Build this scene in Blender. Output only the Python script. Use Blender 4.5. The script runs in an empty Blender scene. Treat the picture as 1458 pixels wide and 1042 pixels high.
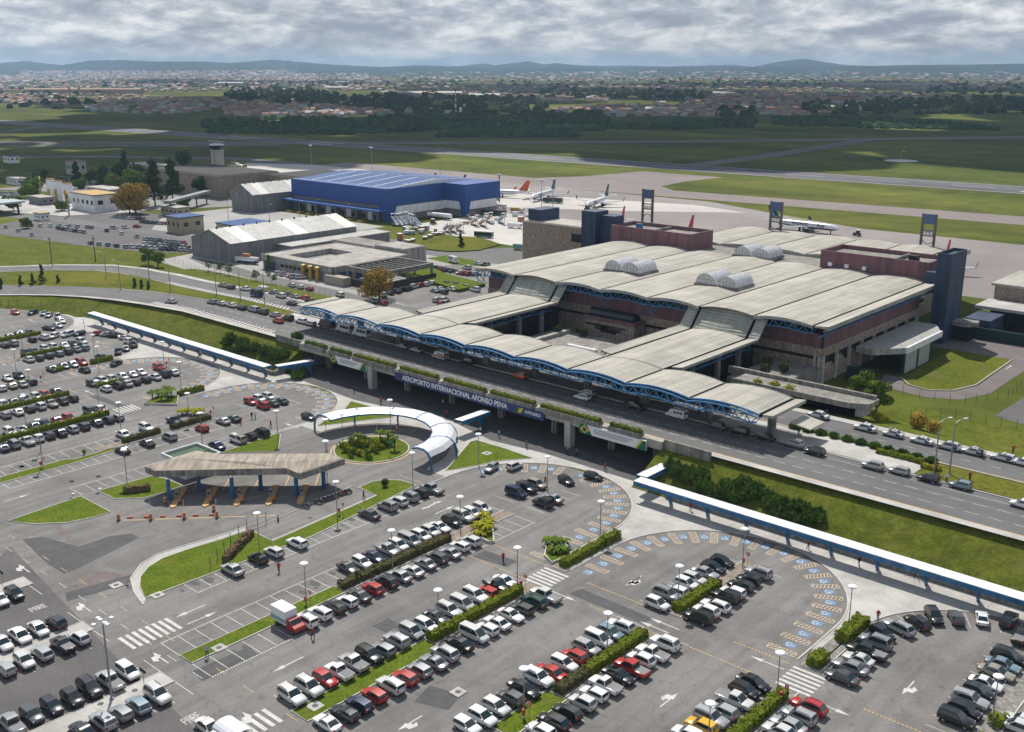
import bpy, bmesh, math, random
from mathutils import Vector, Matrix
R = math.radians
random.seed(7)
scene = bpy.context.scene
COL = scene.collection
# ---------------------------------------------------------------- camera
F_PX, HOR, CXP, CYP, CAM_H, YAW = 1496.0, 95.0, 729.0, 521.0, 80.0, R(41.7)
PIT = math.atan((CYP - HOR) / F_PX); CPIT, SPIT = math.cos(PIT), math.sin(PIT)
cam_d = bpy.data.cameras.new('camera'); cam = bpy.data.objects.new('camera', cam_d); COL.objects.link(cam)
cam.location = (0, 0, CAM_H); cam.rotation_euler = (math.pi/2 - PIT, 0, YAW)
cam_d.sensor_width = 36.0; cam_d.lens = F_PX / 1458.0 * 36.0
cam_d.clip_start = 1.0; cam_d.clip_end = 80000.0
scene.camera = cam
# ---------------------------------------------------------------- light
SUN_EL, SUN_H = R(52), (-0.78, 0.62)          # direction towards the sun, horizontal part
sun_dir = Vector((SUN_H[0]*math.cos(SUN_EL), SUN_H[1]*math.cos(SUN_EL), math.sin(SUN_EL))).normalized()
sl = bpy.data.lights.new('sun', 'SUN'); sl.energy = 4.8; sl.angle = R(0.53); sl.color = (1.0, 0.95, 0.87)
so = bpy.data.objects.new('sun', sl); COL.objects.link(so); so.rotation_euler = sun_dir.to_track_quat('Z', 'Y').to_euler(); so.location = (0, 0, 300)
w = bpy.data.worlds.new('World'); scene.world = w; w.use_nodes = True
nt = w.node_tree; nt.nodes.clear()
def N(t, **k):
    n = nt.nodes.new(t)
    for a, b in k.items(): setattr(n, a, b)
    return n
def Lk(a, b): nt.links.new(a, b)
sky = N('ShaderNodeTexSky', sky_type='NISHITA', sun_disc=False)
sky.sun_elevation = SUN_EL; sky.sun_rotation = math.atan2(SUN_H[0], SUN_H[1]); sky.altitude = 900; sky.air_density = 1.2; sky.dust_density = 0.6
tc = N('ShaderNodeTexCoord'); sep = N('ShaderNodeSeparateXYZ'); Lk(tc.outputs['Generated'], sep.inputs[0])
def M(op, a, b=None, clamp=False):
    n = N('ShaderNodeMath', operation=op); n.use_clamp = clamp
    for i, v in enumerate((a, b)):
        if v is None: continue
        if isinstance(v, (int, float)): n.inputs[i].default_value = v
        else: Lk(v, n.inputs[i])
    return n.outputs[0]
zz = M('ADD', M('MAXIMUM', sep.outputs[2], 0.0), 0.3)
cv = N('ShaderNodeCombineXYZ'); Lk(M('DIVIDE', sep.outputs[0], zz), cv.inputs[0]); Lk(M('DIVIDE', sep.outputs[1], zz), cv.inputs[1])
def wnoise(scale, detail, rough, off):
    mp = N('ShaderNodeMapping'); Lk(cv.outputs[0], mp.inputs[0]); mp.inputs['Location'].default_value = off
    n = N('ShaderNodeTexNoise'); n.inputs['Distortion'].default_value = .25; n.inputs['Scale'].default_value = scale; n.inputs['Detail'].default_value = detail; n.inputs['Roughness'].default_value = rough
    Lk(mp.outputs[0], n.inputs['Vector']); return n.outputs['Fac']
big = wnoise(2.7, 6, 0.6, (3.1, 1.7, 0)); fine = wnoise(11, 10, 0.62, (9.0, 4.0, 2.0)); shade = wnoise(4.4, 8, 0.58, (1.0, 7.5, 5.0))
cr = N('ShaderNodeValToRGB'); cr.color_ramp.elements[0].position = 0.30; cr.color_ramp.elements[1].position = 0.40; hi_ = N('ShaderNodeMapRange'); hi_.inputs['From Min'].default_value = .06; hi_.inputs['From Max'].default_value = .5; hi_.inputs['To Max'].default_value = .17; Lk(sep.outputs[2], hi_.inputs[0])   # clouds crowd towards the horizon, gaps open overhead
Lk(M('SUBTRACT', M('ADD', M('MULTIPLY', big, 0.45), M('MULTIPLY', fine, 0.55)), hi_.outputs[0]), cr.inputs[0])
cc = N('ShaderNodeValToRGB'); e = cc.color_ramp.elements
e[0].position = 0.41; e[0].color = (0.37, 0.42, 0.495, 1); e[1].position = 0.60; e[1].color = (0.96, 0.965, 0.97, 1)
m1 = cc.color_ramp.elements.new(0.485); m1.color = (0.53, 0.575, 0.64, 1); m2 = cc.color_ramp.elements.new(0.535); m2.color = (0.70, 0.735, 0.775, 1)
Lk(M('ADD', M('MULTIPLY', shade, 0.6), M('MULTIPLY', fine, 0.4)), cc.inputs[0])
low = N('ShaderNodeMapRange'); low.inputs['From Min'].default_value = 0.0; low.inputs['From Max'].default_value = 0.035; low.inputs['To Min'].default_value = 0.35; low.inputs['To Max'].default_value = 0.0; Lk(sep.outputs[2], low.inputs[0])
lm = N('ShaderNodeMix', data_type='RGBA'); Lk(low.outputs[0], lm.inputs[0]); Lk(cc.outputs[0], lm.inputs[6]); lm.inputs[7].default_value = (0.60, 0.66, 0.72, 1)
sk = N('ShaderNodeMix', data_type='RGBA', blend_type='MULTIPLY'); sk.inputs[0].default_value = 1.0; Lk(sky.outputs[0], sk.inputs[6]); sk.inputs[7].default_value = (0.075, 0.08, 0.088, 1)
mx = N('ShaderNodeMix', data_type='RGBA'); Lk(cr.outputs[0], mx.inputs[0]); Lk(sk.outputs[2], mx.inputs[6]); Lk(lm.outputs[2], mx.inputs[7])
bg = N('ShaderNodeBackground'); bg.inputs[1].default_value = 1.0; Lk(mx.outputs[2], bg.inputs[0])
wo = N('ShaderNodeOutputWorld'); Lk(bg.outputs[0], wo.inputs[0])
vs = scene.view_settings; vs.view_transform = 'Standard'; vs.look = 'None'; vs.exposure = 0.0; vs.gamma = 1.0; vs.use_curve_mapping = False
scene.render.engine = 'CYCLES'; scene.cycles.use_denoising = True; scene.cycles.max_bounces = 6; scene.cycles.diffuse_bounces = 2; scene.cycles.glossy_bounces = 2; scene.cycles.transparent_max_bounces = 6; scene.cycles.volume_bounces = 0
# ---------------------------------------------------------------- pixel -> place
def P(x, y, z=0.0):
    dx = (x - CXP)/F_PX; up = -(y - CYP)/F_PX
    f = CPIT + SPIT*up; Z = -SPIT + CPIT*up; t = (z - CAM_H)/Z
    X, Y = dx*t, f*t
    return (X*math.cos(YAW) - Y*math.sin(YAW), X*math.sin(YAW) + Y*math.cos(YAW))
def PV(x, y, z=0.0): a = P(x, y, z); return Vector((a[0], a[1], z))
def zoomer(ox, oy, s=0.24): return lambda x, y: (ox + x*s, oy + y*s)
def lerp(a, b, t): return a + (b - a)*t
def pl(x, pts):                                # piecewise linear
    if x <= pts[0][0]: return pts[0][1]
    for (a, b), (c, d) in zip(pts, pts[1:]):
        if x <= c: return lerp(b, d, (x - a)/(c - a))
    return pts[-1][1]
G0 = 2.5                                       # level of the ground beyond the road
YTOP = [(-470, 84), (-420, 118), (-395, 138), (-376, 151), (-368, 157.3), (-358, 162.4), (-345, 166.4), (-330, 170.5), (-313, 172.2), (200, 172.2)]
YFOOT = [(-470, 76), (-420, 110), (-385, 134), (-368, 146.8), (-354, 154.4), (-339.5, 159), (-328, 160.8), (200, 160.8)]
def plateau(X): return pl(X, [(-375, G0), (-290, 6.4), (200, 6.4)])
def T(X, Y):
    yf, yt, p = pl(X, YFOOT), pl(X, YTOP), plateau(X)
    if -229 < X < -111 and Y < 200: return 0.0
    if Y <= yf: return 0.0
    if Y <= yt:
        t = (Y - yf)/(yt - yf); return 0.6 + (p - 0.6)*t
    return lerp(p, G0, min(1, max(0, (Y - 211)/16)))
# ---------------------------------------------------------------- builders
class MB:
    def __init__(s): s.v = []; s.f = []; s.m = []
    def face(s, pts, m=0):
        i = len(s.v); s.v += [tuple(p) for p in pts]; s.f.append(tuple(range(i, i+len(pts)))); s.m.append(m); return s
    def hexa(s, b, t, m=0):                     # bottom 4, top 4, both counter-clockwise from above
        i = len(s.v); s.v += [tuple(p) for p in b] + [tuple(p) for p in t]
        for q in ((3,2,1,0), (4,5,6,7), (0,1,5,4), (1,2,6,5), (2,3,7,6), (3,0,4,7)): s.f.append(tuple(i+k for k in q)); s.m.append(m)
        return s
    def box(s, x0, x1, y0, y1, z0, z1, m=0):
        return s.hexa([(x0,y0,z0),(x1,y0,z0),(x1,y1,z0),(x0,y1,z0)], [(x0,y0,z1),(x1,y0,z1),(x1,y1,z1),(x0,y1,z1)], m)
    def obox(s, c, ax, l, wd, z0, z1, m=0):     # box turned by angle ax about z, centre c
        ca, sa = math.cos(ax), math.sin(ax)
        q = [(c[0]+ca*a*l/2-sa*b*wd/2, c[1]+sa*a*l/2+ca*b*wd/2) for a, b in ((-1,-1),(1,-1),(1,1),(-1,1))]
        return s.hexa([(x,y,z0) for x,y in q], [(x,y,z1) for x,y in q], m)
    def prism(s, poly, z0, z1, m=0, mt=None):
        a = sum(p[0]*q[1]-q[0]*p[1] for p, q in zip(poly, poly[1:]+poly[:1]))
        if a < 0: poly = poly[::-1]
        n = len(poly); i = len(s.v); z0 = z0 if isinstance(z0, (list, tuple)) else [z0]*n; z1 = z1 if isinstance(z1, (list, tuple)) else [z1]*n
        s.v += [(p[0],p[1],z) for p, z in zip(poly, z0)] + [(p[0],p[1],z) for p, z in zip(poly, z1)]
        for k in range(n):
            s.f.append((i+k, i+(k+1)%n, i+n+(k+1)%n, i+n+k)); s.m.append(m)
        s.f.append(tuple(i+n+k for k in range(n))); s.m.append(m if mt is None else mt)
        s.f.append(tuple(i+k for k in reversed(range(n)))); s.m.append(m); return s
    def bar(s, a, b, r, m=0, r2=None, n=4):     # a bar between two points
        a, b = Vector(a), Vector(b); d = (b-a); 
        if d.length < 1e-6: return s
        d.normalize(); u = d.cross(Vector((0,0,1)) if abs(d.z) < .95 else Vector((1,0,0))).normalized(); v = d.cross(u); r2 = r if r2 is None else r2
        i = len(s.v)
        for c, rr in ((a, r), (b, r2)):
            for k in range(n):
                t = 2*math.pi*(k+.5)/n; s.v.append(tuple(c + u*(math.cos(t)*rr) + v*(math.sin(t)*rr)))
        for k in range(n): s.f.append((i+k, i+n+k, i+n+(k+1)%n, i+(k+1)%n)); s.m.append(m)
        s.f.append(tuple(i+k for k in range(n))); s.m.append(m)
        s.f.append(tuple(i+n+k for k in reversed(range(n)))); s.m.append(m); return s
    def lathe(s, c, prof, n=12, m=0):           # prof: (radius, z) from bottom to top
        i = len(s.v); c = tuple(c)
        for r, z in prof:
            for k in range(n): t = 2*math.pi*k/n; s.v.append((c[0]+r*math.cos(t), c[1]+r*math.sin(t), c[2]+z))
        for j in range(len(prof)-1):
            for k in range(n): s.f.append((i+j*n+k, i+j*n+(k+1)%n, i+(j+1)*n+(k+1)%n, i+(j+1)*n+k)); s.m.append(m)
        s.f.append(tuple(i+k for k in reversed(range(n)))); s.m.append(m)
        j = i+(len(prof)-1)*n; s.f.append(tuple(j+k for k in range(n))); s.m.append(m); return s
    def mesh(s, name, mats, smooth=None):
        me = bpy.data.meshes.new(name); me.from_pydata(s.v, [], s.f)
        if not isinstance(mats, (list, tuple)): mats = [mats]
        for k in mats: me.materials.append(k)
        me.polygons.foreach_set('material_index', s.m)
        if smooth is not None:
            me.polygons.foreach_set('use_smooth', [True]*len(me.polygons)); me.set_sharp_from_angle(angle=R(smooth))
        me.update(); return me
    def build(s, name, mats, parent=None, smooth=None, loc=None):
        return obj(name, s.mesh(name, mats, smooth), parent, loc)
def obj(name, me, parent=None, loc=None, rz=0):
    o = bpy.data.objects.new(name, me); COL.objects.link(o)
    if parent is not None: o.parent = parent
    if loc is not None: o.location = loc
    if rz: o.rotation_euler = (0, 0, rz)
    return o
def tag(o, label, cat, group=None):
    o['label'] = label; o['category'] = cat
    if group: o['group'] = group
    return o
def thing(name, label, cat, loc=(0,0,0), rz=0, group=None): return tag(obj(name, None, None, loc, rz), label, cat, group)
def struct(o, kind='structure'): o['kind'] = kind; return o
def dup(o, loc=None, rz=None, parent=None):
    c = o.copy(); COL.objects.link(c)
    if parent is not None: c.parent = parent
    if loc is not None: c.location = loc
    if rz is not None: c.rotation_euler = (0, 0, rz)
    for ch in o.children: dup(ch, parent=c)
    return c
# ---------------------------------------------------------------- materials
MAT = {}
VEG = ('grass','lawn','slope','field','leaf','hedge','scrub','far_leaf','hill')
def mat(name, col, rough=0.8, var=0.12, scale=0.6, metal=0.0, bump=0.0, col2=None, coat=0.0, fine=None, spec=0.35, wave=None, alpha=1.0, detail=5):
    if name in MAT: return MAT[name]
    m = bpy.data.materials.new(name); m.use_nodes = True; t = m.node_tree; b = t.nodes['Principled BSDF']
    if any(k in name for k in VEG): spec = .06
    b.inputs['Roughness'].default_value = rough; b.inputs['Metallic'].default_value = metal; b.inputs['Specular IOR Level'].default_value = spec; b.inputs['Coat Weight'].default_value = coat
    if alpha < 1: b.inputs['Alpha'].default_value = alpha
    c = (*col, 1)
    if var <= 0: b.inputs['Base Color'].default_value = c; MAT[name] = m; return m
    g = t.nodes.new('ShaderNodeNewGeometry')
    def noise(sc, det=detail, rg=0.6):
        n = t.nodes.new('ShaderNodeTexNoise'); n.inputs['Scale'].default_value = sc; n.inputs['Detail'].default_value = det; n.inputs['Roughness'].default_value = rg
        t.links.new(g.outputs['Position'], n.inputs['Vector']); return n
    n = noise(scale); r = t.nodes.new('ShaderNodeValToRGB'); t.links.new(n.outputs['Fac'], r.inputs[0])
    c2 = col2 if col2 else tuple(min(1, x*(1+var)) for x in col)
    c1 = col if col2 else tuple(x*(1-var) for x in col)
    r.color_ramp.elements[0].position = 0.32; r.color_ramp.elements[0].color = (*c1, 1); r.color_ramp.elements[1].position = 0.68; r.color_ramp.elements[1].color = (*c2, 1)
    out = r.outputs[0]; fn = None
    if fine:
        fn = noise(fine[0], 3); mr = t.nodes.new('ShaderNodeMapRange'); mr.inputs['From Min'].default_value = .3; mr.inputs['From Max'].default_value = .7; mr.inputs['To Min'].default_value = 1-fine[1]; mr.inputs['To Max'].default_value = 1+fine[1]; t.links.new(fn.outputs['Fac'], mr.inputs[0])
        mm = t.nodes.new('ShaderNodeVectorMath'); mm.operation = 'SCALE'; t.links.new(out, mm.inputs[0]); t.links.new(mr.outputs[0], mm.inputs['Scale']); out = mm.outputs[0]
    t.links.new(out, b.inputs['Base Color'])
    if bump or wave:
        bp = t.nodes.new('ShaderNodeBump'); bp.inputs['Strength'].default_value = bump if bump else wave[2]; bp.inputs['Distance'].default_value = 0.1
        if wave:
            wv = t.nodes.new('ShaderNodeTexWave'); wv.bands_direction = wave[0]; wv.inputs['Scale'].default_value = wave[1]; wv.inputs['Distortion'].default_value = 0; t.links.new(g.outputs['Position'], wv.inputs['Vector']); t.links.new(wv.outputs['Fac'], bp.inputs['Height'])
        else: t.links.new((fn or n).outputs['Fac'], bp.inputs['Height'])
        t.links.new(bp.outputs[0], b.inputs['Normal'])
    MAT[name] = m; return m
def streaks(m, sx, sy, sz, amt, lo=.35, hi=.65, rot=0):   # rain streaks / tyre wear stretched along an axis
    t = m.node_tree; b = t.nodes['Principled BSDF']; src = b.inputs['Base Color'].links[0].from_socket
    g = t.nodes.new('ShaderNodeNewGeometry'); mp = t.nodes.new('ShaderNodeMapping'); mp.inputs['Scale'].default_value = (sx, sy, sz); src_ = g.outputs['Position']
    if rot: vr_ = t.nodes.new('ShaderNodeVectorRotate'); vr_.rotation_type = 'Z_AXIS'; vr_.inputs['Angle'].default_value = rot; t.links.new(src_, vr_.inputs['Vector']); src_ = vr_.outputs[0]
    t.links.new(src_, mp.inputs[0])
    n = t.nodes.new('ShaderNodeTexNoise'); n.inputs['Scale'].default_value = 1; n.inputs['Detail'].default_value = 6; t.links.new(mp.outputs[0], n.inputs['Vector'])
    mr = t.nodes.new('ShaderNodeMapRange'); mr.inputs['From Min'].default_value = lo; mr.inputs['From Max'].default_value = hi; mr.inputs['To Min'].default_value = 1-amt; mr.inputs['To Max'].default_value = 1+amt*.5; t.links.new(n.outputs['Fac'], mr.inputs[0])
    mm = t.nodes.new('ShaderNodeVectorMath'); mm.operation = 'SCALE'; t.links.new(src, mm.inputs[0]); t.links.new(mr.outputs[0], mm.inputs['Scale']); t.links.new(mm.outputs[0], b.inputs['Base Color']); return m
def blend(m, sock_fn, col, amt):                # mix another colour in where a texture says so
    t = m.node_tree; b = t.nodes['Principled BSDF']; src = b.inputs['Base Color'].links[0].from_socket; g = t.nodes.new('ShaderNodeNewGeometry')
    f = sock_fn(t, g.outputs['Position']); mu = t.nodes.new('ShaderNodeMath'); mu.operation = 'MULTIPLY'; mu.inputs[1].default_value = amt; t.links.new(f, mu.inputs[0])
    mx_ = t.nodes.new('ShaderNodeMix'); mx_.data_type = 'RGBA'; t.links.new(mu.outputs[0], mx_.inputs[0]); t.links.new(src, mx_.inputs[6]); mx_.inputs[7].default_value = (*col, 1); t.links.new(mx_.outputs[2], b.inputs['Base Color']); return m
def worn_tex(scale, lo, hi, det=5):
    def f(t, pos):
        n = t.nodes.new('ShaderNodeTexNoise'); n.inputs['Scale'].default_value = scale; n.inputs['Detail'].default_value = det; n.inputs['Roughness'].default_value = .65; t.links.new(pos, n.inputs['Vector'])
        r = t.nodes.new('ShaderNodeMapRange'); r.inputs['From Min'].default_value = lo; r.inputs['From Max'].default_value = hi; t.links.new(n.outputs['Fac'], r.inputs[0]); return r.outputs[0]
    return f
def crack_tex(scale, wd):
    def f(t, pos):
        n = t.nodes.new('ShaderNodeTexNoise'); n.inputs['Scale'].default_value = .35; n.inputs['Detail'].default_value = 5; t.links.new(pos, n.inputs['Vector'])
        a = t.nodes.new('ShaderNodeVectorMath'); a.operation = 'MULTIPLY_ADD'; a.inputs[1].default_value = (3.5,3.5,0); t.links.new(n.outputs['Color'], a.inputs[0]); t.links.new(pos, a.inputs[2])
        v = t.nodes.new('ShaderNodeTexVoronoi'); v.feature = 'DISTANCE_TO_EDGE'; v.inputs['Scale'].default_value = scale; t.links.new(a.outputs[0], v.inputs['Vector'])
        r = t.nodes.new('ShaderNodeMapRange'); r.inputs['From Min'].default_value = 0; r.inputs['From Max'].default_value = wd; r.inputs['To Min'].default_value = 1; r.inputs['To Max'].default_value = 0; t.links.new(v.outputs['Distance'], r.inputs[0]); return r.outputs[0]
    return f
def per_object(m, amt):                          # each sheet aged a little differently
    t = m.node_tree; b = t.nodes['Principled BSDF']; src = b.inputs['Base Color'].links[0].from_socket; oi = t.nodes.new('ShaderNodeObjectInfo'); mr = t.nodes.new('ShaderNodeMapRange'); mr.inputs['To Min'].default_value = 1-amt; mr.inputs['To Max'].default_value = 1+amt; t.links.new(oi.outputs['Random'], mr.inputs[0])
    mm = t.nodes.new('ShaderNodeVectorMath'); mm.operation = 'SCALE'; t.links.new(src, mm.inputs[0]); t.links.new(mr.outputs[0], mm.inputs['Scale']); t.links.new(mm.outputs[0], b.inputs['Base Color']); return m
asphalt = streaks(mat('asphalt', (.148,.141,.133), .85, .16, .06, fine=(2.5,.12), col2=(.215,.205,.194)), .5, .03, 1, .2)
blend(blend(blend(asphalt, worn_tex(.14,.50,.68), (.25,.238,.225), .5), worn_tex(.5,.58,.66), (.09,.088,.087), .45), crack_tex(.10,.012), (.085,.083,.082), .32)
asphalt_dark = mat('asphalt_dark', (.095,.088,.088), .85, .2, .09, fine=(2,.14), col2=(.135,.125,.124))
asphalt_road = streaks(mat('asphalt_road', (.132,.13,.128), .8, .12, .05, fine=(2.5,.08)), .02, .6, 1, .16)
blend(asphalt_road, crack_tex(.07,.01), (.08,.08,.08), .3)
asphalt_patch = mat('asphalt_patch', (.085,.083,.085), .85, .2, .4, fine=(3,.12))
asphalt_warm = mat('asphalt_warm', (.17,.135,.13), .85, .2, .4, fine=(3,.12))
runway_m = streaks(mat('runway', (.12,.12,.13), .8, .2, .02, fine=(.3,.1)), .004, .05, 1, .3)
apron_m = streaks(mat('apron', (.205,.176,.168), .8, .16, .012, fine=(.2,.07), col2=(.29,.258,.245)), .02, .004, 1, .14)
concrete = streaks(mat('concrete', (.37,.355,.33), .85, .14, .12, fine=(1.5,.08), col2=(.52,.50,.47)), .25, .25, 1, .12)
concrete_old = streaks(mat('concrete_old', (.25,.235,.21), .9, .22, .5, fine=(2,.15)), 1.2, 1.2, .12, .35)
kerb_m = mat('kerb_stone', (.52,.49,.45), .85, .15, .5)
white_paint = blend(mat('white_paint', (.58,.57,.54), .7, .16, .7, fine=(3,.14)), worn_tex(1.4,.48,.66), (.26,.25,.235), .6)
yellow_paint = mat('yellow_paint', (.58,.36,.14), .7, .15, .8, fine=(3,.15))
peach_paint = mat('peach_paint', (.66,.50,.34), .7, .15, .8, fine=(3,.12))
blue_paint = mat('blue_paint', (.13,.235,.37), .7, .15, .8, fine=(3,.12))
grass_m = mat('grass', (.080,.105,.010), .95, .3, .035, fine=(1.2,.35), col2=(.150,.145,.022), bump=.6)
lawn_m = mat('lawn', (.078,.125,.010), .95, .3, .25, fine=(2.5,.35), col2=(.128,.16,.018), bump=.6)
slope_m = streaks(mat('slope_grass', (.085,.110,.012), .95, .3, .12, fine=(1.6,.25), col2=(.140,.150,.024), bump=.8), .4, .4, .4, .22)
field_m = streaks(mat('field_grass', (.062,.092,.014), .95, .3, .006, fine=(.06,.2), col2=(.15,.155,.028)), .003, .018, 1, .3)
for m_, sc_, a_ in ((grass_m,.12,.6),(lawn_m,.35,.5),(slope_m,.22,.45),(field_m,.012,.5)): blend(m_, worn_tex(sc_,.56,.70), (.17,.135,.05), a_)
blend(lawn_m, worn_tex(1.6,.55,.7,3), (.035,.07,.006), .5); blend(slope_m, worn_tex(.9,.5,.7,4), (.06,.078,.010), .35)
soil_m = mat('soil', (.26,.215,.17), .95, .25, .8, fine=(3,.2))
steel_blue = mat('blue_steel', (.04,.20,.42), .45, .1, .5, spec=.5)
canopy_blue = mat('canopy_blue', (.02,.135,.29), .45, .12, .5, spec=.5)
for m_ in (steel_blue, canopy_blue): blend(streaks(m_, 1.2, 1.2, .25, .3), worn_tex(.8,.55,.7), (.16,.24,.30), .45)
white_metal = mat('white_metal', (.80,.81,.83), .4, .05, .6, wave=('X', .5, .25))
streaks(white_metal, .6, .6, .2, .14)
roof_sheet = streaks(mat('roof_sheet', (.425,.398,.338), .6, .10, .10, fine=(.9,.05), wave=('X', .5, .7)), .7, .05, 1, .2)
blend(per_object(roof_sheet, .06), worn_tex(.22,.54,.75), (.24,.215,.175), .35)
roof_slope = streaks(mat('roof_slope', (.35,.355,.305), .6, .10, .15, wave=('Z', .45, 1.0)), .6, .1, .2, .2)
gutter_m = mat('gutter', (.010,.008,.009), .95, .3, 1, spec=0)
fascia_m = streaks(mat('fascia', (.36,.36,.33), .8, .15, .4), 1.5, 1.5, .1, .3)
stone_m = streaks(mat('stone_cladding', (.34,.27,.212), .9, .3, 1.2, fine=(3.5,.25), bump=.7), 1.4, 1.4, .5, .3)
plum_m = streaks(mat('plum_panel', (.20,.102,.112), .75, .12, .2, fine=(2,.06)), .8, .8, .06, .25)
navy_m = streaks(mat('navy_panel', (.035,.055,.105), .6, .2, .2), .8, .8, .06, .25)
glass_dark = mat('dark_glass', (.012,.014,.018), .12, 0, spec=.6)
black_m = mat('black', (.012,.012,.013), .6, 0)
dark_metal = mat('dark_metal', (.05,.05,.055), .5, .1)
grey_metal = mat('grey_metal', (.28,.28,.28), .5, .1, 1, metal=.4)
timber_roof = streaks(streaks(mat('weathered_roof', (.37,.315,.25), .85, .12, .3, fine=(3,.06)), 2.6, .14, 1, .24, rot=R(-45)), 1.0, .1, 1, .25, rot=R(-45))
orange_m = mat('orange_plastic', (.46,.16,.065), .5, .12, 1)
red_m = mat('red_plastic', (.42,.06,.03), .5, .1, 1)
hedge_m = mat('hedge_leaf', (.10,.155,.012), .9, .3, 1.2, fine=(5,.45), col2=(.22,.24,.03))
leaf_dark = mat('leaf_dark', (.026,.052,.013), .9, .3, .8, fine=(3,.4), col2=(.06,.095,.022))
leaf_green = mat('leaf_green', (.075,.125,.014), .9, .3, .8, fine=(3,.4), col2=(.14,.20,.03))
leaf_yellow = mat('leaf_yellow', (.18,.19,.012), .9, .3, 1.5, fine=(4,.3), col2=(.36,.32,.02))
leaf_autumn = mat('leaf_autumn', (.27,.17,.03), .9, .3, .4, fine=(2,.4), col2=(.44,.29,.06))
leaf_juniper = mat('leaf_juniper', (.06,.12,.022), .9, .3, .5, fine=(2,.5), col2=(.17,.25,.05))
leaf_brown = mat('leaf_brown', (.20,.14,.085), .9, .3, 1.5, fine=(4,.4))
bark_m = mat('bark', (.07,.05,.035), .95, .3, 2)
skin_m = mat('skin', (.36,.20,.13), .6, .05)
# ---------------------------------------------------------------- ground
def axis(a, b, step, extra=()): 
    v = [a + i*step for i in range(int(round((b-a)/step))+1)] + list(extra); return sorted(set(round(x, 3) for x in v))
def grid_mesh(xs, ys, zf, hole=None):
    m = MB(); nx = len(xs)
    for y in ys:
        for x in xs: m.v.append((x, y, zf(x, y)))
    for j in range(len(ys)-1):
        for i in range(nx-1):
            if hole and hole((xs[i]+xs[i+1])/2, (ys[j]+ys[j+1])/2): continue
            m.f.append((j*nx+i, j*nx+i+1, (j+1)*nx+i+1, (j+1)*nx+i)); m.m.append(0)
    return m
NX0, NX1, NY0, NY1 = -470, 80, -40, 240
xs = axis(NX0, NX1, 5, (-229.02, -228.98, -111.02, -110.98)); ys = axis(NY0, NY1, 2.5, (199.98, 200.02))
ground = struct(grid_mesh(xs, ys, lambda x, y: T(x, y) - .02).build('ground', slope_m))
far = MB(); B = 60000
for (a, b, c, d) in ((-B, NX0, -B, B), (NX1, B, -B, B), (NX0, NX1, -B, NY0), (NX0, NX1, NY1, B)):
    far.face([(a, c, G0-.02), (b, c, G0-.02), (b, d, G0-.02), (a, d, G0-.02)])
airfield = struct(far.build('airfield_ground', field_m))
def sheet(name, pts, m, z, parent=None, px=True, zf=None):
    q = [P(x, y, z if zf is None else 6.4) for x, y in pts] if px else pts
    bm = bmesh.new(); vs_ = [bm.verts.new((x, y, z if zf is None else zf(x, y)+z)) for x, y in q]
    f = bm.faces.new(vs_); f.normal_update()
    if f.normal.z < 0: f.normal_flip()
    bmesh.ops.triangulate(bm, faces=[f]); me = bpy.data.meshes.new(name); bm.to_mesh(me); bm.free(); me.materials.append(m)
    return obj(name, me, parent)
def off(path, d):                               # offset a polyline to its left by d
    o = []
    for i, p in enumerate(path):
        a = Vector(path[max(0, i-1)]); b = Vector(path[min(len(path)-1, i+1)]); t = (b-a).normalized(); o.append((p[0]-t.y*d, p[1]+t.x*d))
    return o
def ribbon(name, path, w0, w1, m, dz, parent=None, zf=T, closed=False):
    mb = MB(); A, Bq = off(path, w0), off(path, w1); 
    zs = [max(zf(*p), zf(*q)) if zf else 0 for p, q in zip(A, Bq)]
    for i in range(len(path)-1):
        mb.face([(*Bq[i], zs[i]+dz), (*Bq[i+1], zs[i+1]+dz), (*A[i+1], zs[i+1]+dz), (*A[i], zs[i]+dz)])
    o = mb.build(name, m, parent)
    if o.data.polygons and o.data.polygons[0].normal.z < 0: o.data.flip_normals()
    return o
def kerb(path, parent, wd=.16, h=.13, zf=None, name='kerb', closed=False, m=None):
    if closed: path = list(path) + [path[0]]
    mb = MB(); A, Bq = off(path, wd/2), off(path, -wd/2)
    if closed: A[0] = A[-1] = tuple((Vector(A[0])+Vector(A[-1]))/2); Bq[0] = Bq[-1] = tuple((Vector(Bq[0])+Vector(Bq[-1]))/2)
    for i in range(len(path)-1):
        z0 = zf(*path[i]) if zf else 0; z1 = zf(*path[i+1]) if zf else 0
        b = [(*Bq[i], z0-.05), (*Bq[i+1], z1-.05), (*A[i+1], z1-.05), (*A[i], z0-.05)]
        mb.hexa(b, [(x, y, z+.05+h) for x, y, z in b])
    return mb.build(name, m or kerb_m, parent)
def arc(cx, cy, r, a0, a1, n=24): return [(cx + r*math.cos(R(lerp(a0, a1, i/n))), cy + r*math.sin(R(lerp(a0, a1, i/n)))) for i in range(n+1)]
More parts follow.
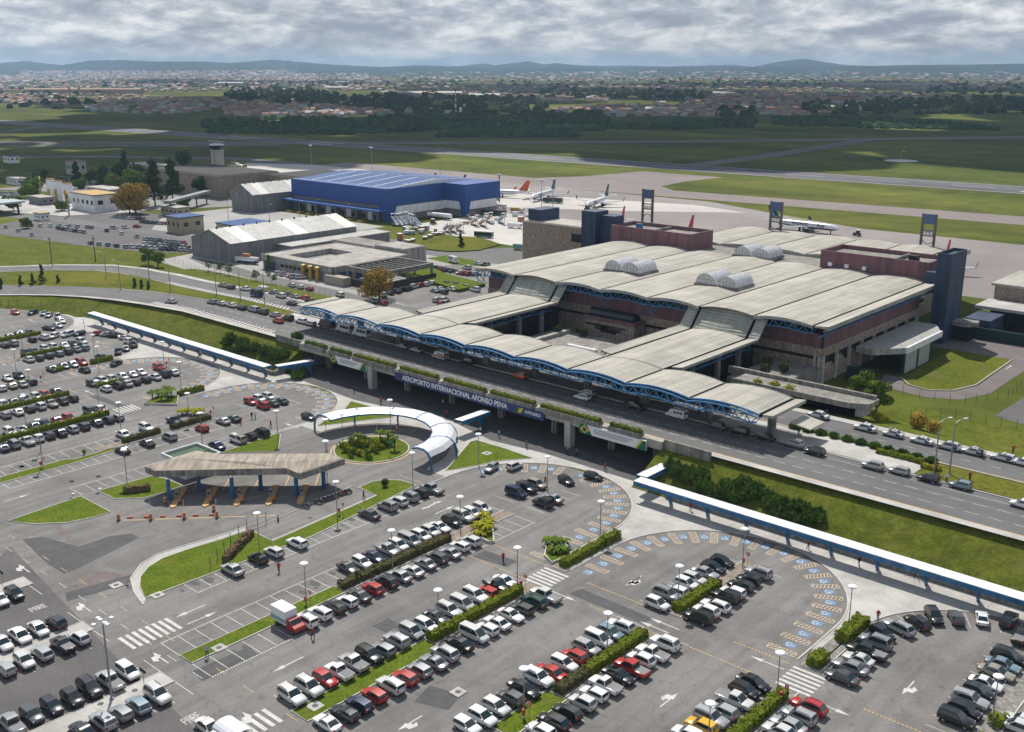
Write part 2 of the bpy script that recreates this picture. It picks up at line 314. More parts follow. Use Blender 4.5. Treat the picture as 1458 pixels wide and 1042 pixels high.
# car park
car_park = struct(sheet('car_park', [(-470,-40),(80,-40),(80,160.2),(-298,160.2),(-328,160.2),(-339.5,158.4),(-354,153.8),(-368,146.2),(-385,133.4),(-420,109.4),(-470,75)], asphalt, 0.0, px=False))
CP = car_park
LOTS = [(-338.3,134.3,22),(-297.5,135.9,20.5),(-253.3,134.6,21),(-210,142,19.2),(-122,141,20.1),(-77.3,135.9,20.3),(-34.5,136.5,19.5)]
plaza = [(80,160.15)]
y_base = 122.5
for cx, cy, r in reversed(LOTS):
    plaza += [(cx+r, max(y_base, 128) if cx != -338.3 else 128)] if cx != -34.5 else [(80,150),(cx+r,150)]
    a = arc(cx, cy, r, 8 if cx != -34.5 else 42, 176 if cx != -338.3 else 108, 26)
    plaza += a
    if cx == -122: plaza += [(-142.3,139.5),(-146,139.5)] + arc(-165.7,140,17.2,0,180,30) + [(-185.5,139.5),(-189.5,139.5)]
    elif cx != -338.3: plaza += [(cx-r, 128)]
plaza = [p for i, p in enumerate(plaza) if i == 0 or (Vector(p)-Vector(plaza[i-1])).length > .05]
plaza += [(-342.5,157.2),(-339.5,158.2),(-328,160.1),(-298,160.1),(-229,160.1),(-229,172),(-111,172),(-111,160.15)]
pavement = struct(sheet('pavement', plaza, concrete, .012, px=False))
for cx, cy, r in LOTS: kerb([(cx+r+.1, 124)]*(cx < -40) + arc(cx, cy, r+.1, 0 if cx < -40 else 42, 180, 30) + [(cx-r-.1, 124)], pavement, .22, .1)
kerb(arc(-165.7,140,17.2,2,178,34), pavement, .22, .1)
# joints of the concrete slabs
jm = mat('joint', (.2,.19,.18), .9, .1)
for k in range(34):
    x = -330 + k*9
    if -229 < x < -106: continue
    mb = MB().box(x-.03, x+.03, 154.5, 160, .0, .016); mb.build('joint', jm, pavement)
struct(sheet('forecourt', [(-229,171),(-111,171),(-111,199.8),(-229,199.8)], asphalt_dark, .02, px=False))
fore_shade = struct(sheet('forecourt_shade', [(-196,160.5),(-229,163),(-229,171.5),(-111,171.5),(-111,163),(-136,163.2),(-150,161.5),(-166,165)], asphalt_patch, .024, px=False))  # dark sheet painting shade onto the concrete in front of the viaduct
# the broad diagonal drive before the toll canopy and its patches
z6 = zoomer(0, 620); z0 = zoomer(0, 792); k3 = zoomer(300, 620)
for pts, m in (([(130,615),(250,600),(470,660),(640,600),(780,580),(830,605),(760,640),(560,740),(440,800),(380,820),(280,760)], asphalt_patch), ([(450,860),(580,795),(760,830),(570,940)], asphalt_warm), ([(310,545),(360,540),(490,660),(460,655)], asphalt_warm)):
    sheet('asphalt_patch', [z6(*p) for p in pts], m, .004, CP)
for pts in ([(0,0),(60,-60),(520,420),(700,610),(1000,880),(1300,1160),(1100,1200),(300,1200),(-200,1200),(-200,0)],):
    sheet('asphalt_patch', [z0(*p) for p in pts], asphalt_dark, .0035, CP)
for x, y, l, wd, an in ((-116,70,9,3,90),(-88,84,5,4,20),(-107,92,3,3,0),(-150,70,12,3,80),(-86,119,14,2.5,0),(-180,118,10,3,40),(-240,119,16,2,2),(-110,119,7,3,8)):
    mb = MB(); c, s_ = math.cos(R(an)), math.sin(R(an)); mb.face([(x+c*a*l/2-s_*b*wd/2, y+s_*a*l/2+c*b*wd/2, .005) for a, b in ((-1,-1),(1,-1),(1.1,.9),(-.9,1.1))]); mb.build('asphalt_patch', asphalt_patch, CP)
# lawns with kerbs
lawn_n = [0]
def lawn(pts, px=True, z=.10, m=None, kb=True, nm='lawn', label=None):
    q = [P(x, y, 0) for x, y in pts] if px else list(pts)
    if sum(p[0]*r_[1]-r_[0]*p[1] for p, r_ in zip(q, q[1:]+q[:1])) < 0: q = q[::-1]
    o = struct(MB().prism(q, .001, z).build(nm, m or lawn_m))
    if kb: kerb(q, o, .18, .14, closed=True)
    return o
n8 = lambda x, y: (440 + x*.16461, 560 + y*.16461)
f6 = zoomer(600, 620)
tri = [P(*f6(x, y)) for x, y in ((145,208),(290,38),(330,30),(500,80),(655,135),(480,150),(330,180))]
lawn(tri, False); lawn([(-331.4-x, y) for x, y in tri], False)
lawn([z6(*p) for p in ((50,508),(480,362),(655,455),(550,488),(400,518),(200,527))])
lawn([z6(*p) for p in ((585,330),(900,242),(1000,262),(1080,300),(980,338),(850,372),(680,378))])
big = [z6(*p) for p in ((865,965),(828,900),(832,840),(880,782),(960,732),(1100,682),(1300,620))] + [k3(*p) for p in ((0,640),(120,598),(235,562),(365,630),(985,358),(880,310),(960,275),(1040,264),(1130,268),(1218,298),(1050,380),(600,600))]
lawn(big)
lawn([k3(*p) for p in ((60,105),(380,-5),(415,-5),(400,95))])
fo = [P(*z6(*p)) for p in ((865,968),(826,900),(829,838),(878,779),(958,729),(1098,679),(1298,617),(1458,562),(1458,543),(1290,598),(1090,655),(930,705),(835,765),(775,850),(795,930),(850,1005))]
sheet('footpath', fo, concrete, .02, CP, px=False); kerb([P(*z6(*p)) for p in ((1458,543),(1290,598),(1090,655),(930,705),(835,765),(775,850),(795,930),(850,1005))], CP, .2, .12)
moto = [P(*k3(*p)) for p in ((240,563),(835,302),(980,356),(362,624))]
kerb(moto, CP, .2, .12, closed=True)
lawn([z6(*p) for p in ((0,285),(0,250),(380,145),(450,140),(700,66),(735,70),(440,165))])
lawn([k3(*p) for p in ((-250,245),(-170,178),(-20,120),(40,110),(20,140),(-170,240))], kb=False) if False else None
for ax, y0, y1, hw in ((-121,67,94.5,1.5),(-98.2,69.3,93,1.7),(-76.6,84,94.8,1.7)):
    lawn([(ax-hw,y0),(ax+hw,y0),(ax+hw,y1),(ax-hw,y1)], False)
for ax, y0, y1, hw in ((-121,94.6,135,1.3),(-98.9,93.1,116.5,1.3),(-76.7,95,116.8,1.3),(-76.9,123,146,1.3),(-54.2,100,116.5,1.3),(-54.4,123,141,1.4),(-99.4,123,140,1.4),(-31.6,118,146,1.6),(-231,80,115,1.3),(-252.3,90,115.5,1.3),(-252.6,122,146,1.3),(-273.5,104,116,1.3),(-275,122,141,1.4),(-295.8,116,146,1.3),(-318,120,140,1.3),(-209.5,100,115,1.2),(-209.8,118,129,1.2)):
    lawn([(ax-hw,y0),(ax+hw,y0),(ax+hw,y1),(ax-hw,y1)], False, .1, soil_m if ax < -60 else concrete_old, nm='planting_strip')
for ax, y0, y1 in ((-140.1,40,62.5),(-119,38,63),(-161,40,63)):
    lawn([(ax-1.7,y0),(ax+1.7,y0),(ax+1.7,y1),(ax-1.7,y1)], False, .1, concrete, nm='median_strip')
isl = struct(MB().prism(arc(-165.6,140,8.1,0,360,40)[:-1], .001, .14).build('round_island', lawn_m)); kerb(arc(-165.6,140,8.1,0,360,40)[:-1], isl, .25, .16, closed=True)
ribbon('kerb_marking', arc(-165.6,140,8.75,120,400,40), -.16, .16, yellow_paint, .006, CP, None)
# ---------------------------------------------------------------- paint on the car park
def paint(name, q, m, z=.006, parent=None):
    mb = MB(); 
    for f in q: mb.face([(x, y, z) for x, y in f])
    o = mb.build(name, m, parent or CP)
    for p in o.data.polygons:
        if p.normal.z < 0: o.data.flip_normals(); break
    return o
def rect(x0, x1, y0, y1): return [(x0,y0),(x1,y0),(x1,y1),(x0,y1)]
line_me = MB().face([(-.06*40,-.055,0),(.06*40,-.055,0),(.06*40,.055,0),(-.06*40,.055,0)]).mesh('bay_line', white_paint)
def baylines(ax, y0, y1, sides, dotted=False, inner=1.5):
    n = int(round((y1-y0)/2.7))
    for s in sides:
        for i in range(n+1): obj('bay_line', line_me, CP, (ax+s*(inner+2.4), y0+i*2.7, .007))
        if dotted:
            q = []
            yy = y0
            while yy < y1:
                q.append(rect(ax+s*6.55-.14, ax+s*6.55+.14, yy, yy+.22)); yy += .42
            paint('dotted_line', q, white_paint)
for a in ((-121,67,135,(-1,1),True),(-98.4,70,116,(-1,1)),(-76.6,82,116,(-1,1)),(-76.9,123.5,145,(-1,1)),(-54.2,96,116,(-1,1)),(-54.4,123,137,(1,)),(-31.5,121,146,(-1,)),(-143.5,79,133,(1,),True),(-140,38,62,(-1,1)),(-119,36,62,(-1,1)),(-161,38,62,(1,)),
          (-229.2,83,116,(-1,1)),(-251.5,93,116,(-1,1)),(-252.8,122,146,(-1,1)),(-273.4,100,116,(-1,1)),(-274.5,122,140,(-1,1)),(-295.3,118,146,(-1,1)),(-317.8,118,140,(-1,1)),(-208.6,78,130,(-1,1),True),(-186.9,86,131,(-1,),True),(-122,139,150,(-1,1)),(-209.8,139,150,(-1,1)),(-338,118,140,(1,))): baylines(*a)
def place(pts, c, an): ca, sa = math.cos(an), math.sin(an); return [(c[0]+x*ca-y*sa, c[1]+x*sa+y*ca) for x, y in pts]
ARROW = [(-2.6,-.1),(.7,-.1),(.7,-.42),(2.6,0),(.7,.42),(.7,.1),(-2.6,.1)]
ARROW2 = [(-2.2,-.1),(.3,-.1),(.3,-.4),(2.0,-.02),(.9,.3),(.9,.9),(-.3,1.2),(-.8,.5),(-.1,.5),(-.1,.1),(-2.2,.1)]
z1 = zoomer(300, 792); z2 = zoomer(600, 792); z3 = zoomer(850, 792); z4 = zoomer(1108, 792); f8 = zoomer(850, 620); e4 = zoomer(0, 400); g4 = zoomer(300, 420)
for z, x, y, an, k in ((z0,140,70,180,1),(z0,500,300,180,1),(z0,950,600,180,1),(z1,240,960,180,1),(z0,1130,325,-90,0),(z0,1200,365,90,0),(z1,460,640,-90,0),(z1,1180,990,-90,1),(z3,430,850,90,1),(z3,400,400,180,0),(z3,340,420,180,0),(z3,1010,630,180,0),(z4,770,780,-90,1),(z3,210,150,-90,1),(f8,220,860,-90,1),(f6,840,950,0,0),(z3,1390,900,0,0),(f6,60,410,90,0),(f6,140,440,90,0),(z6,100,370,90,0),(g4,480,775,180,0),(e4,190,235,180,0),(e4,590,365,180,0),(e4,530,660,180,0),(e4,80,480,180,0),(e4,10,490,0,0),(k3,1310,415,-90,0)):
    q = place(ARROW2 if k else ARROW, P(*z(x, y)), R(an)); paint('arrow_marking', [q], white_paint, .008)
def crosswalk(x0, x1, y0, y1, along, n):
    for i in range(n):
        t0 = i/n; t1 = (i+.5)/n
        q = rect(lerp(x0,x1,t0), lerp(x0,x1,t1), y0, y1) if along == 'x' else rect(x0, x1, lerp(y0,y1,t0), lerp(y0,y1,t1))
        paint('crosswalk_stripe', [q], white_paint, .007)
crosswalk(-133.5,-129,63.5,72,'y',8); crosswalk(-101.5,-96.5,116.8,122.8,'y',6); crosswalk(-56.5,-51.5,116.8,122.8,'y',6); crosswalk(-103,-99,61,68,'y',6); crosswalk(-234,-229,116.5,122,'y',6)
for x0, x1, y in ((-220,-100,68.6),(-100,-20,68.6),(-176,-110,65.9)):
    q = [rect(x, x+2.4, y-.045, y+.045) for x in [x0 + i*6.5 for i in range(int((x1-x0)/6.5))]]; paint('lane_line', q, yellow_paint if y > 66 else white_paint, .006)
for x0, x1, y, in ((-93,-80,122.6),(-66,-57,122.4),(-88,-82,116.9),(-70,-60,116.9),(-45,-37,119),(-121,-101,122.9),(-117,-101.5,116.9),(-150,-143,134)):
    paint('kerb_marking', [rect(x0+i*.55, x0+i*.55+.36, y-.09, y+.09) for i in range(int((x1-x0)/.55))], yellow_paint, .008)
# disabled bays round the half circles
chair = [[(-.07,.55),(.07,.55),(.07,.1),(-.07,.1)],[(.07,.18),(.42,.18),(.42,.05),(.07,.05)],[(.34,.05),(.46,.05),(.6,-.4),(.48,-.45)]] + [[(.32*math.cos(a)-.05,.32*math.sin(a)-.2),(.45*math.cos(a)-.05,.45*math.sin(a)-.2),(.45*math.cos(a+.5)-.05,.45*math.sin(a+.5)-.2),(.32*math.cos(a+.5)-.05,.32*math.sin(a+.5)-.2)] for a in [2.4+.5*i for i in range(8)]]
def hatch(c, an):
    L, Wd = 4.4, 1.35; q = [rect(-L/2, L/2, -Wd/2, -Wd/2+.1), rect(-L/2, L/2, Wd/2-.1, Wd/2), rect(-L/2, -L/2+.1, -Wd/2, Wd/2), rect(L/2-.1, L/2, -Wd/2, Wd/2)]
    for i in range(7): x = -L/2+.1+i*.6; q.append([(x, -Wd/2), (x+.14, -Wd/2), (x+.74, Wd/2), (x+.6, Wd/2)])
    paint('hatched_marking', [place(f, c, an) for f in q], peach_paint, .008)
def wheelchair(c, an):
    o = paint('wheelchair_symbol', [place(rect(-.85,.85,-.7,.7), c, an)], blue_paint, .008)
    paint('wheelchair_figure', [place([(x*1.05, y*1.05) for x, y in f], c, an+math.pi/2) for f in chair], white_paint, .012)
def bays_along(path, skip=()):
    L = [0]
    for a, b in zip(path, path[1:]): L.append(L[-1] + (Vector(b)-Vector(a)).length)
    s, k = 1.0, 0
    while s < L[-1]:
        i = max(j for j in range(len(L)) if L[j] <= s); i = min(i, len(path)-2); a, b = Vector(path[i]), Vector(path[i+1]); t = (b-a).normalized(); p = a + t*(s-L[i]); inn = Vector((-t.y, t.x))
        an = math.atan2(inn.y, inn.x)
        if k not in skip:
            if k % 2 == 0: hatch(tuple(p+inn*2.5), an)
            else: wheelchair(tuple(p+inn*2.2), an)
        s += 2.05; k += 1
def lotpath(cx, cy, r, yl, yr, a0=0, a1=180): return ([(cx+r, yr)] if yr else []) + arc(cx, cy, r, a0, a1, 40) + ([(cx-r, yl)] if yl else [])
bays_along(lotpath(-77.3,135.9,20,124,124)); bays_along(lotpath(-122,141,19.8,None,124,0,165), (24,25,40)); bays_along(lotpath(-210,142,19,None,None,0,200)); bays_along(lotpath(-253.3,134.6,20.7,124,126,0,165))
# bare bay lines in the fan of cars by the walkway
for i in range(12):
    a = R(80+i*8); paint('bay_line', [place(rect(0, 4.6, -.055, .055), (-34.5+14.6*math.cos(a), 136.5+14.6*math.sin(a)), a)], white_paint, .007)
oil = mat('oil_stain', (.09,.087,.085), .8, .3, 1.5, fine=(4,.2)); sr = random.Random(77)
for i in range(110):
    ax = sr.choice((-121,-98.4,-76.6,-54.2,-143.5,-208.6,-229.2,-251.5)); x = ax+sr.choice((-1,1))*sr.uniform(3,5.5); y = sr.uniform(72,115); r_ = sr.uniform(.25,.8); n = 9
    MB().face([(x+r_*1.5*math.cos(6.283*k/n)*sr.uniform(.7,1.2), y+r_*math.sin(6.283*k/n)*sr.uniform(.7,1.2), .0055) for k in range(n)]).build('oil_stain', oil, CP)
iron = mat('manhole_iron', (.10,.095,.09), .7, .2, 2)
for z, x, y in ((z2,218,808),(z0,935,232),(z0,1300,545),(z1,620,890),(z0,597,880),(z6,690,890),(f6,388,107),(z0,800,800)):
    p = P(*z(x, y)); MB().prism([(p[0]-.9,p[1]-.9),(p[0]+.9,p[1]-.9),(p[0]+.9,p[1]+.9),(p[0]-.9,p[1]+.9)], 0, .125).build('manhole_slab', concrete, CP); MB().lathe((*p,.02), [(.42,0),(.42,.115)], 14).build('manhole_cover', iron, CP)
# PARE on the side lots
def letter_quads(ch):
    D = {'P': [rect(0,.25,0,2),rect(.25,.8,1.8,2),rect(.25,.8,.9,1.1),rect(.8,1.0,.9,2)], 'A': [rect(0,.22,0,2),rect(.78,1,0,2),rect(.22,.78,1.8,2),rect(.22,.78,.9,1.1)], 'R': [rect(0,.25,0,2),rect(.25,.8,1.8,2),rect(.25,.8,.9,1.1),rect(.8,1.0,1.1,1.9),[(.35,.9),(.6,.9),(1,0),(.75,0)]], 'E': [rect(0,.25,0,2),rect(.25,1,1.8,2),rect(.25,1,.9,1.1),rect(.25,1,0,.2)]}
    return D[ch]
for z, x, y in ((z0,225,305),(z0,1135,960)):
    c = P(*z(x, y)); q = []
    for i, ch in enumerate('PARE'): q += [place([((u+i*1.25-2.4)*.5, (v-1)*.75) for u, v in f], c, R(90)) for f in letter_quads(ch)]
    paint('road_word', q, white_paint, .009)
# ---------------------------------------------------------------- upper roads
XR = [-112,-140,-170,-200,-229]
up = [(90,179.8),(-111,179.8),(-229,179.8),(-290,179.8),(-314,179.2),(-332,177.6),(-347,174.6),(-362,169.8),(-374,163.5),(-388,154),(-420,128),(-470,92)]
def dens(path, st=4):
    o = []
    for a, b in zip(path, path[1:]):
        n = max(1, int((Vector(b)-Vector(a)).length/st)); o += [tuple(Vector(a).lerp(Vector(b), i/n)) for i in range(n)]
    return o + [path[-1]]
TZ = lambda x, y: plateau(x)
up = dens(up)
upper_road = struct(ribbon('upper_road', up, -7.4, 7.6, asphalt_road, .03, None, TZ)); UR = upper_road
ribbon('sidewalk', up, 7.6, 9.2, concrete, .14, UR, TZ); 
kerb(off(up, 7.55), UR, .2, .16, TZ); kerb(off(up, -7.4), UR, .3, .2, TZ)
ribbon('edge_line', up, 6.9, 7.12, yellow_paint, .036, UR, TZ)
ribbon('parking_line', up, -5.1, -5.0, white_paint, .036, UR, TZ)
def dashes(path, o_, m, L=2.4, gap=3.6, wd=.12, parent=None, z=.037, zf=TZ, nm='lane_line'):
    q = off(path, o_); run = 0; mb = MB(); tot = 0; pts = []
    for a, b in zip(q, q[1:]):
        a, b = Vector(a), Vector(b); d = (b-a).length; t = (b-a).normalized(); nrm = Vector((-t.y, t.x))*wd/2; s = -tot % (L+gap) if False else 0
        while s + L < d + gap:
            p0, p1 = a+t*s, a+t*min(d, s+L); 
            if (p1-p0).length > .3:
                za, zb = zf(*p0)+z, zf(*p1)+z
                mb.face([(*(p0-nrm), za), (*(p1-nrm), zb), (*(p1+nrm), zb), (*(p0+nrm), za)])
            s += L+gap
    o2 = mb.build(nm, m, parent)
    if o2.data.polygons and o2.data.polygons[0].normal.z < 0: o2.data.flip_normals()
    return o2
upc = dens(up, 5.5)
dashes(upc, 3.2, white_paint, parent=UR); dashes(upc, -1.2, white_paint, parent=UR)
# zebra band beside the curve
for i in range(38):
    x = -247 - i*1.75; y = 172.75
    mb = MB(); zt = plateau(x)+.05; mb.face([(x, y, zt), (x-.8, y, zt), (x-1.5, y+2.5, zt), (x-.7, y+2.5, zt)]); o = mb.build('zebra_stripe', white_paint, UR); o.data.flip_normals() if o.data.polygons[0].normal.z < 0 else None
# second road (arrivals of the far carriageway)
for nm_, pth in (('taxi_road', [(90,202),(-60,202),(-110.9,202)]), ('side_road', [(-236,198.8),(-260,199),(-290,199.3),(-315,200.5),(-337,202.2),(-360,205),(-382,205.6),(-398,201),(-412,189.5),(-430,167),(-460,128)])):
    r2 = dens(pth, 5.5)
    TR = struct(ribbon(nm_, r2, -5.2, 5.2, asphalt_road, .03, None, TZ))
    kerb(off(r2, 5.3), TR, .2, .14, TZ); kerb(off(r2, -5.3), TR, .2, .14, TZ); ribbon('sidewalk', r2, -5.4, -7.6, concrete, .13, TR, TZ)
    dashes(r2, .4, white_paint, parent=TR); ribbon('edge_line', r2, 4.6, 4.8, yellow_paint, .036, TR, TZ)
for i in range(44):
    x = -268 - i*1.8; y = pl(x, [(-360,200.0),(-337,197.2),(-315,195.5),(-290,194.3),(-200,194.0)]); zt = plateau(x)+.055
    mb = MB(); mb.face([(x, y, zt), (x-.8, y+.03, zt), (x-2.2, y+2.3, zt), (x-1.4, y+2.25, zt)]); o = mb.build('zebra_stripe', white_paint, TR); o.data.flip_normals() if o.data.polygons[0].normal.z < 0 else None
median = struct(MB().prism([(-66,187.8),(80,187.8),(80,196),(-66,196)], 6.38, 6.55).build('median', grass_m))
med2 = struct(MB().prism([(-110,187.8),(-66.2,187.8),(-66.2,192.6),(-74,194.6),(-80,196.2),(-110,196.2)], 6.38, 6.56).build('pavement', concrete))
mlawn = struct(MB().prism([(-66,193.2),(-74,195),(-80,196.5),(-96,196.6),(-96,197.6),(-66,197.4)], 6.4, 6.6).build('lawn', lawn_m))
struct(MB().prism([(-243,187.4),(-110.2,187.4),(-110.2,198),(-243,198)], 6.3, 6.53).build('pavement', mat('paving_dark', (.16,.155,.15), .5, .2, .3, fine=(2,.1))))
struct(MB().prism([(-262,187.6),(-243.2,187.6),(-243.2,193),(-262,192.6)], 6.38, 6.53).build('pavement', concrete))
gm = struct(MB().prism(off([p for p in up if -385 < p[0] < -262], -8.6) + off([p for p in r2 if -399 < p[0] < -262], 6.6)[::-1] if False else [(-262.3,188.2),(-290,188.1),(-315,187.5),(-334,185.9),(-350,182.6),(-366,177),(-379,169.8),(-394,159),(-405,163),(-408,180),(-396,193),(-381,199),(-361,198.7),(-338,196),(-315,194.2),(-290,193.1),(-262.3,192.8)], 2.3, [plateau(x)+.1 for x in (-262.3,-290,-315,-334,-350,-366,-379,-394,-405,-408,-396,-381,-361,-338,-315,-290,-262.3)]).build('median', grass_m))
# ---------------------------------------------------------------- viaduct
via = thing('viaduct', 'long concrete road viaduct with planters and sign band before the terminal', 'viaduct', (-170,172,0))
def vb(name, mb, mats, smooth=None):
    o = mb.build(name, mats, via, smooth); o.location = (170,-172,0); return o
vb('deck', MB().box(-229,-111,171.0,187.4,5.3,6.40), concrete_old)
vb('edge_beam', MB().box(-229.5,-110.5,169.6,170.95,5.2,7.0), mat('beam_concrete', (.36,.335,.29), .9, .2, .3, fine=(2,.12)))
vb('parapet', MB().box(-241,-229.6,170.2,170.6,5.6,7.5), concrete_old); vb('parapet', MB().box(-110.4,-99.5,170.2,170.6,5.2,7.4), concrete_old)
vb('abutment', MB().prism([(-229,160.2),(-228.2,160.2),(-228.2,199.8),(-229,199.8)], 0, [1.2,1.2,6.3,6.3]), concrete_old); vb('abutment', MB().prism([(-111.8,163.5),(-111,163.5),(-111,199.8),(-111.8,199.8)], 0, [1.6,1.6,6.3,6.3]), concrete_old)
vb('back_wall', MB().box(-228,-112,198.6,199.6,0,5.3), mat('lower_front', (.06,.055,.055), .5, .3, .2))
PLANT = [(-226.5,-218.5),(-216,-208.4),(-206.2,-191.3),(-188.5,-175.8),(-173,-160),(-157.8,-145),(-142.6,-126.5),(-123.5,-116)]
for a, b in PLANT: vb('planter', MB().box(a-.3,b+.3,169.3,170.9,7.0,7.45).box(a-.3,b+.3,169.1,169.5,6.2,7.5), concrete_old)
for x in (-223.5,-207.5,-191.7,-175.5,-159.2,-142.7,-126.7,-115): vb('column', MB().box(x-.75,x-.15,174.4,175.6,0,5.3).box(x+.15,x+.75,174.4,175.6,0,5.3), concrete_old)
for x in (-199.8,-134.7): vb('column', MB().box(x-.8,x+.8,169.2,171,0,6.2), concrete)
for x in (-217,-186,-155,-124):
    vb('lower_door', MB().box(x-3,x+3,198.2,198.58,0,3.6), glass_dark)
# signs on the viaduct
sign_blue = mat('sign_blue', (.035,.055,.16), .5, .1, .5); sign_white = mat('sign_white', (.78,.79,.80), .6, .04); flag_green = mat('flag_green', (.01,.16,.07), .6, .06); flag_yellow = mat('flag_yellow', (.70,.50,.04), .6, .06); flag_blue = mat('flag_blue', (.02,.05,.22), .6, .06)
def text_mesh(txt, size, m, name, ext=.02, font_space=1.0):
    cu = bpy.data.curves.new(name, 'FONT'); cu.body = txt; cu.size = size; cu.extrude = ext; cu.align_x = 'CENTER'; cu.align_y = 'CENTER'; cu.space_character = font_space; cu.offset = .018*size
    o = bpy.data.objects.new(name, cu); COL.objects.link(o); dg = bpy.context.evaluated_depsgraph_get(); me = bpy.data.meshes.new_from_object(o.evaluated_get(dg)); bpy.data.objects.remove(o); bpy.data.curves.remove(cu)
    me.materials.clear(); me.materials.append(m); return me
def sign_text(txt, size, m, name, parent, loc, sx=1.0, rot=(math.pi/2, 0, 0), sp=1.0):
    me = text_mesh(txt, size, m, name, font_space=sp); o = obj(name, me, parent); o.location = loc; o.rotation_euler = rot; o.scale = (sx, 1, 1); return o
sb = thing('name_sign', 'long blue band naming the airport in white capitals on the viaduct', 'sign', (-166,169.2,4))
def at(o, mb, name, m, smooth=None): c = mb.build(name, m, o, smooth); c.location = -o.location; return c
at(sb, MB().box(-190,-141.3,169.05,169.5,4.55,6.65), 'board', sign_blue)
o = sign_text('AEROPORTO INTERNACIONAL AFONSO PENA', 1.75, sign_white, 'lettering', sb, (-3.6,-.19,1.6), 1.0)
wd_ = o.dimensions.x if o.dimensions.x > 1 else 40; bpy.context.view_layer.update(); o.scale = (35.2/max(1, o.dimensions.x), 1, 1)
at(sb, MB().prism([(0,0)]*0 or [(-149.3,5.0),(-147.4,5.0),(-146.8,6.3),(-148.7,6.3)], 0, .06) if False else MB().hexa([(-149.6,169.0,5.0),(-147.6,169.0,5.0),(-147.6,169.04,5.0),(-149.6,169.04,5.0)], [(-148.9,169.0,6.3),(-146.9,169.0,6.3),(-146.9,169.04,6.3),(-148.9,169.04,6.3)]), 'emblem_green', flag_green)
at(sb, MB().hexa([(-148.9,168.96,5.05),(-147.9,168.96,5.05),(-147.9,168.99,5.05),(-148.9,168.99,5.05)], [(-148.2,168.96,6.25),(-147.2,168.96,6.25),(-147.2,168.99,6.25),(-148.2,168.99,6.25)]), 'emblem_yellow', flag_yellow)
sign_text('INFRAERO', 1.05, sign_white, 'operator_name', sb, (21.6,-.19,1.6), .95)
def banner(xa, xb, label):
    t = thing('banner', label, 'banner', ((xa+xb)/2,169.2,4.5), 0, 'flag banners on the viaduct'); xc = (xa+xb)/2
    at(t, MB().box(xa,xb,169.05,169.5,4.4,6.5), 'board', sign_white)
    at(t, MB().hexa([(xa,169.0,4.4),(xa+3.4,169.0,4.4),(xa+3.4,169.04,4.4),(xa,169.04,4.4)], [(xa,169.0,6.5),(xa+2.0,169.0,6.5),(xa+2.0,169.04,6.5),(xa,169.04,6.5)]), 'flag_field', flag_green)
    at(t, MB().hexa([(xa+.2,168.96,5.4),(xa+1.4,168.96,4.5),(xa+1.4,168.99,4.5),(xa+.2,168.99,5.4)], [(xa+1.4,168.96,6.4),(xa+2.7,168.96,5.4),(xa+2.7,168.99,5.4),(xa+1.4,168.99,6.4)]), 'flag_diamond', flag_yellow)
    d = at(t, MB().lathe((0,0,0), [(.5,0),(.5,.03)], 14), 'flag_disc', flag_blue); d.rotation_euler = (math.pi/2,0,0); d.location = (xa+1.42-xc,-.25,.92)
    at(t, MB().hexa([(xb-2.2,169.0,4.4),(xb,169.0,4.4),(xb,169.04,4.4),(xb-2.2,169.04,4.4)], [(xb-.6,169.0,6.5),(xb,169.0,6.5),(xb,169.04,6.5),(xb-.6,169.04,6.5)]), 'end_field', flag_green)
    at(t, MB().hexa([(xb-2.7,168.97,4.4),(xb-2.2,168.97,4.4),(xb-2.2,168.99,4.4),(xb-2.7,168.99,4.4)], [(xb-1.1,168.97,6.5),(xb-.6,168.97,6.5),(xb-.6,168.99,6.5),(xb-1.1,168.99,6.5)]), 'end_stripe', flag_yellow)
    for k in range(3): at(t, MB().box(xa+3.9,xb-3.2-k*.8,169.0,169.04,5.85-k*.38,5.98-k*.38), 'print_line', grey_metal)
banner(-215.5,-201.2,'white flag banner hung beneath the short planters by the west abutment'); banner(-131.2,-114,'white flag banner hung over the underpass beside the east covered walkway')
# ---------------------------------------------------------------- terminal
term = thing('terminal_building', 'airport terminal with vaulted cream roofs, blue trusses, stone and plum walls', 'terminal', (-170,240,G0))
def tb(name, mb, mats, smooth=None):
    o = mb.build(name, mats, term, smooth); o.location = (170,-240,-G0); return o
J0, MODW = -112.2, 16.42
def J(k): return J0 - MODW*k
H_ARC = .85
def arcz(u): return H_ARC*(1-(2*u-1)**2)
def half_panel(side, ly, th=.18, wdt=MODW, n=6, g=.36):
    mb = MB(); us = [lerp(g/wdt, .498, i/n) for i in range(n+1)] if side == 0 else [lerp(.502, 1-g/wdt, i/n) for i in range(n+1)]
    for a, b in zip(us, us[1:]):
        xa, xb, za, zb = a*wdt, b*wdt, arcz(a), arcz(b)
        mb.hexa([(xa,.03,za-th),(xb,.03,zb-th),(xb,ly-.03,zb-th),(xa,ly-.03,za-th)], [(xa,.03,za),(xb,.03,zb),(xb,ly-.03,zb),(xa,ly-.03,za)])
    return mb.mesh('roof_panel', roof_sheet, 40)
def tpl(o, loc): o.location = (loc[0]+170, loc[1]-240, loc[2]-G0); return o
def vault_row(ks, y0, y1, z, ny):
    ly = (y1-y0)/ny; me = [half_panel(s, ly) for s in (0, 1)]
    for k in ks:
        for j in range(ny):
            for s in (0, 1): tpl(obj('roof_panel', me[s], term), (J(k+1), y0+j*ly, z))
    for k in sorted(set(list(ks)+[k+1 for k in ks])):
        tb('gutter', MB().box(J(k)-.4,J(k)+.4,y0+.02,y1-.02,z-.5,z-.1), gutter_m)
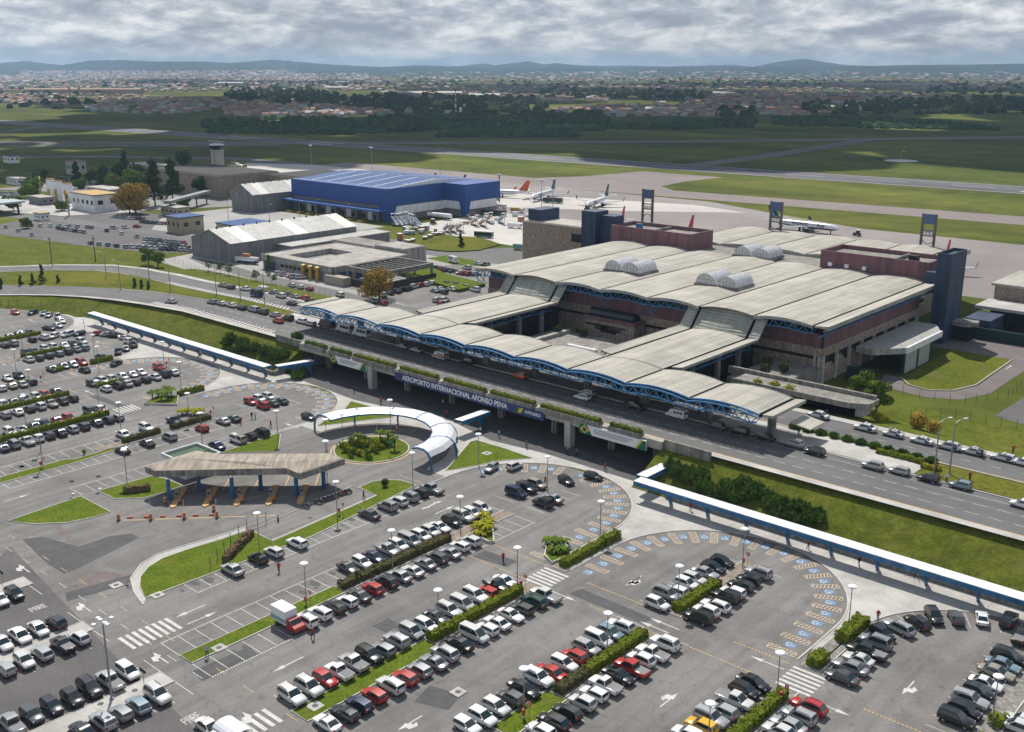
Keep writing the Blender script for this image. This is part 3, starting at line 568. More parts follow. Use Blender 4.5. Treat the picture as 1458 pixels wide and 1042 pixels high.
def truss_mesh(depth=1.5, r=.11, vs_=True):
    mb = MB(); n = 12; top = [(MODW*i/n, 0, arcz(i/n)-.35) for i in range(n+1)]; bot = [(MODW*i/n, 0, arcz(i/n)*.9-.45-depth*min(1, 5*min(i/n, 1-i/n)+.55)) for i in range(n+1)]
    for q in (top, bot):
        for a, b in zip(q, q[1:]): mb.bar(a, b, r*1.5)
    for i in range(n): mb.bar(top[i] if i % 2 == 0 else bot[i], bot[i+1] if i % 2 == 0 else top[i+1], r)
    for dy in (1.6,):
        for a, b in zip(top, top[1:]): mb.bar((a[0],dy,a[2]), (b[0],dy,b[2]), r*1.3)
        for i in range(0, n+1, 2): mb.bar(bot[i], (top[i][0],dy,top[i][2]), r*.8)
    if vs_:
        mb.bar((0,0,-.5),(1.9,2.6,-4.6),r*1.2); mb.bar((0,0,-.5),(-1.9,2.6,-4.6),r*1.2)
        mb.bar((-3.4,.2,-.6),(0,2.6,-4.6),r*1.2); mb.bar((3.4,.2,-.6),(0,2.6,-4.6),r*1.2)
    return mb.mesh('truss', steel_blue)
# front canopy
FY0, FY1, FZ = 182.2, 196.3, 13.0
vault_row(range(-1, 8), FY0, FY1, FZ, 3)
tm = truss_mesh(1.5, .13, False)
for k in range(-1, 8): tpl(obj('truss', tm, term), (J(k+1), FY0-1.2, FZ))
for k in range(-1, 8): 
    tpl(obj('truss', tm, term), (J(k+1), FY1-1.0, FZ))
def fascia(k, y, z, h=.8, m=None, ks=1):
    mb = MB(); n = 14
    for i in range(n):
        a, b = i/n, (i+1)/n; xa, xb = J(k+1)+a*MODW, J(k+1)+b*MODW; za, zb = z+arcz(a)+.06, z+arcz(b)+.06
        mb.hexa([(xa,y-.25,za-h),(xb,y-.25,zb-h),(xb,y,zb-h),(xa,y,za-h)], [(xa,y-.25,za),(xb,y-.25,zb),(xb,y,zb),(xa,y,za)])
    return tb('fascia', mb, m or fascia_m)
for k in range(-1, 8): fascia(k, FY0, FZ, .28, steel_blue); fascia(k, FY1+.27, FZ, .3)
for xe, s in ((J(-1), 1), (J(8), -1)):          # the cantilevered strips at the ends
    x0, x1 = sorted((xe+s*.53, xe+s*2.9)); tb('end_roof', MB().hexa([(x0,FY0,FZ-.3),(x1,FY0,FZ-.3),(x1,FY1,FZ-.3),(x0,FY1,FZ-.3)],[(x0,FY0,FZ+(.1 if s>0 else .35)),(x1,FY0,FZ+(.35 if s>0 else .1)),(x1,FY1,FZ+(.35 if s>0 else .1)),(x0,FY1,FZ+(.1 if s>0 else .35))]), roof_sheet)
tb('side_canopy', MB().hexa([(-92.6,189,10.2),(-88,189,9.6),(-88,195.5,9.6),(-92.6,195.5,10.2)],[(-92.6,189,10.4),(-88,189,9.8),(-88,195.5,9.8),(-92.6,195.5,10.4)]), roof_sheet)
for k in range(-1, 9):
    x = J(k)+(1.2 if k == 8 else -1.2 if k == -1 else 0)
    tb('column', MB().box(x-.65,x-.2,189.2,190.6,6.4,FZ-1.6).box(x+.2,x+.65,189.2,190.6,6.4,FZ-1.6).box(x-1,x+1,188.6,191.2,FZ-1.7,FZ-1.2), concrete_old)
    for a, b in ((-3.6,182.4),(3.6,182.4),(-3.6,195),(3.6,195)): tb('brace', MB().bar((x,189.9,FZ-1.7),(x+a,b,FZ-.9),.13), steel_blue)
# glazed entrance front behind the kerb and the hall floors behind it
tb('entrance_glazing', MB().box(-228,-111.9,198.2,198.5,6.4,11.4), glass_dark)
for i in range(39): x = -227.5+i*3.05; tb('mullion', MB().box(x-.06,x+.06,198.05,198.2,6.4,11.4), grey_metal)
# connectors
def connector(k, name='connector'):
    xa, xb = J(k+1), J(k); y0, y1, y2 = FY1+.6, 234.3, 239.4; z0_, z1_ = FZ, 18.5
    ly = (y1-y0)/7
    for s in (0, 1):
        me = half_panel(s, ly)
        for j in range(7): tpl(obj('roof_panel', me, term), (xa, y0+j*ly, z0_))
    n = 16; mb = MB()
    for i in range(n):
        a, b = lerp(.02,.98,i/n), lerp(.02,.98,(i+1)/n); p = lambda u, y, z: (xa+u*MODW, y, z+arcz(u))
        for j in range(8):
            t0, t1 = j/8, (j+1)/8; ya, yb, za, zb = lerp(y1,y2,t0), lerp(y1,y2,t1)-.02, lerp(z0_,z1_,t0), lerp(z0_,z1_,t1)
            mb.hexa([p(a,ya+.25,za-.15),p(b,ya+.25,za-.15),p(b,yb+.25,zb-.15),p(a,yb+.25,zb-.15)], [p(a,ya,za+.06),p(b,ya,za+.06),p(b,yb,zb),p(a,yb,zb)])
    tb('sloped_roof', mb, roof_slope)
    for x, s in ((xa, -1), (xb, 1)):
        tb('gutter', MB().box(x-.48,x+.48,y0,y1,z0_-.35,z0_-.05).hexa([(x-.3,y1,z0_-.4),(x+.3,y1,z0_-.4),(x+.3,y2,z1_-.4),(x-.3,y2,z1_-.4)],[(x-.3,y1,z0_-.03),(x+.3,y1,z0_-.03),(x+.3,y2,z1_-.03),(x-.3,y2,z1_-.03)]), gutter_m)
        q = sorted((x+s*.5, x+s*3.4)); zl, zr = (z0_+.1, z0_+.5) if s > 0 else (z0_+.5, z0_+.1)
        ys0 = y0+2.5
        tb('side_roof', MB().hexa([(q[0],ys0,zl-.3),(q[1],ys0,zr-.3),(q[1],y1,zr-.3),(q[0],y1,zl-.3)],[(q[0],ys0,zl),(q[1],ys0,zr),(q[1],y1,zr),(q[0],y1,zl)]), roof_sheet)
        dz = z1_-z0_
        tb('side_slope', MB().hexa([(q[0],y1+.02,zl-.3),(q[1],y1+.02,zr-.3),(q[1],y2,zr+dz-.3),(q[0],y2,zl+dz-.3)],[(q[0],y1+.02,zl),(q[1],y1+.02,zr),(q[1],y2,zr+dz),(q[0],y2,zl+dz)]), roof_slope)
        xo = x+s*3.45
        tb('edge_trim', MB().box(xo-.12,xo+.12,ys0,y1,z0_-.1,z0_+.56).hexa([(xo-.12,y1,z0_-.1),(xo+.12,y1,z0_-.1),(xo+.12,y2,z1_-.1),(xo-.12,y2,z1_-.1)],[(xo-.12,y1,z0_+.56),(xo+.12,y1,z0_+.56),(xo+.12,y2,z1_+.56),(xo-.12,y2,z1_+.56)]), fascia_m)
        tr = MB(); n2 = 12; xs_ = x+s*2.6
        for i in range(n2):
            a, b = lerp(ys0,y1,i/n2), lerp(ys0,y1,(i+1)/n2); tr.bar((xs_,a,z0_-.3),(xs_,b,z0_-.3),.16).bar((xs_-s*1.2,a,z0_-2.2),(xs_-s*1.2,b,z0_-2.2),.16); tr.bar((xs_,a,z0_-.3) if i%2 else (xs_-s*1.2,a,z0_-2.2), (xs_-s*1.2,b,z0_-2.2) if i%2 else (xs_,b,z0_-.3),.11)
        tb('side_truss', tr, steel_blue)
        for yy in (209,221,231): tb('column', MB().box(x-.5,x+.5,yy-.7,yy+.7,2.5,z0_-2), concrete_old)
    tb('link_wall', MB().box(xa+.8,xb-.8,y0,240,2.5,z0_-3), glass_dark)
connector(1); connector(5)
# main hall roof
MY0, MYM, MYR, MY1, MZ = 237.6, 311.0, 331.0, 372.5, 18.5
vault_row(range(0, 7), MY0, MYM, MZ, 13)
vault_row(range(1, 6), MYR, MY1, MZ, 7); tb('rear_roof', MB().hexa([(J(1)+.6,MYR,MZ-.4),(J(1)+8,MYR,MZ-.4),(J(1)+8,MY1,MZ-.4),(J(1)+.6,MY1,MZ-.4)],[(J(1)+.6,MYR,MZ+.05),(J(1)+8,MYR,MZ+1.2),(J(1)+8,MY1,MZ+1.2),(J(1)+.6,MY1,MZ+.05)]), roof_sheet)
for k in range(0, 7):
    if k not in (1, 5): 
        fascia(k, MY0-.02, MZ, .75)
        tpl(obj('truss', truss_mesh() if k == 0 else bpy.data.meshes['truss.001'] if 'truss.001' in bpy.data.meshes else tm, term), (J(k+1), MY0+.6, MZ-.55))
    fascia(k, MYM+.27, MZ, 1.0)
for k in range(1, 6): fascia(k, MYR-.02, MZ, 1.9, fascia_m)
tb('end_roof', MB().hexa([(J0+.35,MY0,MZ-.35),(J0+4,MY0,MZ-.35),(J0+4,MYM,MZ-.35),(J0+.35,MYM,MZ-.35)],[(J0+.35,MY0,MZ+.05),(J0+4,MY0,MZ+.4),(J0+4,MYM,MZ+.4),(J0+.35,MYM,MZ+.05)]), roof_sheet)
tb('end_fascia', MB().box(J0+4.02,J0+4.3,MY0-.2,MYM+.2,MZ-.6,MZ+.46), fascia_m)
tr = MB(); n2 = 26
for i in range(n2):
    a, b = lerp(MY0+.4,MYM,i/n2), lerp(MY0+.4,MYM,(i+1)/n2); x1, x2 = J0+3.8, J0+1.6
    tr.bar((x1,a,MZ-.7),(x1,b,MZ-.7),.17).bar((x2,a,MZ-2.8),(x2,b,MZ-2.8),.17).bar((x1,a,MZ-.7) if i%2 else (x2,a,MZ-2.8),(x2,b,MZ-2.8) if i%2 else (x1,b,MZ-.7),.12)
tb('side_truss', tr, steel_blue)
tb('valley_roof', MB().box(J(6),J0,MYM+.3,MYR-.3,MZ-1.6,MZ-.5), mat('dirty_roof', (.24,.225,.20), .9, .35, .4, fine=(1.5,.3)))
tb('valley_roof', MB().box(J(7),J(6)-.02,MYM+.3,MYR-10,MZ-1.6,MZ-.6), MAT['dirty_roof'])
# walls of the main hall: plum panels, stone bands, dark windows
WX0, WX1, WY = J(7)+1.0, -111.6, 242.6
tb('upper_glazing', MB().box(WX0+.4,WX1-.4,WY+.5,MYM-.5,13.0,MZ-.6), glass_dark)
npan = 19
for i in range(npan):
    a, b = lerp(WX0,WX1,i/npan), lerp(WX0,WX1,(i+1)/npan); tb('plum_panel', MB().box(a+.02,b-.02,WY,WY+.6,11.9,15.4), plum_m)
for i in range(12):
    a, b = lerp(WY+.65,305,i/12), lerp(WY+.65,305,(i+1)/12); tb('plum_panel', MB().box(WX1-.55,WX1,a+.02,b-.02,11.9,15.4), plum_m); tb('plum_panel', MB().box(WX0,WX0+.55,a+.02,b-.02,11.9,15.4), plum_m)
tb('corner_post', MB().box(WX1-.3,WX1+.15,WY-.15,WY+.3,11.0,15.8), black_m)
tb('stone_wall', MB().box(WX0-.2,WX1+.25,WY-.25,WY+.4,9.6,11.85).box(WX0,WX1,WY,WY+.5,2.4,8.7).box(WX0+.2,WX1-.2,WY+.3,WY+.5,8.7,9.6,1), [stone_m, black_m])
tb('stone_wall', MB().box(WX1-.4,WX1+.26,WY+.42,305,9.6,11.85).box(WX1-.5,WX1-.01,WY+.52,305,2.4,6.3).box(WX1-.5,WX1-.3,WY+.52,305,6.3,9.6,1), [stone_m, black_m])
for i in range(9):
    a = WY+1.5+i*7.2; tb('stone_infill', MB().box(WX1-.5,WX1-.02,a+.6,a+3.6,6.3,8.2 if i%3 else 7.4).box(WX1-.5,WX1-.02,a+3.6,a+5.0,6.3,7.2), stone_m)
for i in range(9): y = WY+.2+i*7.6; tb('column', MB().box(WX1-.1,WX1+.55,y,y+.75,2.4,9.6), mat('pale_column', (.45,.44,.42), .8, .15, 1, fine=(2,.1)))
for x in (WX1-1.6, WX1-.5): tb('column', MB().box(x-.3,x+.3,WY-.5,WY-.02,2.4,9.6), MAT['pale_column'])
tb('rear_hall', MB().box(J(6)+1,J(1)+7,MYM+.5,MY1-3,2.4,MZ-1.7).box(J(6)+1,J(1)+7,MYR+1,MY1-3,MZ-1.68,MZ-.6), stone_m)
# projecting stone bay with a dark barrel skylight
tb('stone_bay', MB().box(-183.2,-165.2,237.2,242.3,2.4,9.6), stone_m)
tb('bay_coping', MB().box(-183.5,-164.9,236.9,242.3,9.62,10.5), plum_m)
for x0_, x1_, zz0, zz1 in ((-182.6,-168,8.0,8.6),(-179,-170,7.0,8.0),(-177,-171.5,6.4,7.0)): tb('bay_window', MB().box(x0_,x1_,237.05,237.19,zz0,zz1-.02), glass_dark)
mb = MB(); n = 10
for i in range(n):
    a, b = math.pi*i/n, math.pi*(i+1)/n; y_a, y_b, za, zb = 239.8-2*math.cos(a), 239.8-2*math.cos(b), 10.5+2.2*math.sin(a), 10.5+2.2*math.sin(b)
    mb.face([(-182,y_a,za),(-166.5,y_a,za),(-166.5,y_b,zb),(-182,y_b,zb)][::-1])
mb.face([(-166.5,239.8-2*math.cos(math.pi*i/n),10.5+2.2*math.sin(math.pi*i/n)) for i in range(n+1)]).face([(-182,239.8-2*math.cos(math.pi*i/n),10.5+2.2*math.sin(math.pi*i/n)) for i in range(n+1)][::-1])
tb('barrel_skylight', mb, glass_dark, 50)
# low roofs between canopy and hall
tb('low_roof', MB().box(J(5)+3.6,J(2)-3.6,216,234,2.4,5.6), MAT['dirty_roof']); tb('court_floor', MB().box(J(5)+3.6,J(2)-3.6,201.3,242.4,2.2,2.8), asphalt_dark)
tb('low_parapet', MB().box(J(5)+3.6,J(2)-3.6,215.2,215.9,2.9,6.6).box(J(5)+3.6,J(2)-3.6,200.5,201.2,2.4,7.9), concrete_old)
tb('roof_duct', MB().box(-186,-184.5,217,233,5.6,6.6).box(-160,-158,222,234,5.6,7.2), fascia_m); tb('skylight_strip', MB().box(-176,-166,220,221.2,5.6,6.2), white_metal)
tb('low_roof', MB().prism([(-119,211.5),(-89.5,211.5),(-86.5,213.5),(-86.5,218.2),(-119,218.2)], 8.8, 9.3).box(-124,-87,218.22,219.0,8.4,10.2), concrete_old)
tb('low_parapet', MB().box(-119,-90,211.1,211.48,8.5,9.7).prism([(-90,211.1),(-86.2,213.3),(-86.2,218.2),(-86.5,218.2),(-86.5,213.5),(-90.1,211.48)], 8.5, 9.7), concrete_old)
tb('column', MB().box(-89.2,-87.4,213,217,6.4,8.78), concrete); tb('back_wall', MB().box(-120,-90,217.3,218,2.4,8.78), black_m)
tb('terrace', MB().box(-125,-112,219.5,242,2.4,7.0), concrete_old); tb('terrace', MB().box(-224,-208,204,242,2.4,6.0), concrete_old)
# penthouses, towers, chimney frames
def penthouse(x0, x1, y0, y1, z0_, z1_, inner):
    tb('penthouse_wall', MB().box(x0,x1,y0,y0+.5,z0_,z1_).box(x0,x1,y1-.5,y1,z0_,z1_).box(x0,x0+.5,y0+.5,y1-.5,z0_,z1_).box(x1-.5,x1,y0+.5,y1-.5,z0_,z1_), plum_m)
    tb('penthouse_roof', MB().box(x0+.5,x1-.5,y0+.5,y1-.5,z0_,z1_-1.3).box(inner,inner+.6,y0+.5,y1-.5,z1_-1.3,z1_-.3), MAT['dirty_roof'])
penthouse(-146.6,-112.2,311.8,327,16,24.2,-124); penthouse(-229,-194.5,311.6,326,16,24.2,-212)
for x in (-143,-137.5,-131.8): tb('cooler', MB().box(x-.6,x+.6,311.0,311.75,19.6,20.7), white_metal)
tb('roof_unit', MB().box(-121,-118.5,318,320.5,22.9,24.6), black_m); tb('roof_unit', MB().box(-221,-218.8,316,317.5,22.9,25), canopy_blue)
tb('tower', MB().box(-107.3,-103.2,303.5,315.8,G0-.5,27.8).box(-107.0,-103.5,303.8,315.5,27.8,27.9), [navy_m])
tb('tower_rim', MB().box(-107.3,-103.2,303.5,303.8,27.92,28.8).box(-107.3,-103.2,315.5,315.8,27.92,28.8).box(-107.3,-107,303.82,315.48,27.92,28.8).box(-103.5,-103.2,303.82,315.48,27.92,28.8), navy_m)
tb('tower_link', MB().box(-112,-107.4,309,312,16,22), navy_m)
tb('stair_tower', MB().box(-243,-236.5,312,320,G0-.5,28.2).box(-236.4,-230,315,321,G0-.5,26.8), navy_m)
tb('stone_block', MB().box(-275,-243.2,315,330,G0-.5,21.0), stone_m); tb('block_roof', MB().box(-274,-244,316,329,21.02,21.3), roof_sheet); tb('stair_tower', MB().box(-274.6,-268,318,329.5,21.02,25.6), navy_m)
for yy in (317,321,325): tb('block_window', MB().box(-250,-244,314.8,314.98,15.5,18.5) if yy == 317 else MB().box(-275.2,-275.02,yy,yy+2.5,4,7), glass_dark)
pyl = mat('pylon_steel', (.13,.11,.095), .6, .15, .6)
for x, y in ((-238,348),(-194.5,372),(-137,376)):
    t = thing('sign_pylon', 'tall twin post steel frame with blue top panel rising over the terminal roof', 'pylon', (x,y,G0), 0, 'steel pylons behind the terminal')
    dx = 2.3; PH = 31 if x < -230 else 27.5
    for s in (-1, 1): MB().box(s*dx-.35,s*dx+.35,-.4,.4,0,PH).build('post', pyl, t)
    MB().box(-1.95,1.95,-.35,.35,PH-3.6,PH-.1).build('top_panel', mat('pylon_panel', (.08,.13,.25), .5, .1), t)
    for zz1 in (PH-8,PH-6): MB().box(-1.8,1.8,-.3,.3,zz1,zz1+.4).build('crossbar', pyl, t)
    for q in (-1.2,0,1.2): MB().lathe((q,-.2,PH-7.6), [(.4,0),(.5,.6),(.3,1.3)], 8).build('floodlight', white_metal, t)
    mb = MB()
    for i in range(16): a, b = 2*math.pi*i/16, 2*math.pi*(i+1)/16; mb.bar((2.2*math.cos(a),.2,19+2.2*math.sin(a)),(2.2*math.cos(b),.2,19+2.2*math.sin(b)),.16)
    mb.build('ring', steel_blue, t)
# greenhouse skylights on the roof
film = mat('skylight_sheet', (.60,.60,.62), .35, .12, .8, fine=(1.5,.15), spec=.5)
def skylight(x, y, z):
    t = thing('barrel_skylight', 'translucent white barrel skylight with thin ribs on the terminal roof', 'skylight', (x,y,z), 0, 'barrel skylights on the terminal roof')
    mb = MB(); r, L, n = 3.2, 9.5, 12
    MB().box(-3.6,3.6,-.4,L+.4,-.6,.35).build('kerb', concrete_old, t)
    pt = [(-r*math.cos(math.pi*i/n), 3.0*math.sin(math.pi*i/n)+.36) for i in range(n+1)]
    for j in range(7):
        a, b = j*L/7+.03, (j+1)*L/7-.03; mb = MB()
        for (x0,z0_), (x1,z1_) in zip(pt, pt[1:]): mb.face([(x0,a,z0_),(x1,a,z1_),(x1,b,z1_),(x0,b,z0_)])
        mb.build('sheet', film, t, 40)
    for yy in (0.02, L-.02): MB().face([(px_,yy,pz_) for px_, pz_ in (pt if yy < 1 else pt[::-1])]).build('end_pane', film, t)
    for j in range(8):
        rb = MB()
        for (x0,z0_), (x1,z1_) in zip(pt, pt[1:]): rb.bar((x0,j*L/7,z0_+.02),(x1,j*L/7,z1_+.02),.05)
        rb.build('rib', grey_metal, t)
    rb = MB()
    for q in (-2,-1,0,1,2): rb.bar((q*1.05,-.03,.36),(q*1.05,-.03,3.0*math.sqrt(max(0,1-(q*1.05/3.2)**2))+.3),.05)
    rb.bar((-3.1,-.03,1.6),(3.1,-.03,1.6),.05); rb.build('end_frame', grey_metal, t); return t
for i, (x, y) in enumerate(((-190.2,260.5),(-183.6,260.5),(-157.3,260.8),(-150.4,260.8),(-174.5,311.8),(-167.7,311.8))): skylight(x, y, 19.2 if y < 300 else 18.9)['label'] = 'white barrel skylight of the pair ' + ('toward the stone block', 'toward the east connector', 'before the rear roof')[i//2] + (', farther from' if i % 2 == 0 else ', nearer to') + ' the navy tower'
# east wing and service court
tb('east_wing', MB().box(-103,-20,345,372,9,13.6).box(-103,-20,346,371,G0-.5,8.98,1), [stone_m, black_m]); tb('wing_roof', MB().box(-104,-20,344.4,373,13.62,14.4), roof_sheet)
tb('wing_deck', MB().box(-104,-20,331,343.8,8.6,9.5), concrete); tb('wing_wall', MB().box(-102,-20,340,343,G0-.5,8.58).box(-102.5,-95,318,331,G0-.5,8), [navy_m])
tb('wing_glazing', MB().box(-94.8,-20,332,332.3,G0-.5,8.4), glass_dark)
tb('court_wall', MB().box(-103,-84,316.5,317.2,G0-.5,6.0), mat('green_sheet', (.012,.035,.045), .5, .2, .3)); tb('hood', MB().prism([(-103,309),(-99,309),(-96.5,312),(-97,315),(-103,315)], 7.2, 8.4), concrete_old); tb('hood_post', MB().box(-102.5,-98.5,311,314.8,G0-.5,7.18), black_m)
tb('canopy_roof', MB().prism([(-109.8,259),(-105.3,258.2),(-99.4,265.5),(-99.4,290),(-103,297),(-109.8,297)], 8.0, 9.6), fascia_m); tb('canopy_lip', MB().box(-99.38,-98.7,265.5,290,8.1,9.75), white_metal)
for i in range(2): tb('canopy_wall', MB().box(-99.6,-99.3,266+i*9,274.6+i*9,G0-.3,8), mat('pale_green', (.36,.40,.36), .6, .08))
for i in range(3): tb('canopy_post', MB().box(-99.8,-99.1,265.3+i*9-.2,265.3+i*9+.45,G0-.3,8), MAT['green_sheet'])
tb('court_wall', MB().box(-108,-101,250,250.5,G0-.3,6.5), MAT['green_sheet'])
# rows of parked cars: (zoom origin x, y, row phrase, entries). entry = zoomx zoomy colour type nose(+ toward east, - toward west, or degrees)
CARS = [
(0,792,'the dark asphalt lot beside the floodlight mast','5 260 W s +;80 215 K h +;15 515 W s +;115 465 W s +;225 425 W s +;330 385 K h -;40 670 S h -;140 615 W h +;248 570 S h -;375 525 K p -;470 480 W h -;65 990 S p -;195 945 G h +;315 890 K h +;425 835 K h +;530 780 K v +;655 740 S p -;750 675 W m +;475 1020 K s -;610 975 S v -;730 935 S h -;820 880 L h -;940 825 W v +;1240 1015 W s +'),
(300,792,'the row west of the long grass strip','490 830 W v +;580 775 W v +;685 730 R h +;770 685 W p -;850 630 S p -;935 580 K v +;1025 550 S h -;1100 495 S v -;1180 440 S m +;1275 405 W h +'),
(600,792,'the row west of the long hedge','90 360 G s +;165 320 W v +;250 285 W m +;315 230 W v +;395 215 R h -;430 160 K p +;500 145 W s +'),
(300,792,'the row east of the long grass strip','690 985 W s -;805 935 K w -;880 875 B h -;970 820 R h -;1070 765 W v -;1145 715 R h -;1225 665 S h -;1325 625 S s -'),
(600,792,'the row east of the long hedge','150 580 S v -;230 520 K s -;295 455 W m +;390 430 W h -;460 395 W s -;520 340 W s +;580 300 G h -;660 260 N w -;740 230 W p -'),
(300,620,'the row behind the red box truck','570 1100 W v -;660 1060 W v -;740 1020 K w -;815 985 W h -;880 945 G s -;960 905 R h -;1050 870 K h -;1130 835 S s -;1200 800 W s -;1265 755 S s -;1340 722 G h -;1410 690 S s -;1465 650 W h -;1530 620 W h -'),
(300,620,'the row below the yellow palms','830 790 G s +;915 760 W h +;985 725 B s +;1040 670 S p +;1115 650 W h +;1180 620 S m +;1245 590 W h +;1305 565 W h +;1360 540 W s +;1415 500 K h +;1490 475 W v +;1545 455 W h +;1605 425 W h +'),
(300,620,'the kerb row below the toll canopy','150 805 S s -;295 735 K h -;375 690 W h -;520 640 W v -;940 465 G s -;1040 415 S v -;1105 385 W h -;1165 360 S v -;1235 335 K h -;1300 310 S p -'),
(600,792,'the row west of the flowering hedge','285 1010 W h +;365 955 W h +;445 890 W h +;545 845 G h -;590 775 K s +;690 720 W v +;775 690 R s -;845 635 W h +;920 595 R h -;975 535 S h +;1045 490 W m +;1120 450 L h +;1170 405 W w -'),
(600,792,'the row east of the flowering hedge','700 1025 W h -;790 980 K h -;880 930 K h -;965 870 W h -;1030 815 W h -;1100 765 W p -;1160 700 K s +;1260 665 R p -;1295 605 W h -;1370 570 W p -;1430 510 W v -'),
(850,792,'the short row west of the clipped hedge','355 280 W h +;390 215 S v +;470 205 W h -;520 155 W h +;580 130 W h +;655 100 S s +;710 70 K h +;745 30 K h +'),
(850,792,'the short row east of the clipped hedge','610 365 K v -;670 330 W h -;715 295 W w -;765 240 K v -;815 215 W h -;850 170 K h -;870 125 K h -;935 90 S v -'),
(850,792,'the row west of the corner hedge','500 1035 W h -;625 1005 Y h -;675 955 S v +;765 925 S h -;820 850 W p +;880 795 K h +;945 755 K s +'),
(850,792,'the row east of the corner hedge','1075 1035 W s -;1140 1000 S s -;1195 945 S v -;1255 890 R w -'),
(1108,792,'the curved row by the covered walkway','395 720 G s -;445 660 S s -;460 600 W s -;515 560 K p -;570 505 S v -;620 455 K h -20;715 420 S w 165;825 390 K h 155;925 350 K h -50;1055 360 G h 125;1210 365 W s 112;1370 375 K v 92;1445 470 K p 92'),
(1108,792,'the row beside the round shrubs','1375 600 K v +;1360 650 L s +;1320 695 E s +;1215 745 W s +;1195 800 K h +;1125 845 S v +;1095 910 K h +;1040 955 K v +;1430 970 W h -;1440 1015 W h -'),
(600,620,'the half round lot near the viaduct','565 340 B m +;620 310 K v +;690 290 E h +;715 395 K v -;785 375 S s -;860 265 K h -15;1020 240 K h 10;415 190 S h -75;553 180 W h 90'),
(300,420,'the half round lot beside the ring canopy','240 630 R h +;290 615 W h +;345 600 W h +;310 655 R h -;370 640 G s -;415 625 N s -;580 720 K h 0'),
(300,420,'the lot behind the toll canopy','75 745 S s -;135 730 N s -;160 855 E v -;230 835 K h -;295 815 K m -;40 895 B s +;-30 925 B h +'),
(0,400,'the far curved corner of the west lot','90 185 O h 0;195 185 K s -60;265 190 L s -50;290 200 S s -40;345 212 S v -20;365 235 W s -10;340 262 W s 10;290 278 K s 20'),
(0,400,'the row beyond the first clipped hedge','60 328 G s +;115 318 K s +;175 303 K h +;35 380 K h -;85 370 S v -;190 345 K h -;250 330 W v -;320 325 W h -60;400 315 W m -70;470 310 K h -80'),
(0,400,'the curved row near the walkway end','590 308 R h 60;640 315 S s 40;680 322 K s 30;745 335 W s 20;770 360 W v 5;785 377 K p -10;745 397 G s -20;700 417 K p -30'),
(0,400,'the row around the narrow hedge','155 425 K h +;205 415 G h +;260 397 W h +;318 390 W h +;380 380 W s +;440 375 K h +;485 360 W v +;175 465 W s -;235 457 K h -;295 443 K h -;350 430 L h -;405 420 K h -;440 400 S s -;490 393 L h -;595 450 K h -'),
(0,400,'the row with the low box hedges','310 520 K s +;370 500 G s +;435 495 S s +;490 485 R v +;500 525 K s -;690 485 K s 120'),
(0,400,'the short row at the west edge','45 575 W s +;110 560 K h +;60 615 E s -;135 612 W s -;185 597 K h -;10 635 W h -'),
(0,400,'the row along the thin hedge','25 730 W h +;85 715 K s +;150 700 W v +;215 685 W h +;270 672 R h +;335 655 K s +;35 795 S h -;105 775 W s -;175 757 K h -;240 743 W h -;300 725 E p -;360 707 K s -;430 695 K h -'),
(0,400,'the row along the broad hedge','60 895 W v +;130 880 W s +;210 860 N s +;270 845 K h +;345 830 R s +;410 812 R h +;525 770 G m +;600 760 W h +;20 990 B s -;80 970 S v -;165 950 W p -;230 935 W h -;290 915 K h -;360 900 K s -;425 875 S h -;490 860 K h -;565 835 K s -;635 820 K h -;690 805 S h -'),
(0,400,'the middle row of the west lot','550 608 K h +;600 585 W h +;670 580 W h +;730 567 W s +;780 550 S s +;845 545 W s +;635 640 W h -;700 620 K v -;750 608 W s -;808 600 K h -;865 585 K h -;915 567 W s -;965 548 K v -;1025 540 W s -;940 512 R v +'),
(0,400,'the sparse rows before the green roof','740 910 W s +;870 870 W v +;875 960 K s -;1000 920 S m -;725 1000 K s -;1030 825 B p +;1200 872 R h -;1410 940 W v +'),
]
# ---------------------------------------------------------------- covered walkways
WM = white_metal
def walkway(name, label, path, posts, y_sign):
    t = thing(name, label, 'canopy', (path[0][0], path[0][1], 0))
    A, Bq = off(path, 1.2), off(path, -1.2)
    for i in range(len(path)-1):
        L = (Vector(path[i+1])-Vector(path[i])).length; n = max(1, round(L/6))
        for j in range(n):
            q = []
            for P0, P1 in ((A[i], A[i+1]), (Bq[i], Bq[i+1])):
                q.append((Vector(P0).lerp(Vector(P1), j/n), Vector(P0).lerp(Vector(P1), (j+1)/n)))
            (a0, a1), (b0, b1) = q
            at(t, MB().hexa([(*a0,3.62),(*a1,3.62),(*b1,3.72),(*b0,3.72)][::-1], [(*a0,3.72),(*a1,3.72),(*b1,3.82),(*b0,3.82)][::-1]), 'roof_sheet', WM)
    for q in (A, Bq):
        mb = MB()
        for a, b in zip(q, q[1:]): dn = Vector((-(b[1]-a[1]), b[0]-a[0])).normalized()*.1; mb.hexa([(a[0]-dn.x,a[1]-dn.y,2.8),(b[0]-dn.x,b[1]-dn.y,2.8),(b[0]+dn.x,b[1]+dn.y,2.8),(a[0]+dn.x,a[1]+dn.y,2.8)], [(a[0]-dn.x,a[1]-dn.y,3.6),(b[0]-dn.x,b[1]-dn.y,3.6),(b[0]+dn.x,b[1]+dn.y,3.6),(a[0]+dn.x,a[1]+dn.y,3.6)])
        at(t, mb, 'edge_beam', canopy_blue)
    for x, y in posts:
        at(t, MB().hexa([(x-.16,y-.3,0),(x+.16,y-.3,0),(x+.16,y+.35,0),(x-.16,y+.35,0)], [(x-.16,y-1.9,2.8),(x+.16,y-1.9,2.8),(x+.16,y-.6,2.8),(x-.16,y-.6,2.8)]), 'post', canopy_blue)
    return t
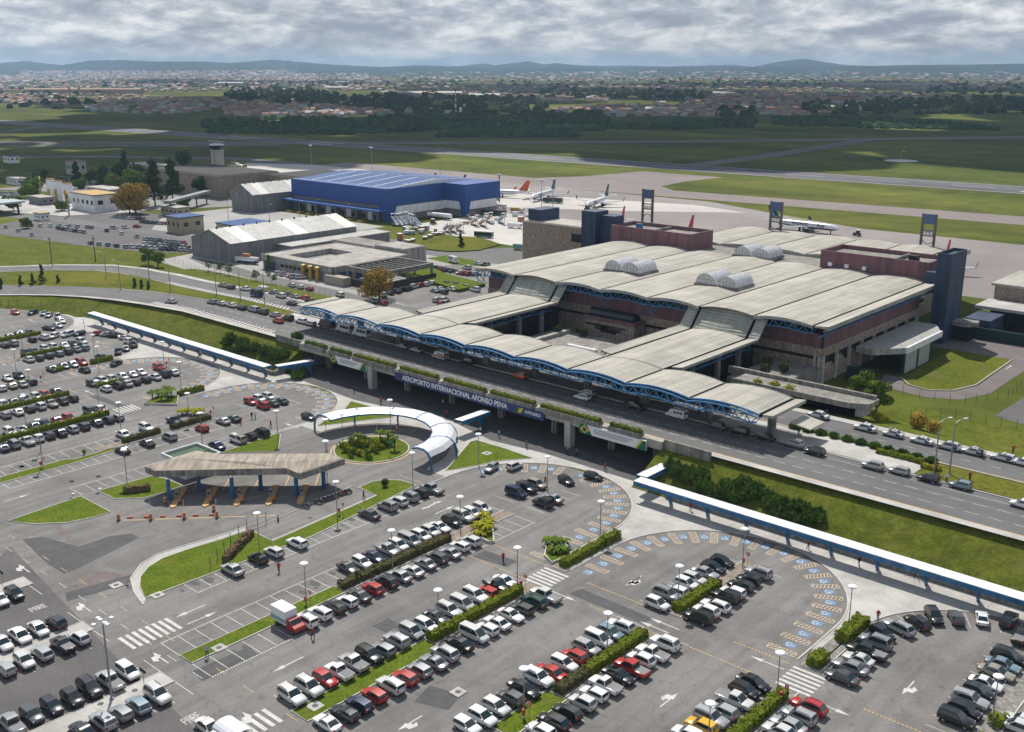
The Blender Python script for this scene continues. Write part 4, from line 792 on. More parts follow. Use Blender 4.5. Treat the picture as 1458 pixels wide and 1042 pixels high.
walkway('covered_walkway', 'straight white roofed walkway with blue frame below the east bank', [(60,156.8),(-107.4,156.8)], [(-100.5+i*8.1,158.3) for i in range(18)], 1)
walkway('covered_walkway', 'long white roofed walkway with blue frame below the west bank', [(-226.5,156.8),(-322,156.8)], [(-229.5-i*8.0,158.3) for i in range(12)], 1)
walkway('link_canopy', 'short white folded canopy turning from the east walkway to the underpass', [(-107.6,158.6),(-107.6,166.8)], [(-107.2,161.5),(-107.2,165.5)], 1)
walkway('link_canopy', 'short white canopy turning from the west walkway to the underpass', [(-225,158.6),(-222.5,168.5)], [(-223,164),(-222,167.6)], 1)
walkway('link_canopy', 'small white canopy on blue arms joining ring shelter to viaduct', [(-157.6,158.8),(-157.6,168.2)], [(-157.6,166.8)], 1)
for x0, x1, lab in ((-103,60,'low concrete wall behind the east covered walkway'),(-318,-229,'low concrete wall behind the west covered walkway')):
    tag(MB().box(x0,x1,159.9,160.3,0,1.0).box(x0,x1,159.8,160.4,1.0,1.1).build('retaining_wall', concrete_old), lab, 'wall')
# ring canopy
rc = thing('ring_canopy', 'half ring shelter with arched white roof and curved blue ribs', 'canopy', (-165.7,140,0))
prof = [(19.2,.1),(19.15,1.6),(18.7,3.0),(17.9,3.9),(16.8,4.3),(15.0,4.25),(13.4,3.75)]
NS = 12
for k in range(NS):
    a0, a1 = R(lerp(-1,181,k/NS)+.12), R(lerp(-1,181,(k+1)/NS)-.12); mb = MB(); pr = prof[2:]
    for (r0, z0_), (r1, z1_) in zip(pr, pr[1:]):
        mb.hexa([(r1*math.cos(a0),r1*math.sin(a0),z1_-.08),(r0*math.cos(a0),r0*math.sin(a0),z0_-.08),(r0*math.cos(a1),r0*math.sin(a1),z0_-.08),(r1*math.cos(a1),r1*math.sin(a1),z1_-.08)], [(r1*math.cos(a0),r1*math.sin(a0),z1_),(r0*math.cos(a0),r0*math.sin(a0),z0_),(r0*math.cos(a1),r0*math.sin(a1),z0_),(r1*math.cos(a1),r1*math.sin(a1),z1_)])
    mb.build('roof_panel', mat('pale_sheet', (.74,.75,.77), .35, .06, .6, fine=(2,.04), spec=.5), rc, 40)
for k in range(0, NS+1, 2):
    a = R(lerp(-1,181,k/NS)); mb = MB()
    for (r0, z0_), (r1, z1_) in zip(prof, prof[1:]): mb.bar((r0*math.cos(a),r0*math.sin(a),z0_-.12),(r1*math.cos(a),r1*math.sin(a),z1_-.12),.24)
    mb.build('rib', canopy_blue, rc)
mb = MB()
for k in range(NS): a0, a1 = R(lerp(-1,181,k/NS)), R(lerp(-1,181,(k+1)/NS)); mb.bar((13.4*math.cos(a0),13.4*math.sin(a0),3.6),(13.4*math.cos(a1),13.4*math.sin(a1),3.6),.22)
mb.build('edge_beam', canopy_blue, rc)
# ---------------------------------------------------------------- toll canopy
tc_ = thing('toll_canopy', 'weathered concrete toll canopy with pitched brown roof on blue columns', 'canopy', (-168,106,0))
TCP = [(-179.9,94.9),(-176.1,94.9),(-158.4,112.5),(-154.3,112.5),(-154.1,123.3),(-158.4,123.5),(-174.6,108.5),(-180.2,106.2)]
at(tc_, MB().prism(TCP, 4.3, 5.55), 'slab', streaks(mat('canopy_concrete', (.27,.25,.225), .9, .2, .5, fine=(2,.15)), 1.5, 1.5, .1, .45))
ridge = [(-177.2,101),(-166.5,108.2),(-156.8,117.5)]
def inset(p, c, t): return tuple(Vector(p).lerp(Vector(c), t))
mb = MB(); TI = [inset(p, (-167,108.5), .025) for p in TCP]
for q in ([TI[0],TI[1],ridge[0]],[TI[1],TI[2],ridge[2],ridge[1],ridge[0]],[TI[2],TI[3],ridge[2]],[TI[3],TI[4],ridge[2]],[TI[4],TI[5],ridge[2]],[TI[5],TI[6],ridge[1],ridge[2]],[TI[6],TI[7],ridge[0],ridge[1]],[TI[7],TI[0],ridge[0]]):
    mb.face([(x, y, 6.15 if (x, y) in ridge else 5.6) for x, y in q])
o = at(tc_, mb, 'pitched_roof', timber_roof)
COLS = [(-173.5,95.9),(-173.2,102.2),(-165.2,104.5),(-164.2,110.3),(-157.2,113.6),(-155.6,119)]
for x, y in COLS: at(tc_, MB().box(x-.28,x+.28,y-.28,y+.28,0,4.3), 'column', canopy_blue)
d45 = R(45)
for i, (x, y) in enumerate(((-173,97.5),(-168.8,101.8),(-164.8,106),(-160.5,110.2),(-156.5,114.5))):
    isl_ = tag(MB().prism([(x+a*math.cos(-d45)-b*math.sin(-d45), y+a*math.sin(-d45)+b*math.cos(-d45)) for a, b in ((-5,-.6),(4.2,-.6),(5,0),(4.2,.6),(-5,.6))], .01, .22).build('toll_island', yellow_paint), ['first','second','third','fourth','fifth'][i]+' yellow edged toll island counted from the green roofed hut', 'kerb island', 'toll islands under the canopy')
    bo = thing('ticket_machine', 'grey ticket machine box on a toll island', 'machine', (x+.4,y-.4,.22), -d45, 'ticket machines at the toll'); MB().box(-.5,.5,-.35,.35,0,1.7).build('cabinet', grey_metal, bo); MB().box(.505,.52,-.2,.2,.9,1.4).build('panel', black_m, bo)
def bollard(x, y, z=0, arm=True):
    t = thing('barrier_post', 'stout orange barrier cabinet with raised striped arm at toll' if arm else 'stout orange bollard with dark foot on toll island', 'barrier', (x,y,z), 0, 'orange barrier posts' if arm else 'orange bollards')
    MB().box(-.3,.3,-.3,.3,0,.12).build('foot', black_m, t); MB().lathe((0,0,.12), [(.27,0),(.27,1.0),(.2,1.1)], 10).build('body', orange_m, t)
    if arm: MB().bar((-.1,0,1),(-.4,.3,3.6),.035).build('arm', white_metal, t)
for x, y in ((-172,84.6),(-167.7,88.6),(-163.6,93),(-159.6,97.3)): bollard(x, y)
for i, (x, y) in enumerate(((-172.2,94.2),(-170.6,96.4),(-166.4,100.5),(-162,104.6),(-158,108.8),(-162.6,98.6))): bollard(x, y, .22 if i < 5 else 0, False)
for i in range(6):
    x, y = -171.4+i*2.05*1.0, 86.5+i*2.15; tag(MB().obox((x,y), R(45), 1.0, .35, .0, .25).build('lane_divider', red_m), 'short red lane divider block before the toll barriers', 'divider', 'red lane dividers')
for i in range(5): 
    x, y = -170+i*4.1, 86.6+i*4.3; paint('lane_line', [place(rect(-2.2,2.2,-.12,.12), (x, y), R(135-90))], yellow_paint, .008)
    paint('lane_line', [place(rect(-6,6,-.1,.1), (x-8.5, y+19), R(-45))], yellow_paint, .008)
gb = thing('office_hut', 'small white walled hut with green sunken roof behind the toll canopy', 'hut', (-184.5,107.8,0))
at(gb, MB().box(-189,-180.2,103.6,112,0,2.9), 'wall', white_metal); at(gb, MB().box(-189.1,-180.1,103.5,103.9,2.9,3.6).box(-189.1,-180.1,111.7,112.1,2.9,3.6).box(-189.1,-188.7,103.9,111.7,2.9,3.6).box(-180.5,-180.1,103.9,111.7,2.9,3.6), 'parapet', mat('pale_wall', (.55,.56,.55), .7, .1)); at(gb, MB().box(-188.7,-180.5,103.9,111.7,2.91,3.05).box(-185,-184.2,103.9,111.7,3.05,3.2), 'roof', mat('green_roof', (.03,.085,.035), .7, .2, .5))
# ---------------------------------------------------------------- lamps, bins, signs, masts
def make_lamp(h=7.2):
    t = thing('lamp_post', 'slim grey lamp post with flat white disc head standing in the car park', 'lamp post', (0,0,0), 0, 'disc headed lamp posts in the car park')
    MB().lathe((0,0,0), [(.2,0),(.2,.15),(.09,.2),(.065,h)], 8).build('pole', grey_metal, t)
    MB().lathe((0,0,h), [(.12,-.25),(.62,-.12),(.68,0),(.6,.1),(.1,.16)], 14).build('head', white_metal, t, 40); MB().lathe((0,0,h-.2), [(.3,-.02),(.45,.07)], 12).build('lamp_glass', dark_metal, t)
    return t
lamp0 = make_lamp()
ROWPOS = [(*P(ox+float(e_.split()[0])*.24, oy+float(e_.split()[1])*.24, .7), ph, e_.split()[2], e_.split()[3]) for ox, oy, ph, s_ in CARS for e_ in s_.split(';')]
def near_row(p):
    q = min(ROWPOS, key=lambda r_: (r_[0]-p[0])**2+(r_[1]-p[1])**2); return f"{ {'W':'white','S':'silver','G':'grey','K':'black','R':'red','B':'dark blue','N':'green','Y':'yellow','O':'orange','L':'pale blue','E':'beige'}[q[3]]} { {'h':'hatchback','s':'sedan','v':'SUV','p':'pickup','m':'minivan','w':'wagon'}[q[4]]} in {q[2]}" 
LAMPS = [(k3,290,690),(k3,752,490),(k3,1200,305),(k3,1080,800),(k3,568,1010),(f6,232,585),(f6,748,330),(f6,1060,615),(f6,569,910),(f6,103,1180),(f6,340,185),(z2,608,960),(z2,1100,610),(z3,478,310),(z3,1065,860),(z4,415,440),(z4,1265,1010),(z3,655,1180),
         (z6,255,190),(z6,755,285),(z6,1200,50),(e4,140,440),(e4,100,560),(e4,590,540),(e4,510,360),(e4,565,465),(e4,1075,640),(e4,1125,840),(e4,155,860),(e4,590,760),(e4,975,510),(e4,720,900),(e4,185,690),(e4,245,1010),(g4,785,890),(g4,1068,800),(g4,690,925),(g4,400,870),(k3,690,230),(f8,862,790),(f8,850,780)]
seen = []
for i, (z, x, y) in enumerate(LAMPS):
    p = P(*z(x, y))
    if any((Vector(p)-Vector(q)).length < 3 for q in seen): continue
    seen.append(p); o = lamp0 if len(seen) == 1 else dup(lamp0); o.location = (p[0], p[1], 0); o['label'] = ' '.join(('disc headed lamp post by ' + near_row(p)).split()[:16])
bin0 = thing('litter_bin', 'small red litter bin on a thin post beside a planting strip', 'litter bin', (0,0,0), 0, 'red litter bins in the car park'); MB().bar((0,0,0),(0,0,.9),.04).build('post', grey_metal, bin0); MB().lathe((0,0,.7), [(.22,0),(.26,.75),(.2,.8)], 10).build('bucket', red_m, bin0)
sg0 = thing('bay_sign', 'little red row sign on a thin pole in the car park', 'sign', (0,0,0), 0, 'red row signs'); MB().bar((0,0,0),(0,0,2.4),.035).build('pole', grey_metal, sg0); MB().box(-.28,.28,-.03,.03,1.9,2.5).build('plate', red_m, sg0); MB().box(-.06,.06,-.034,-.03,2.0,2.4).build('letter', white_metal, sg0)
pts = [(k3,755,470),(k3,555,1000),(f6,358,490),(z2,580,190),(z2,592,960),(z3,1072,855),(f8,855,770),(e4,1245,800),(e4,240,590),(g4,1080,840),(e4,605,790),(e4,985,505),(z6,240,190)]
for i, (z, x, y) in enumerate(pts):
    p = P(*z(x, y)); b_ = bin0 if i == 0 else dup(bin0); b_.location = (p[0]+.4, p[1], 0); b_['label'] = ' '.join(('red litter bin by ' + near_row(p)).split()[:16]); s_ = sg0 if i == 0 else dup(sg0); s_.location = (p[0]+.9, p[1]+.5, 0); s_['label'] = ' '.join(('red row sign by ' + near_row(p)).split()[:16])
fm = thing('floodlight_mast', 'tall grey mast with a crossed rack of white floodlights', 'mast', (-119.6,55.2,0)); MB().lathe((0,0,0), [(.3,0),(.3,.3),(.17,.35),(.1,11.5)], 10).build('pole', grey_metal, fm)
MB().bar((-1.3,0,11.5),(1.3,0,11.5),.06).bar((0,-1.3,11.5),(0,1.3,11.5),.06).build('rack', grey_metal, fm)
for dx, dy in ((-1.2,0),(-.6,0),(.6,0),(1.2,0),(0,-1.2),(0,1.2)): MB().obox((dx,dy), .4, .55, .42, 11.4, 11.65).build('floodlight', white_metal, fm)
for x, y, lab in ((*P(*z0(20,190)),'two small black direction plates on a pole by the west lot'),(*P(*z0(858,790)),'two small black direction plates on a pole beside the floodlight mast')):
    t = thing('direction_sign', lab, 'sign', (x,y,0)); MB().bar((0,0,0),(0,0,3),.04).build('pole', grey_metal, t); MB().box(-.75,-.05,-.03,.03,2.6,3.1).build('plate', black_m, t); MB().box(.05,.75,-.03,.03,2.6,3.1).build('plate', black_m, t)
rs = thing('street_sign', 'green street sign on a pole inside the round island', 'sign', (*P(*k3(1065,120)),0)); MB().bar((0,0,0),(0,0,3.2),.05).build('pole', grey_metal, rs); MB().box(-.9,.9,-.04,.04,2.6,3.2).build('plate', flag_green, rs)
for x, y in ((z6(435,350)), (z6(592,320))):
    p = P(x, y); t = thing('traffic_mirror', 'round dark mirror on a short white footed pole at lot exit', 'mirror', (p[0],p[1],0), 0, 'lot exit mirrors'); MB().lathe((0,0,0), [(.3,0),(.3,.25),(.04,.3),(.04,2.6)], 8).build('pole', white_metal, t); MB().lathe((0,0,2.6), [(.1,0),(.42,.1),(.4,.3)], 12).build('disc', black_m, t)
kp = P(*z0(1385,1110)); wr = thing('kiosk', 'little kiosk under a rounded ribbed white roof beside the exit road', 'kiosk', (kp[0],kp[1],0), R(0)); MB().box(-2.2,2.2,-1.4,1.4,0,2.3).build('wall', white_metal, wr); wr.scale = (.8,.8,.8)
for j in range(8):
    mb = MB(); n = 8
    for i in range(n): a, b = math.pi*i/n, math.pi*(i+1)/n; mb.hexa([(-2.6+j*.66,-1.9*math.cos(a),2.3+1.0*math.sin(a)),(-1.97+j*.66,-1.9*math.cos(a),2.3+1.0*math.sin(a)),(-1.97+j*.66,-1.9*math.cos(b),2.3+1.0*math.sin(b)),(-2.6+j*.66,-1.9*math.cos(b),2.3+1.0*math.sin(b))],[(-2.6+j*.66,-1.95*math.cos(a),2.36+1.05*math.sin(a)),(-1.97+j*.66,-1.95*math.cos(a),2.36+1.05*math.sin(a)),(-1.97+j*.66,-1.95*math.cos(b),2.36+1.05*math.sin(b)),(-2.6+j*.66,-1.95*math.cos(b),2.36+1.05*math.sin(b))])
    mb.build('roof_rib', MAT['pale_sheet'], wr, 40)
# fences: green posts with thin wires
def fence(name, label, path, h=2.0, step=3.0, m=None, zf=T, group=None):
    t = thing(name, label, 'fence', (*path[0], zf(*path[0])), 0, group); q = []
    for a, b in zip(path, path[1:]):
        n = max(1, int((Vector(b)-Vector(a)).length/step)); q += [tuple(Vector(a).lerp(Vector(b), i/n)) for i in range(n)]
    q.append(path[-1]); me = MB().box(-.04,.04,-.04,.04,0,h).mesh('post', m or MAT['fence_green'])
    for x, y in q: o = obj('post', me, t); o.location = (x-t.location.x, y-t.location.y, zf(x,y)-.05-t.location.z)
    for k in (.15,.5,.97):
        mb = MB()
        for a, b in zip(q, q[1:]): mb.bar((*a, zf(*a)+h*k), (*b, zf(*b)+h*k), .012)
        at(t, mb, 'wire', m or MAT['fence_green'])
    return t
mat('fence_green', (.02,.085,.05), .6, .1)
fence('wire_fence', 'green post and wire fence along the foot of the west bank', [(-385,135),(-368,147.6),(-354,155.2),(-339.5,159.8),(-328,161.4),(-230,161.4)])
fence('wire_fence', 'green post and wire fence along the foot of the east bank', [(-108,164.5),(-104.5,161.6),(60,161.4)])
fence('wire_fence', 'short green post fence on the lawn beside the exit drive', [P(*k3(0,790)), P(*k3(120,650)), P(*k3(215,560)), P(*k3(330,520))], 2.2, 2.5, zf=lambda x, y: .1)
fence('wire_fence', 'green post fence round the grass of the service loop', [(-106,244),(-97,249.5),(-88,247.5),(-78,250),(-72,262),(-72,310)], 2.4, 3.2)
fence('wire_fence', 'outer green post fence between taxi road lawn and dark yard', [(-84,232),(-76,238),(-60,240),(-40,240)], 2.4, 3.2)
fence('wire_fence', 'grey post fence between the side road and the office lots', [(-400,230),(-360,221),(-320,219),(-262,219),(-245,217)], 2.4, 3.0, grey_metal)
# ---------------------------------------------------------------- people
PBASE = {}
def person(x, y, z, shirt, pants, rz, label, walk=.25, arms=0.15):
    key = (round(walk,2), round(arms,2))
    if key not in PBASE:
        v = [(0,0,.95),(0,0,1.2),(0,0,1.45),(0,.0,1.56),(0,.02,1.68), (.1,0,.9),(.11,walk*.6,.5),(.11,walk*.2,.06),(-.1,0,.9),(-.11,-walk*.4,.5),(-.11,-walk*1.2,.08), (.2,0,1.42),(.27,-arms,1.15),(.26,arms*.3,.9),(-.2,0,1.42),(-.27,arms,1.15),(-.26,arms*1.3,.9),(.11,walk*.2+.16,.04),(-.11,-walk*1.2+.16,.04)]
        ed = [(0,1),(1,2),(2,3),(3,4),(0,5),(5,6),(6,7),(0,8),(8,9),(9,10),(2,11),(11,12),(12,13),(2,14),(14,15),(15,16),(7,17),(10,18)]
        rad = [.15,.14,.15,.06,.11,.10,.075,.055,.10,.075,.055,.07,.052,.045,.07,.052,.045,.045,.045]
        me = bpy.data.meshes.new('person'); me.from_pydata(v, ed, []); o = bpy.data.objects.new('person', me); COL.objects.link(o); md = o.modifiers.new('skin', 'SKIN'); 
        for i, r_ in enumerate(rad): me.skin_vertices[0].data[i].radius = (r_*1.15, r_)
        me.skin_vertices[0].data[0].use_root = True; o.modifiers.new('sub', 'SUBSURF').levels = 1
        dg = bpy.context.evaluated_depsgraph_get(); m2 = bpy.data.meshes.new_from_object(o.evaluated_get(dg)); bpy.data.objects.remove(o); bpy.data.meshes.remove(me)
        PBASE[key] = m2
    m2 = PBASE[key].copy()
    m2.materials.clear(); hair = mat('hair', (.02,.014,.01), .7, 0)
    for k in (shirt, pants, skin_m, hair): m2.materials.append(k)
    for p in m2.polygons:
        c = p.center; p.material_index = 1 if c.z < .93 and abs(c.x) < .2 else 2 if (1.52 < c.z < 1.7 or (c.z < .98 and abs(c.x) > .2)) else 3 if c.z >= 1.7 else 0; p.use_smooth = True
    b = obj('person', m2, None, (x, y, z), rz); b.scale = (1.05,1.05,1.05); tag(b, label, 'person'); return b
cl = lambda n, c: mat('cloth_'+n, c, .85, .08, 3)
dkc, whc, rdc, blc, jnc, gyc = cl('dark', (.02,.02,.025)), cl('white', (.7,.7,.72)), cl('red', (.4,.03,.03)), cl('pale_blue', (.35,.42,.62)), cl('jean', (.03,.04,.09)), cl('grey', (.15,.15,.16))
for z, x, y, s_, p_, rz, lab in ((z0,1230,600,blc,jnc,40,'person in pale blue shirt and jeans standing on the grass strip'),(k3,405,810,rdc,dkc,80,'person in dark red top walking across the lane near parked white hatchbacks'),(z1,608,490,rdc,jnc,10,'person in red top standing beside the red box truck'),(f6,735,290,rdc,dkc,0,'person in red beside the lamp post in the half round lot'),(g4,180,765,rdc,dkc,90,'person in red jacket walking past the silver sedan'),(g4,245,735,dkc,dkc,90,'person in black pushing a loaded trolley'),(g4,265,735,whc,dkc,90,'person in white shirt walking beside a trolley'),(g4,357,785,rdc,dkc,0,'person in red top at the end of the crossing'),(z4,478,60,dkc,dkc,70,'person in black suit walking in the walkway shade'),(zoomer(600,420),350,825,whc,jnc,0,'person in white and blue on the sunlit forecourt'),(zoomer(600,420),128,660,blc,jnc,0,'person in pale blue under the small link canopy'),(zoomer(600,420),150,725,rdc,dkc,0,'person in red by the ring canopy'),(g4,1005,545,rdc,jnc,0,'person in red standing beside the big viaduct column'),(zoomer(600,420),920,955,gyc,dkc,0,'person in grey waiting on the forecourt edge'),(z4,590,380,rdc,jnc,30,'person in red behind the dark pickup by the round shrubs')):
    p = P(*z(x, y)); person(p[0], p[1], .13 if lab.endswith('strip') else .0, s_, p_, R(rz), lab)
g5 = zoomer(1108, 450)
for x, y, s_, lab in ((120,710,dkc,'person in black standing under the canopy corner'),(285,600,dkc,'taxi driver in dark clothes beside the first taxi'),(518,668,whc,'taxi driver in white shirt beside the second taxi'),(660,700,whc,'taxi driver in white shirt leaning on the third taxi'),(1142,815,whc,'taxi driver in white shirt at the fifth taxi door'),(1205,840,dkc,'person in dark jacket behind the fifth taxi'),(1392,815,rdc,'person in red on the lawn edge by the taxis'),(998,985,whc,'person in white bending between parked cars on the upper road'),(1135,975,rdc,'person in pink on the grass median'),(1085,1005,cl('pink',(.5,.3,.36)),'person in pink shirt loading the pale hatchback'),(935,930,rdc,'person in red behind the black hatchback on the upper road')):
    p = P(*g5(x, y), 6.5); person(p[0], p[1], 6.5, s_, dkc, R(30), lab)
# ---------------------------------------------------------------- vehicles
PAINT = {'W': ('white', (.74,.74,.73), 0), 'S': ('silver', (.42,.43,.44), .55), 'G': ('grey', (.085,.088,.092), .5), 'K': ('black', (.010,.010,.012), 0), 'R': ('red', (.42,.020,.014), 0), 'B': ('dark blue', (.016,.026,.075), .3), 'N': ('green', (.035,.085,.065), .3), 'Y': ('yellow', (.68,.40,.02), 0), 'O': ('orange', (.58,.10,.02), 0), 'L': ('pale blue', (.22,.30,.35), .4), 'E': ('beige', (.36,.33,.26), .4), 'X': ('white', (.60,.60,.585), .1), 'J': ('black', (.024,.025,.029), .5), 'Q': ('silver', (.31,.32,.335), .6)}
PM = {k: mat('car_paint_'+v[0].replace(' ', '_')+'_'+k.lower(), v[1], .28, 0, metal=v[2]*.6, coat=.7, spec=.5) for k, v in PAINT.items()}
car_glass = mat('car_glass', (.02,.034,.036), .04, 0, spec=1.0); tyre_m = mat('tyre', (.012,.012,.012), .85, 0); rim_m = mat('rim', (.35,.35,.36), .35, 0, metal=.6)
lamp_w = mat('headlight', (.62,.64,.66), .15, 0, spec=.8); lamp_r = mat('taillight', (.36,.012,.010), .2, 0, spec=.7); trim_m = mat('black_trim', (.02,.02,.02), .6, 0); bed_m = mat('bed_cover', (.20,.20,.205), .7, .1)
KIND = {'h': 'hatchback', 's': 'sedan', 'v': 'sport utility car', 'p': 'pickup', 'm': 'minivan', 'w': 'station wagon'}
#        L    W    H    belt hood  cabin: rear base, rear roof, front roof, screen base (fractions of L; nose at +)
SPEC = {'h': (4.05,1.72,1.52,.93,.90,-.485,-.40,.05,.25,.95), 's': (4.50,1.74,1.46,.92,.88,-.36,-.20,.05,.24,1.0), 'v': (4.45,1.84,1.72,1.06,1.04,-.485,-.43,.06,.23,1.0), 'p': (5.05,1.84,1.72,1.02,1.02,-.12,-.10,.12,.27,1.0), 'm': (4.45,1.76,1.74,1.02,.96,-.49,-.45,.12,.34,1.0), 'w': (4.55,1.74,1.50,.92,.90,-.485,-.39,.04,.23,1.0)}
CACHE = {}
def car_meshes(ty, col, var=0):
    key = (ty, col, var)
    if key in CACHE: return CACHE[key]
    L, W, H, belt, hood, rb, rr, fr, fb, dk = SPEC[ty]; dv = (0, 1, -1)[var]; L *= 1+.035*dv; H += .05*dv; rr += (.035 if ty in 'hvw' else -.02)*dv; fr += .018*dv; fb += .02*dv; hood += .03*dv; hw = W/2; mb = MB()
    # lower body: cross-sections along x
    if ty == 'p': st = [(-.5,.55,1.0,.93),(-.49,.42,1.02,.97),(-.3,.36,1.03,1),(rb-.005,.36,1.03,1),(rb,.36,belt,1),(0,.33,belt,1),(fb,.33,belt,1),(.40,.36,hood*.97,.98),(.47,.40,hood*.9,.92),(.5,.46,.72,.82)]
    else:
        tail = belt+.03 if ty in 'hvmw' else hood+.06
        st = [(-.5,.50,.78,.84),(-.485,.40,tail*.96,.93),(-.40,.34,tail,.98),(rb if rb > -.4 else -.38,.33,tail if ty in 'hvmw' else belt,1),(-.1,.32,belt,1),(fb,.33,belt-.01,1),(.36,.35,hood*.98,.98),(.45,.38,hood*.89,.93),(.485,.40,hood*.80,.87),(.5,.45,.62,.78)]
    rings = []
    for fx, zb, zt, ws in st:
        x = fx*L; w_ = hw*ws; rings.append([(x,-w_*.90,zb),(x,-w_*.99,zb+.16),(x,-w_,zb+(zt-zb)*.62),(x,-w_*.94,zt-.05),(x,-w_*.80,zt),(x,0,zt+.025),(x,w_*.80,zt),(x,w_*.94,zt-.05),(x,w_,zb+(zt-zb)*.62),(x,w_*.99,zb+.16),(x,w_*.90,zb)])
    n = len(rings[0]); i0 = len(mb.v)
    for r_ in rings: mb.v += r_
    for j in range(len(rings)-1):
        for k in range(n): mb.f.append((i0+j*n+k, i0+(j+1)*n+k, i0+(j+1)*n+(k+1)%n, i0+j*n+(k+1)%n)); mb.m.append(0)
    mb.f.append(tuple(i0+k for k in range(n))); mb.m.append(0); j = i0+(len(rings)-1)*n; mb.f.append(tuple(j+k for k in reversed(range(n)))); mb.m.append(0)
    # cabin
    zr = H; tw = hw*.74; bw = hw*.93; ins = .05
    B4 = [(rb*L,-bw,belt-.02),(fb*L,-bw,belt-.02),(fb*L,bw,belt-.02),(rb*L,bw,belt-.02)]; xm = (rr+fr)/2*L
    T4 = [(rr*L,-tw,zr-.05),(fr*L,-tw,zr-.03),(fr*L,tw,zr-.03),(rr*L,tw,zr-.05)]
    i0 = len(mb.v); mb.v += B4+T4+[(xm,-tw*.96,zr),(xm,tw*.96,zr),(rr*L+.25,0,zr-.005),(fr*L-.2,0,zr+.005)]
    for q in ((0,1,5,8,4),(2,3,7,9,6),(1,2,6,5),(3,0,4,7),(4,8,9,7),(8,5,6,9)): mb.f.append(tuple(i0+k for k in q)); mb.m.append(0)
    if ty == 'p':
        mb.box(-.485*L,rb*L-.06,-hw*.80,hw*.80,1.035,1.06,1)
    # dark sill and bumpers
    mb.box(-.505*L,-.47*L,-hw*.8,hw*.8,.36,.5,2); mb.box(.47*L,.507*L,-hw*.72,hw*.72,.34,.48,2)
    for s in (-1, 1): mb.box(fb*L-.38,fb*L-.2,s*hw*1.0-.09,s*hw*1.0+.09,belt,belt+.13,0)   # mirrors
    if ty in 'vw': 
        for s in (-1, 1): mb.bar((rr*L+.25,s*tw*.86,zr+.05),(fr*L-.25,s*tw*.86,zr+.05),.03,2)
    body = mb.mesh('body', [PM[col], bed_m, trim_m], 32)
    def pane(a, b, c, d, e=.012, mt=car_glass, nm='glass', lo=.0):
        a, b, c, d = map(Vector, (a, b, c, d)); nrm = (b-a).cross(d-a).normalized()*e; return MB().face([a+nrm, b+nrm, c+nrm, d+nrm]).mesh(nm, mt)
    def mixv(a, b, t): return tuple(Vector(a).lerp(Vector(b), t))
    def quadpane(bl, br, tr, tl, u0, u1, v0, v1):
        f = lambda u, v: mixv(mixv(bl, br, u), mixv(tl, tr, u), v); return pane(f(u0,v0), f(u1,v0), f(u1,v1), f(u0,v1))
    b, t = B4, T4
    ws = quadpane(b[1], b[2], t[2], t[1], .04, .96, .04, .93); rw = quadpane(b[3], b[0], t[0], t[3], .06, .94, .22 if ty in 'hvmw' else .05, .90)
    sideR = quadpane(b[0], b[1], t[1], t[0], .07, .93, .12, .86); sideL = quadpane(b[2], b[3], t[3], t[2], .07, .93, .12, .86)
    r_w = .33 if ty in 'vp' else .30
    wm = MB(); n2 = 14
    for yy, mi in ((-.1, 0), (.1, 0)): pass
    wm.v += [(r_w*math.cos(2*math.pi*k/n2), y_, r_w*math.sin(2*math.pi*k/n2)) for y_ in (-.1,.1) for k in range(n2)]
    for k in range(n2): wm.f.append((k, (k+1)%n2, n2+(k+1)%n2, n2+k)); wm.m.append(0)
    wm.f += [tuple(range(n2))[::-1], tuple(range(n2, 2*n2))]; wm.m += [0, 0]
    for y_ in (-.108,.108): wm.v += [(r_w*.62*math.cos(2*math.pi*k/8), y_, r_w*.62*math.sin(2*math.pi*k/8)) for k in range(8)]; q = len(wm.v)-8; wm.f.append(tuple(range(q, q+8)) if y_ > 0 else tuple(range(q, q+8))[::-1]); wm.m.append(1)
    wheel = wm.mesh('wheel', [tyre_m, rim_m]); rm = MB()
    rm.box(-r_w*.5,r_w*.5,-.117,.117,-.035,.035); rm.box(-.035,.035,-.1175,.1175,-r_w*.5,r_w*.5)
    rimme = rm.mesh('rim', rim_m)
    hl = MB().hexa([(-.16,-.17,-.07),(.06,-.17,-.07),(.0,.17,-.07),(-.16,.17,-.07)],[(-.2,-.17,.07),(.0,-.17,.07),(-.08,.17,.07),(-.2,.17,.07)]).mesh('headlight', lamp_w)
    tl = MB().box(-.04,.10,-.10,.10,-.16,.14).mesh('taillight', lamp_r)
    parts = [('windscreen', ws, (0,0,0)), ('rear_window', rw, (0,0,0)), ('side_window', sideR, (0,0,0)), ('side_window', sideL, (0,0,0))]
    for x in (-.30*L, .305*L):
        for s in (-1, 1): parts.append(('wheel', wheel, (x, s*(hw-.09), r_w)))
    for s in (-1, 1):
        parts.append(('headlight', hl, (.475*L, s*hw*.64, hood*.80))); parts.append(('taillight', tl, (-.497*L, s*hw*.72, belt*.84)))
    CACHE[key] = (body, parts, rimme); return CACHE[key]
rnd = random.Random(3)
def car(ty, col, x, y, z, ang, label, group, name=None, s=1.04, detail=True):
    col = {'W': rnd.choice('WWX'), 'K': rnd.choice('KKJ'), 'S': rnd.choice('SSQ')}.get(col, col); body, parts, rimme = car_meshes(ty, col, rnd.randrange(3))
    t = thing(name or KIND[ty].replace(' ', '_'), label, 'car' if ty not in 'pm' else KIND[ty], (x, y, z), ang, group); t.scale = (s*rnd.uniform(.95,1.04), s*rnd.uniform(.96,1.03), s*rnd.uniform(.95,1.06))
    obj('body', body, t)
    for nm, me, loc in parts:
        o = obj(nm, me, t); o.location = loc
        if nm == 'wheel': obj('rim', rimme, o)
    return t
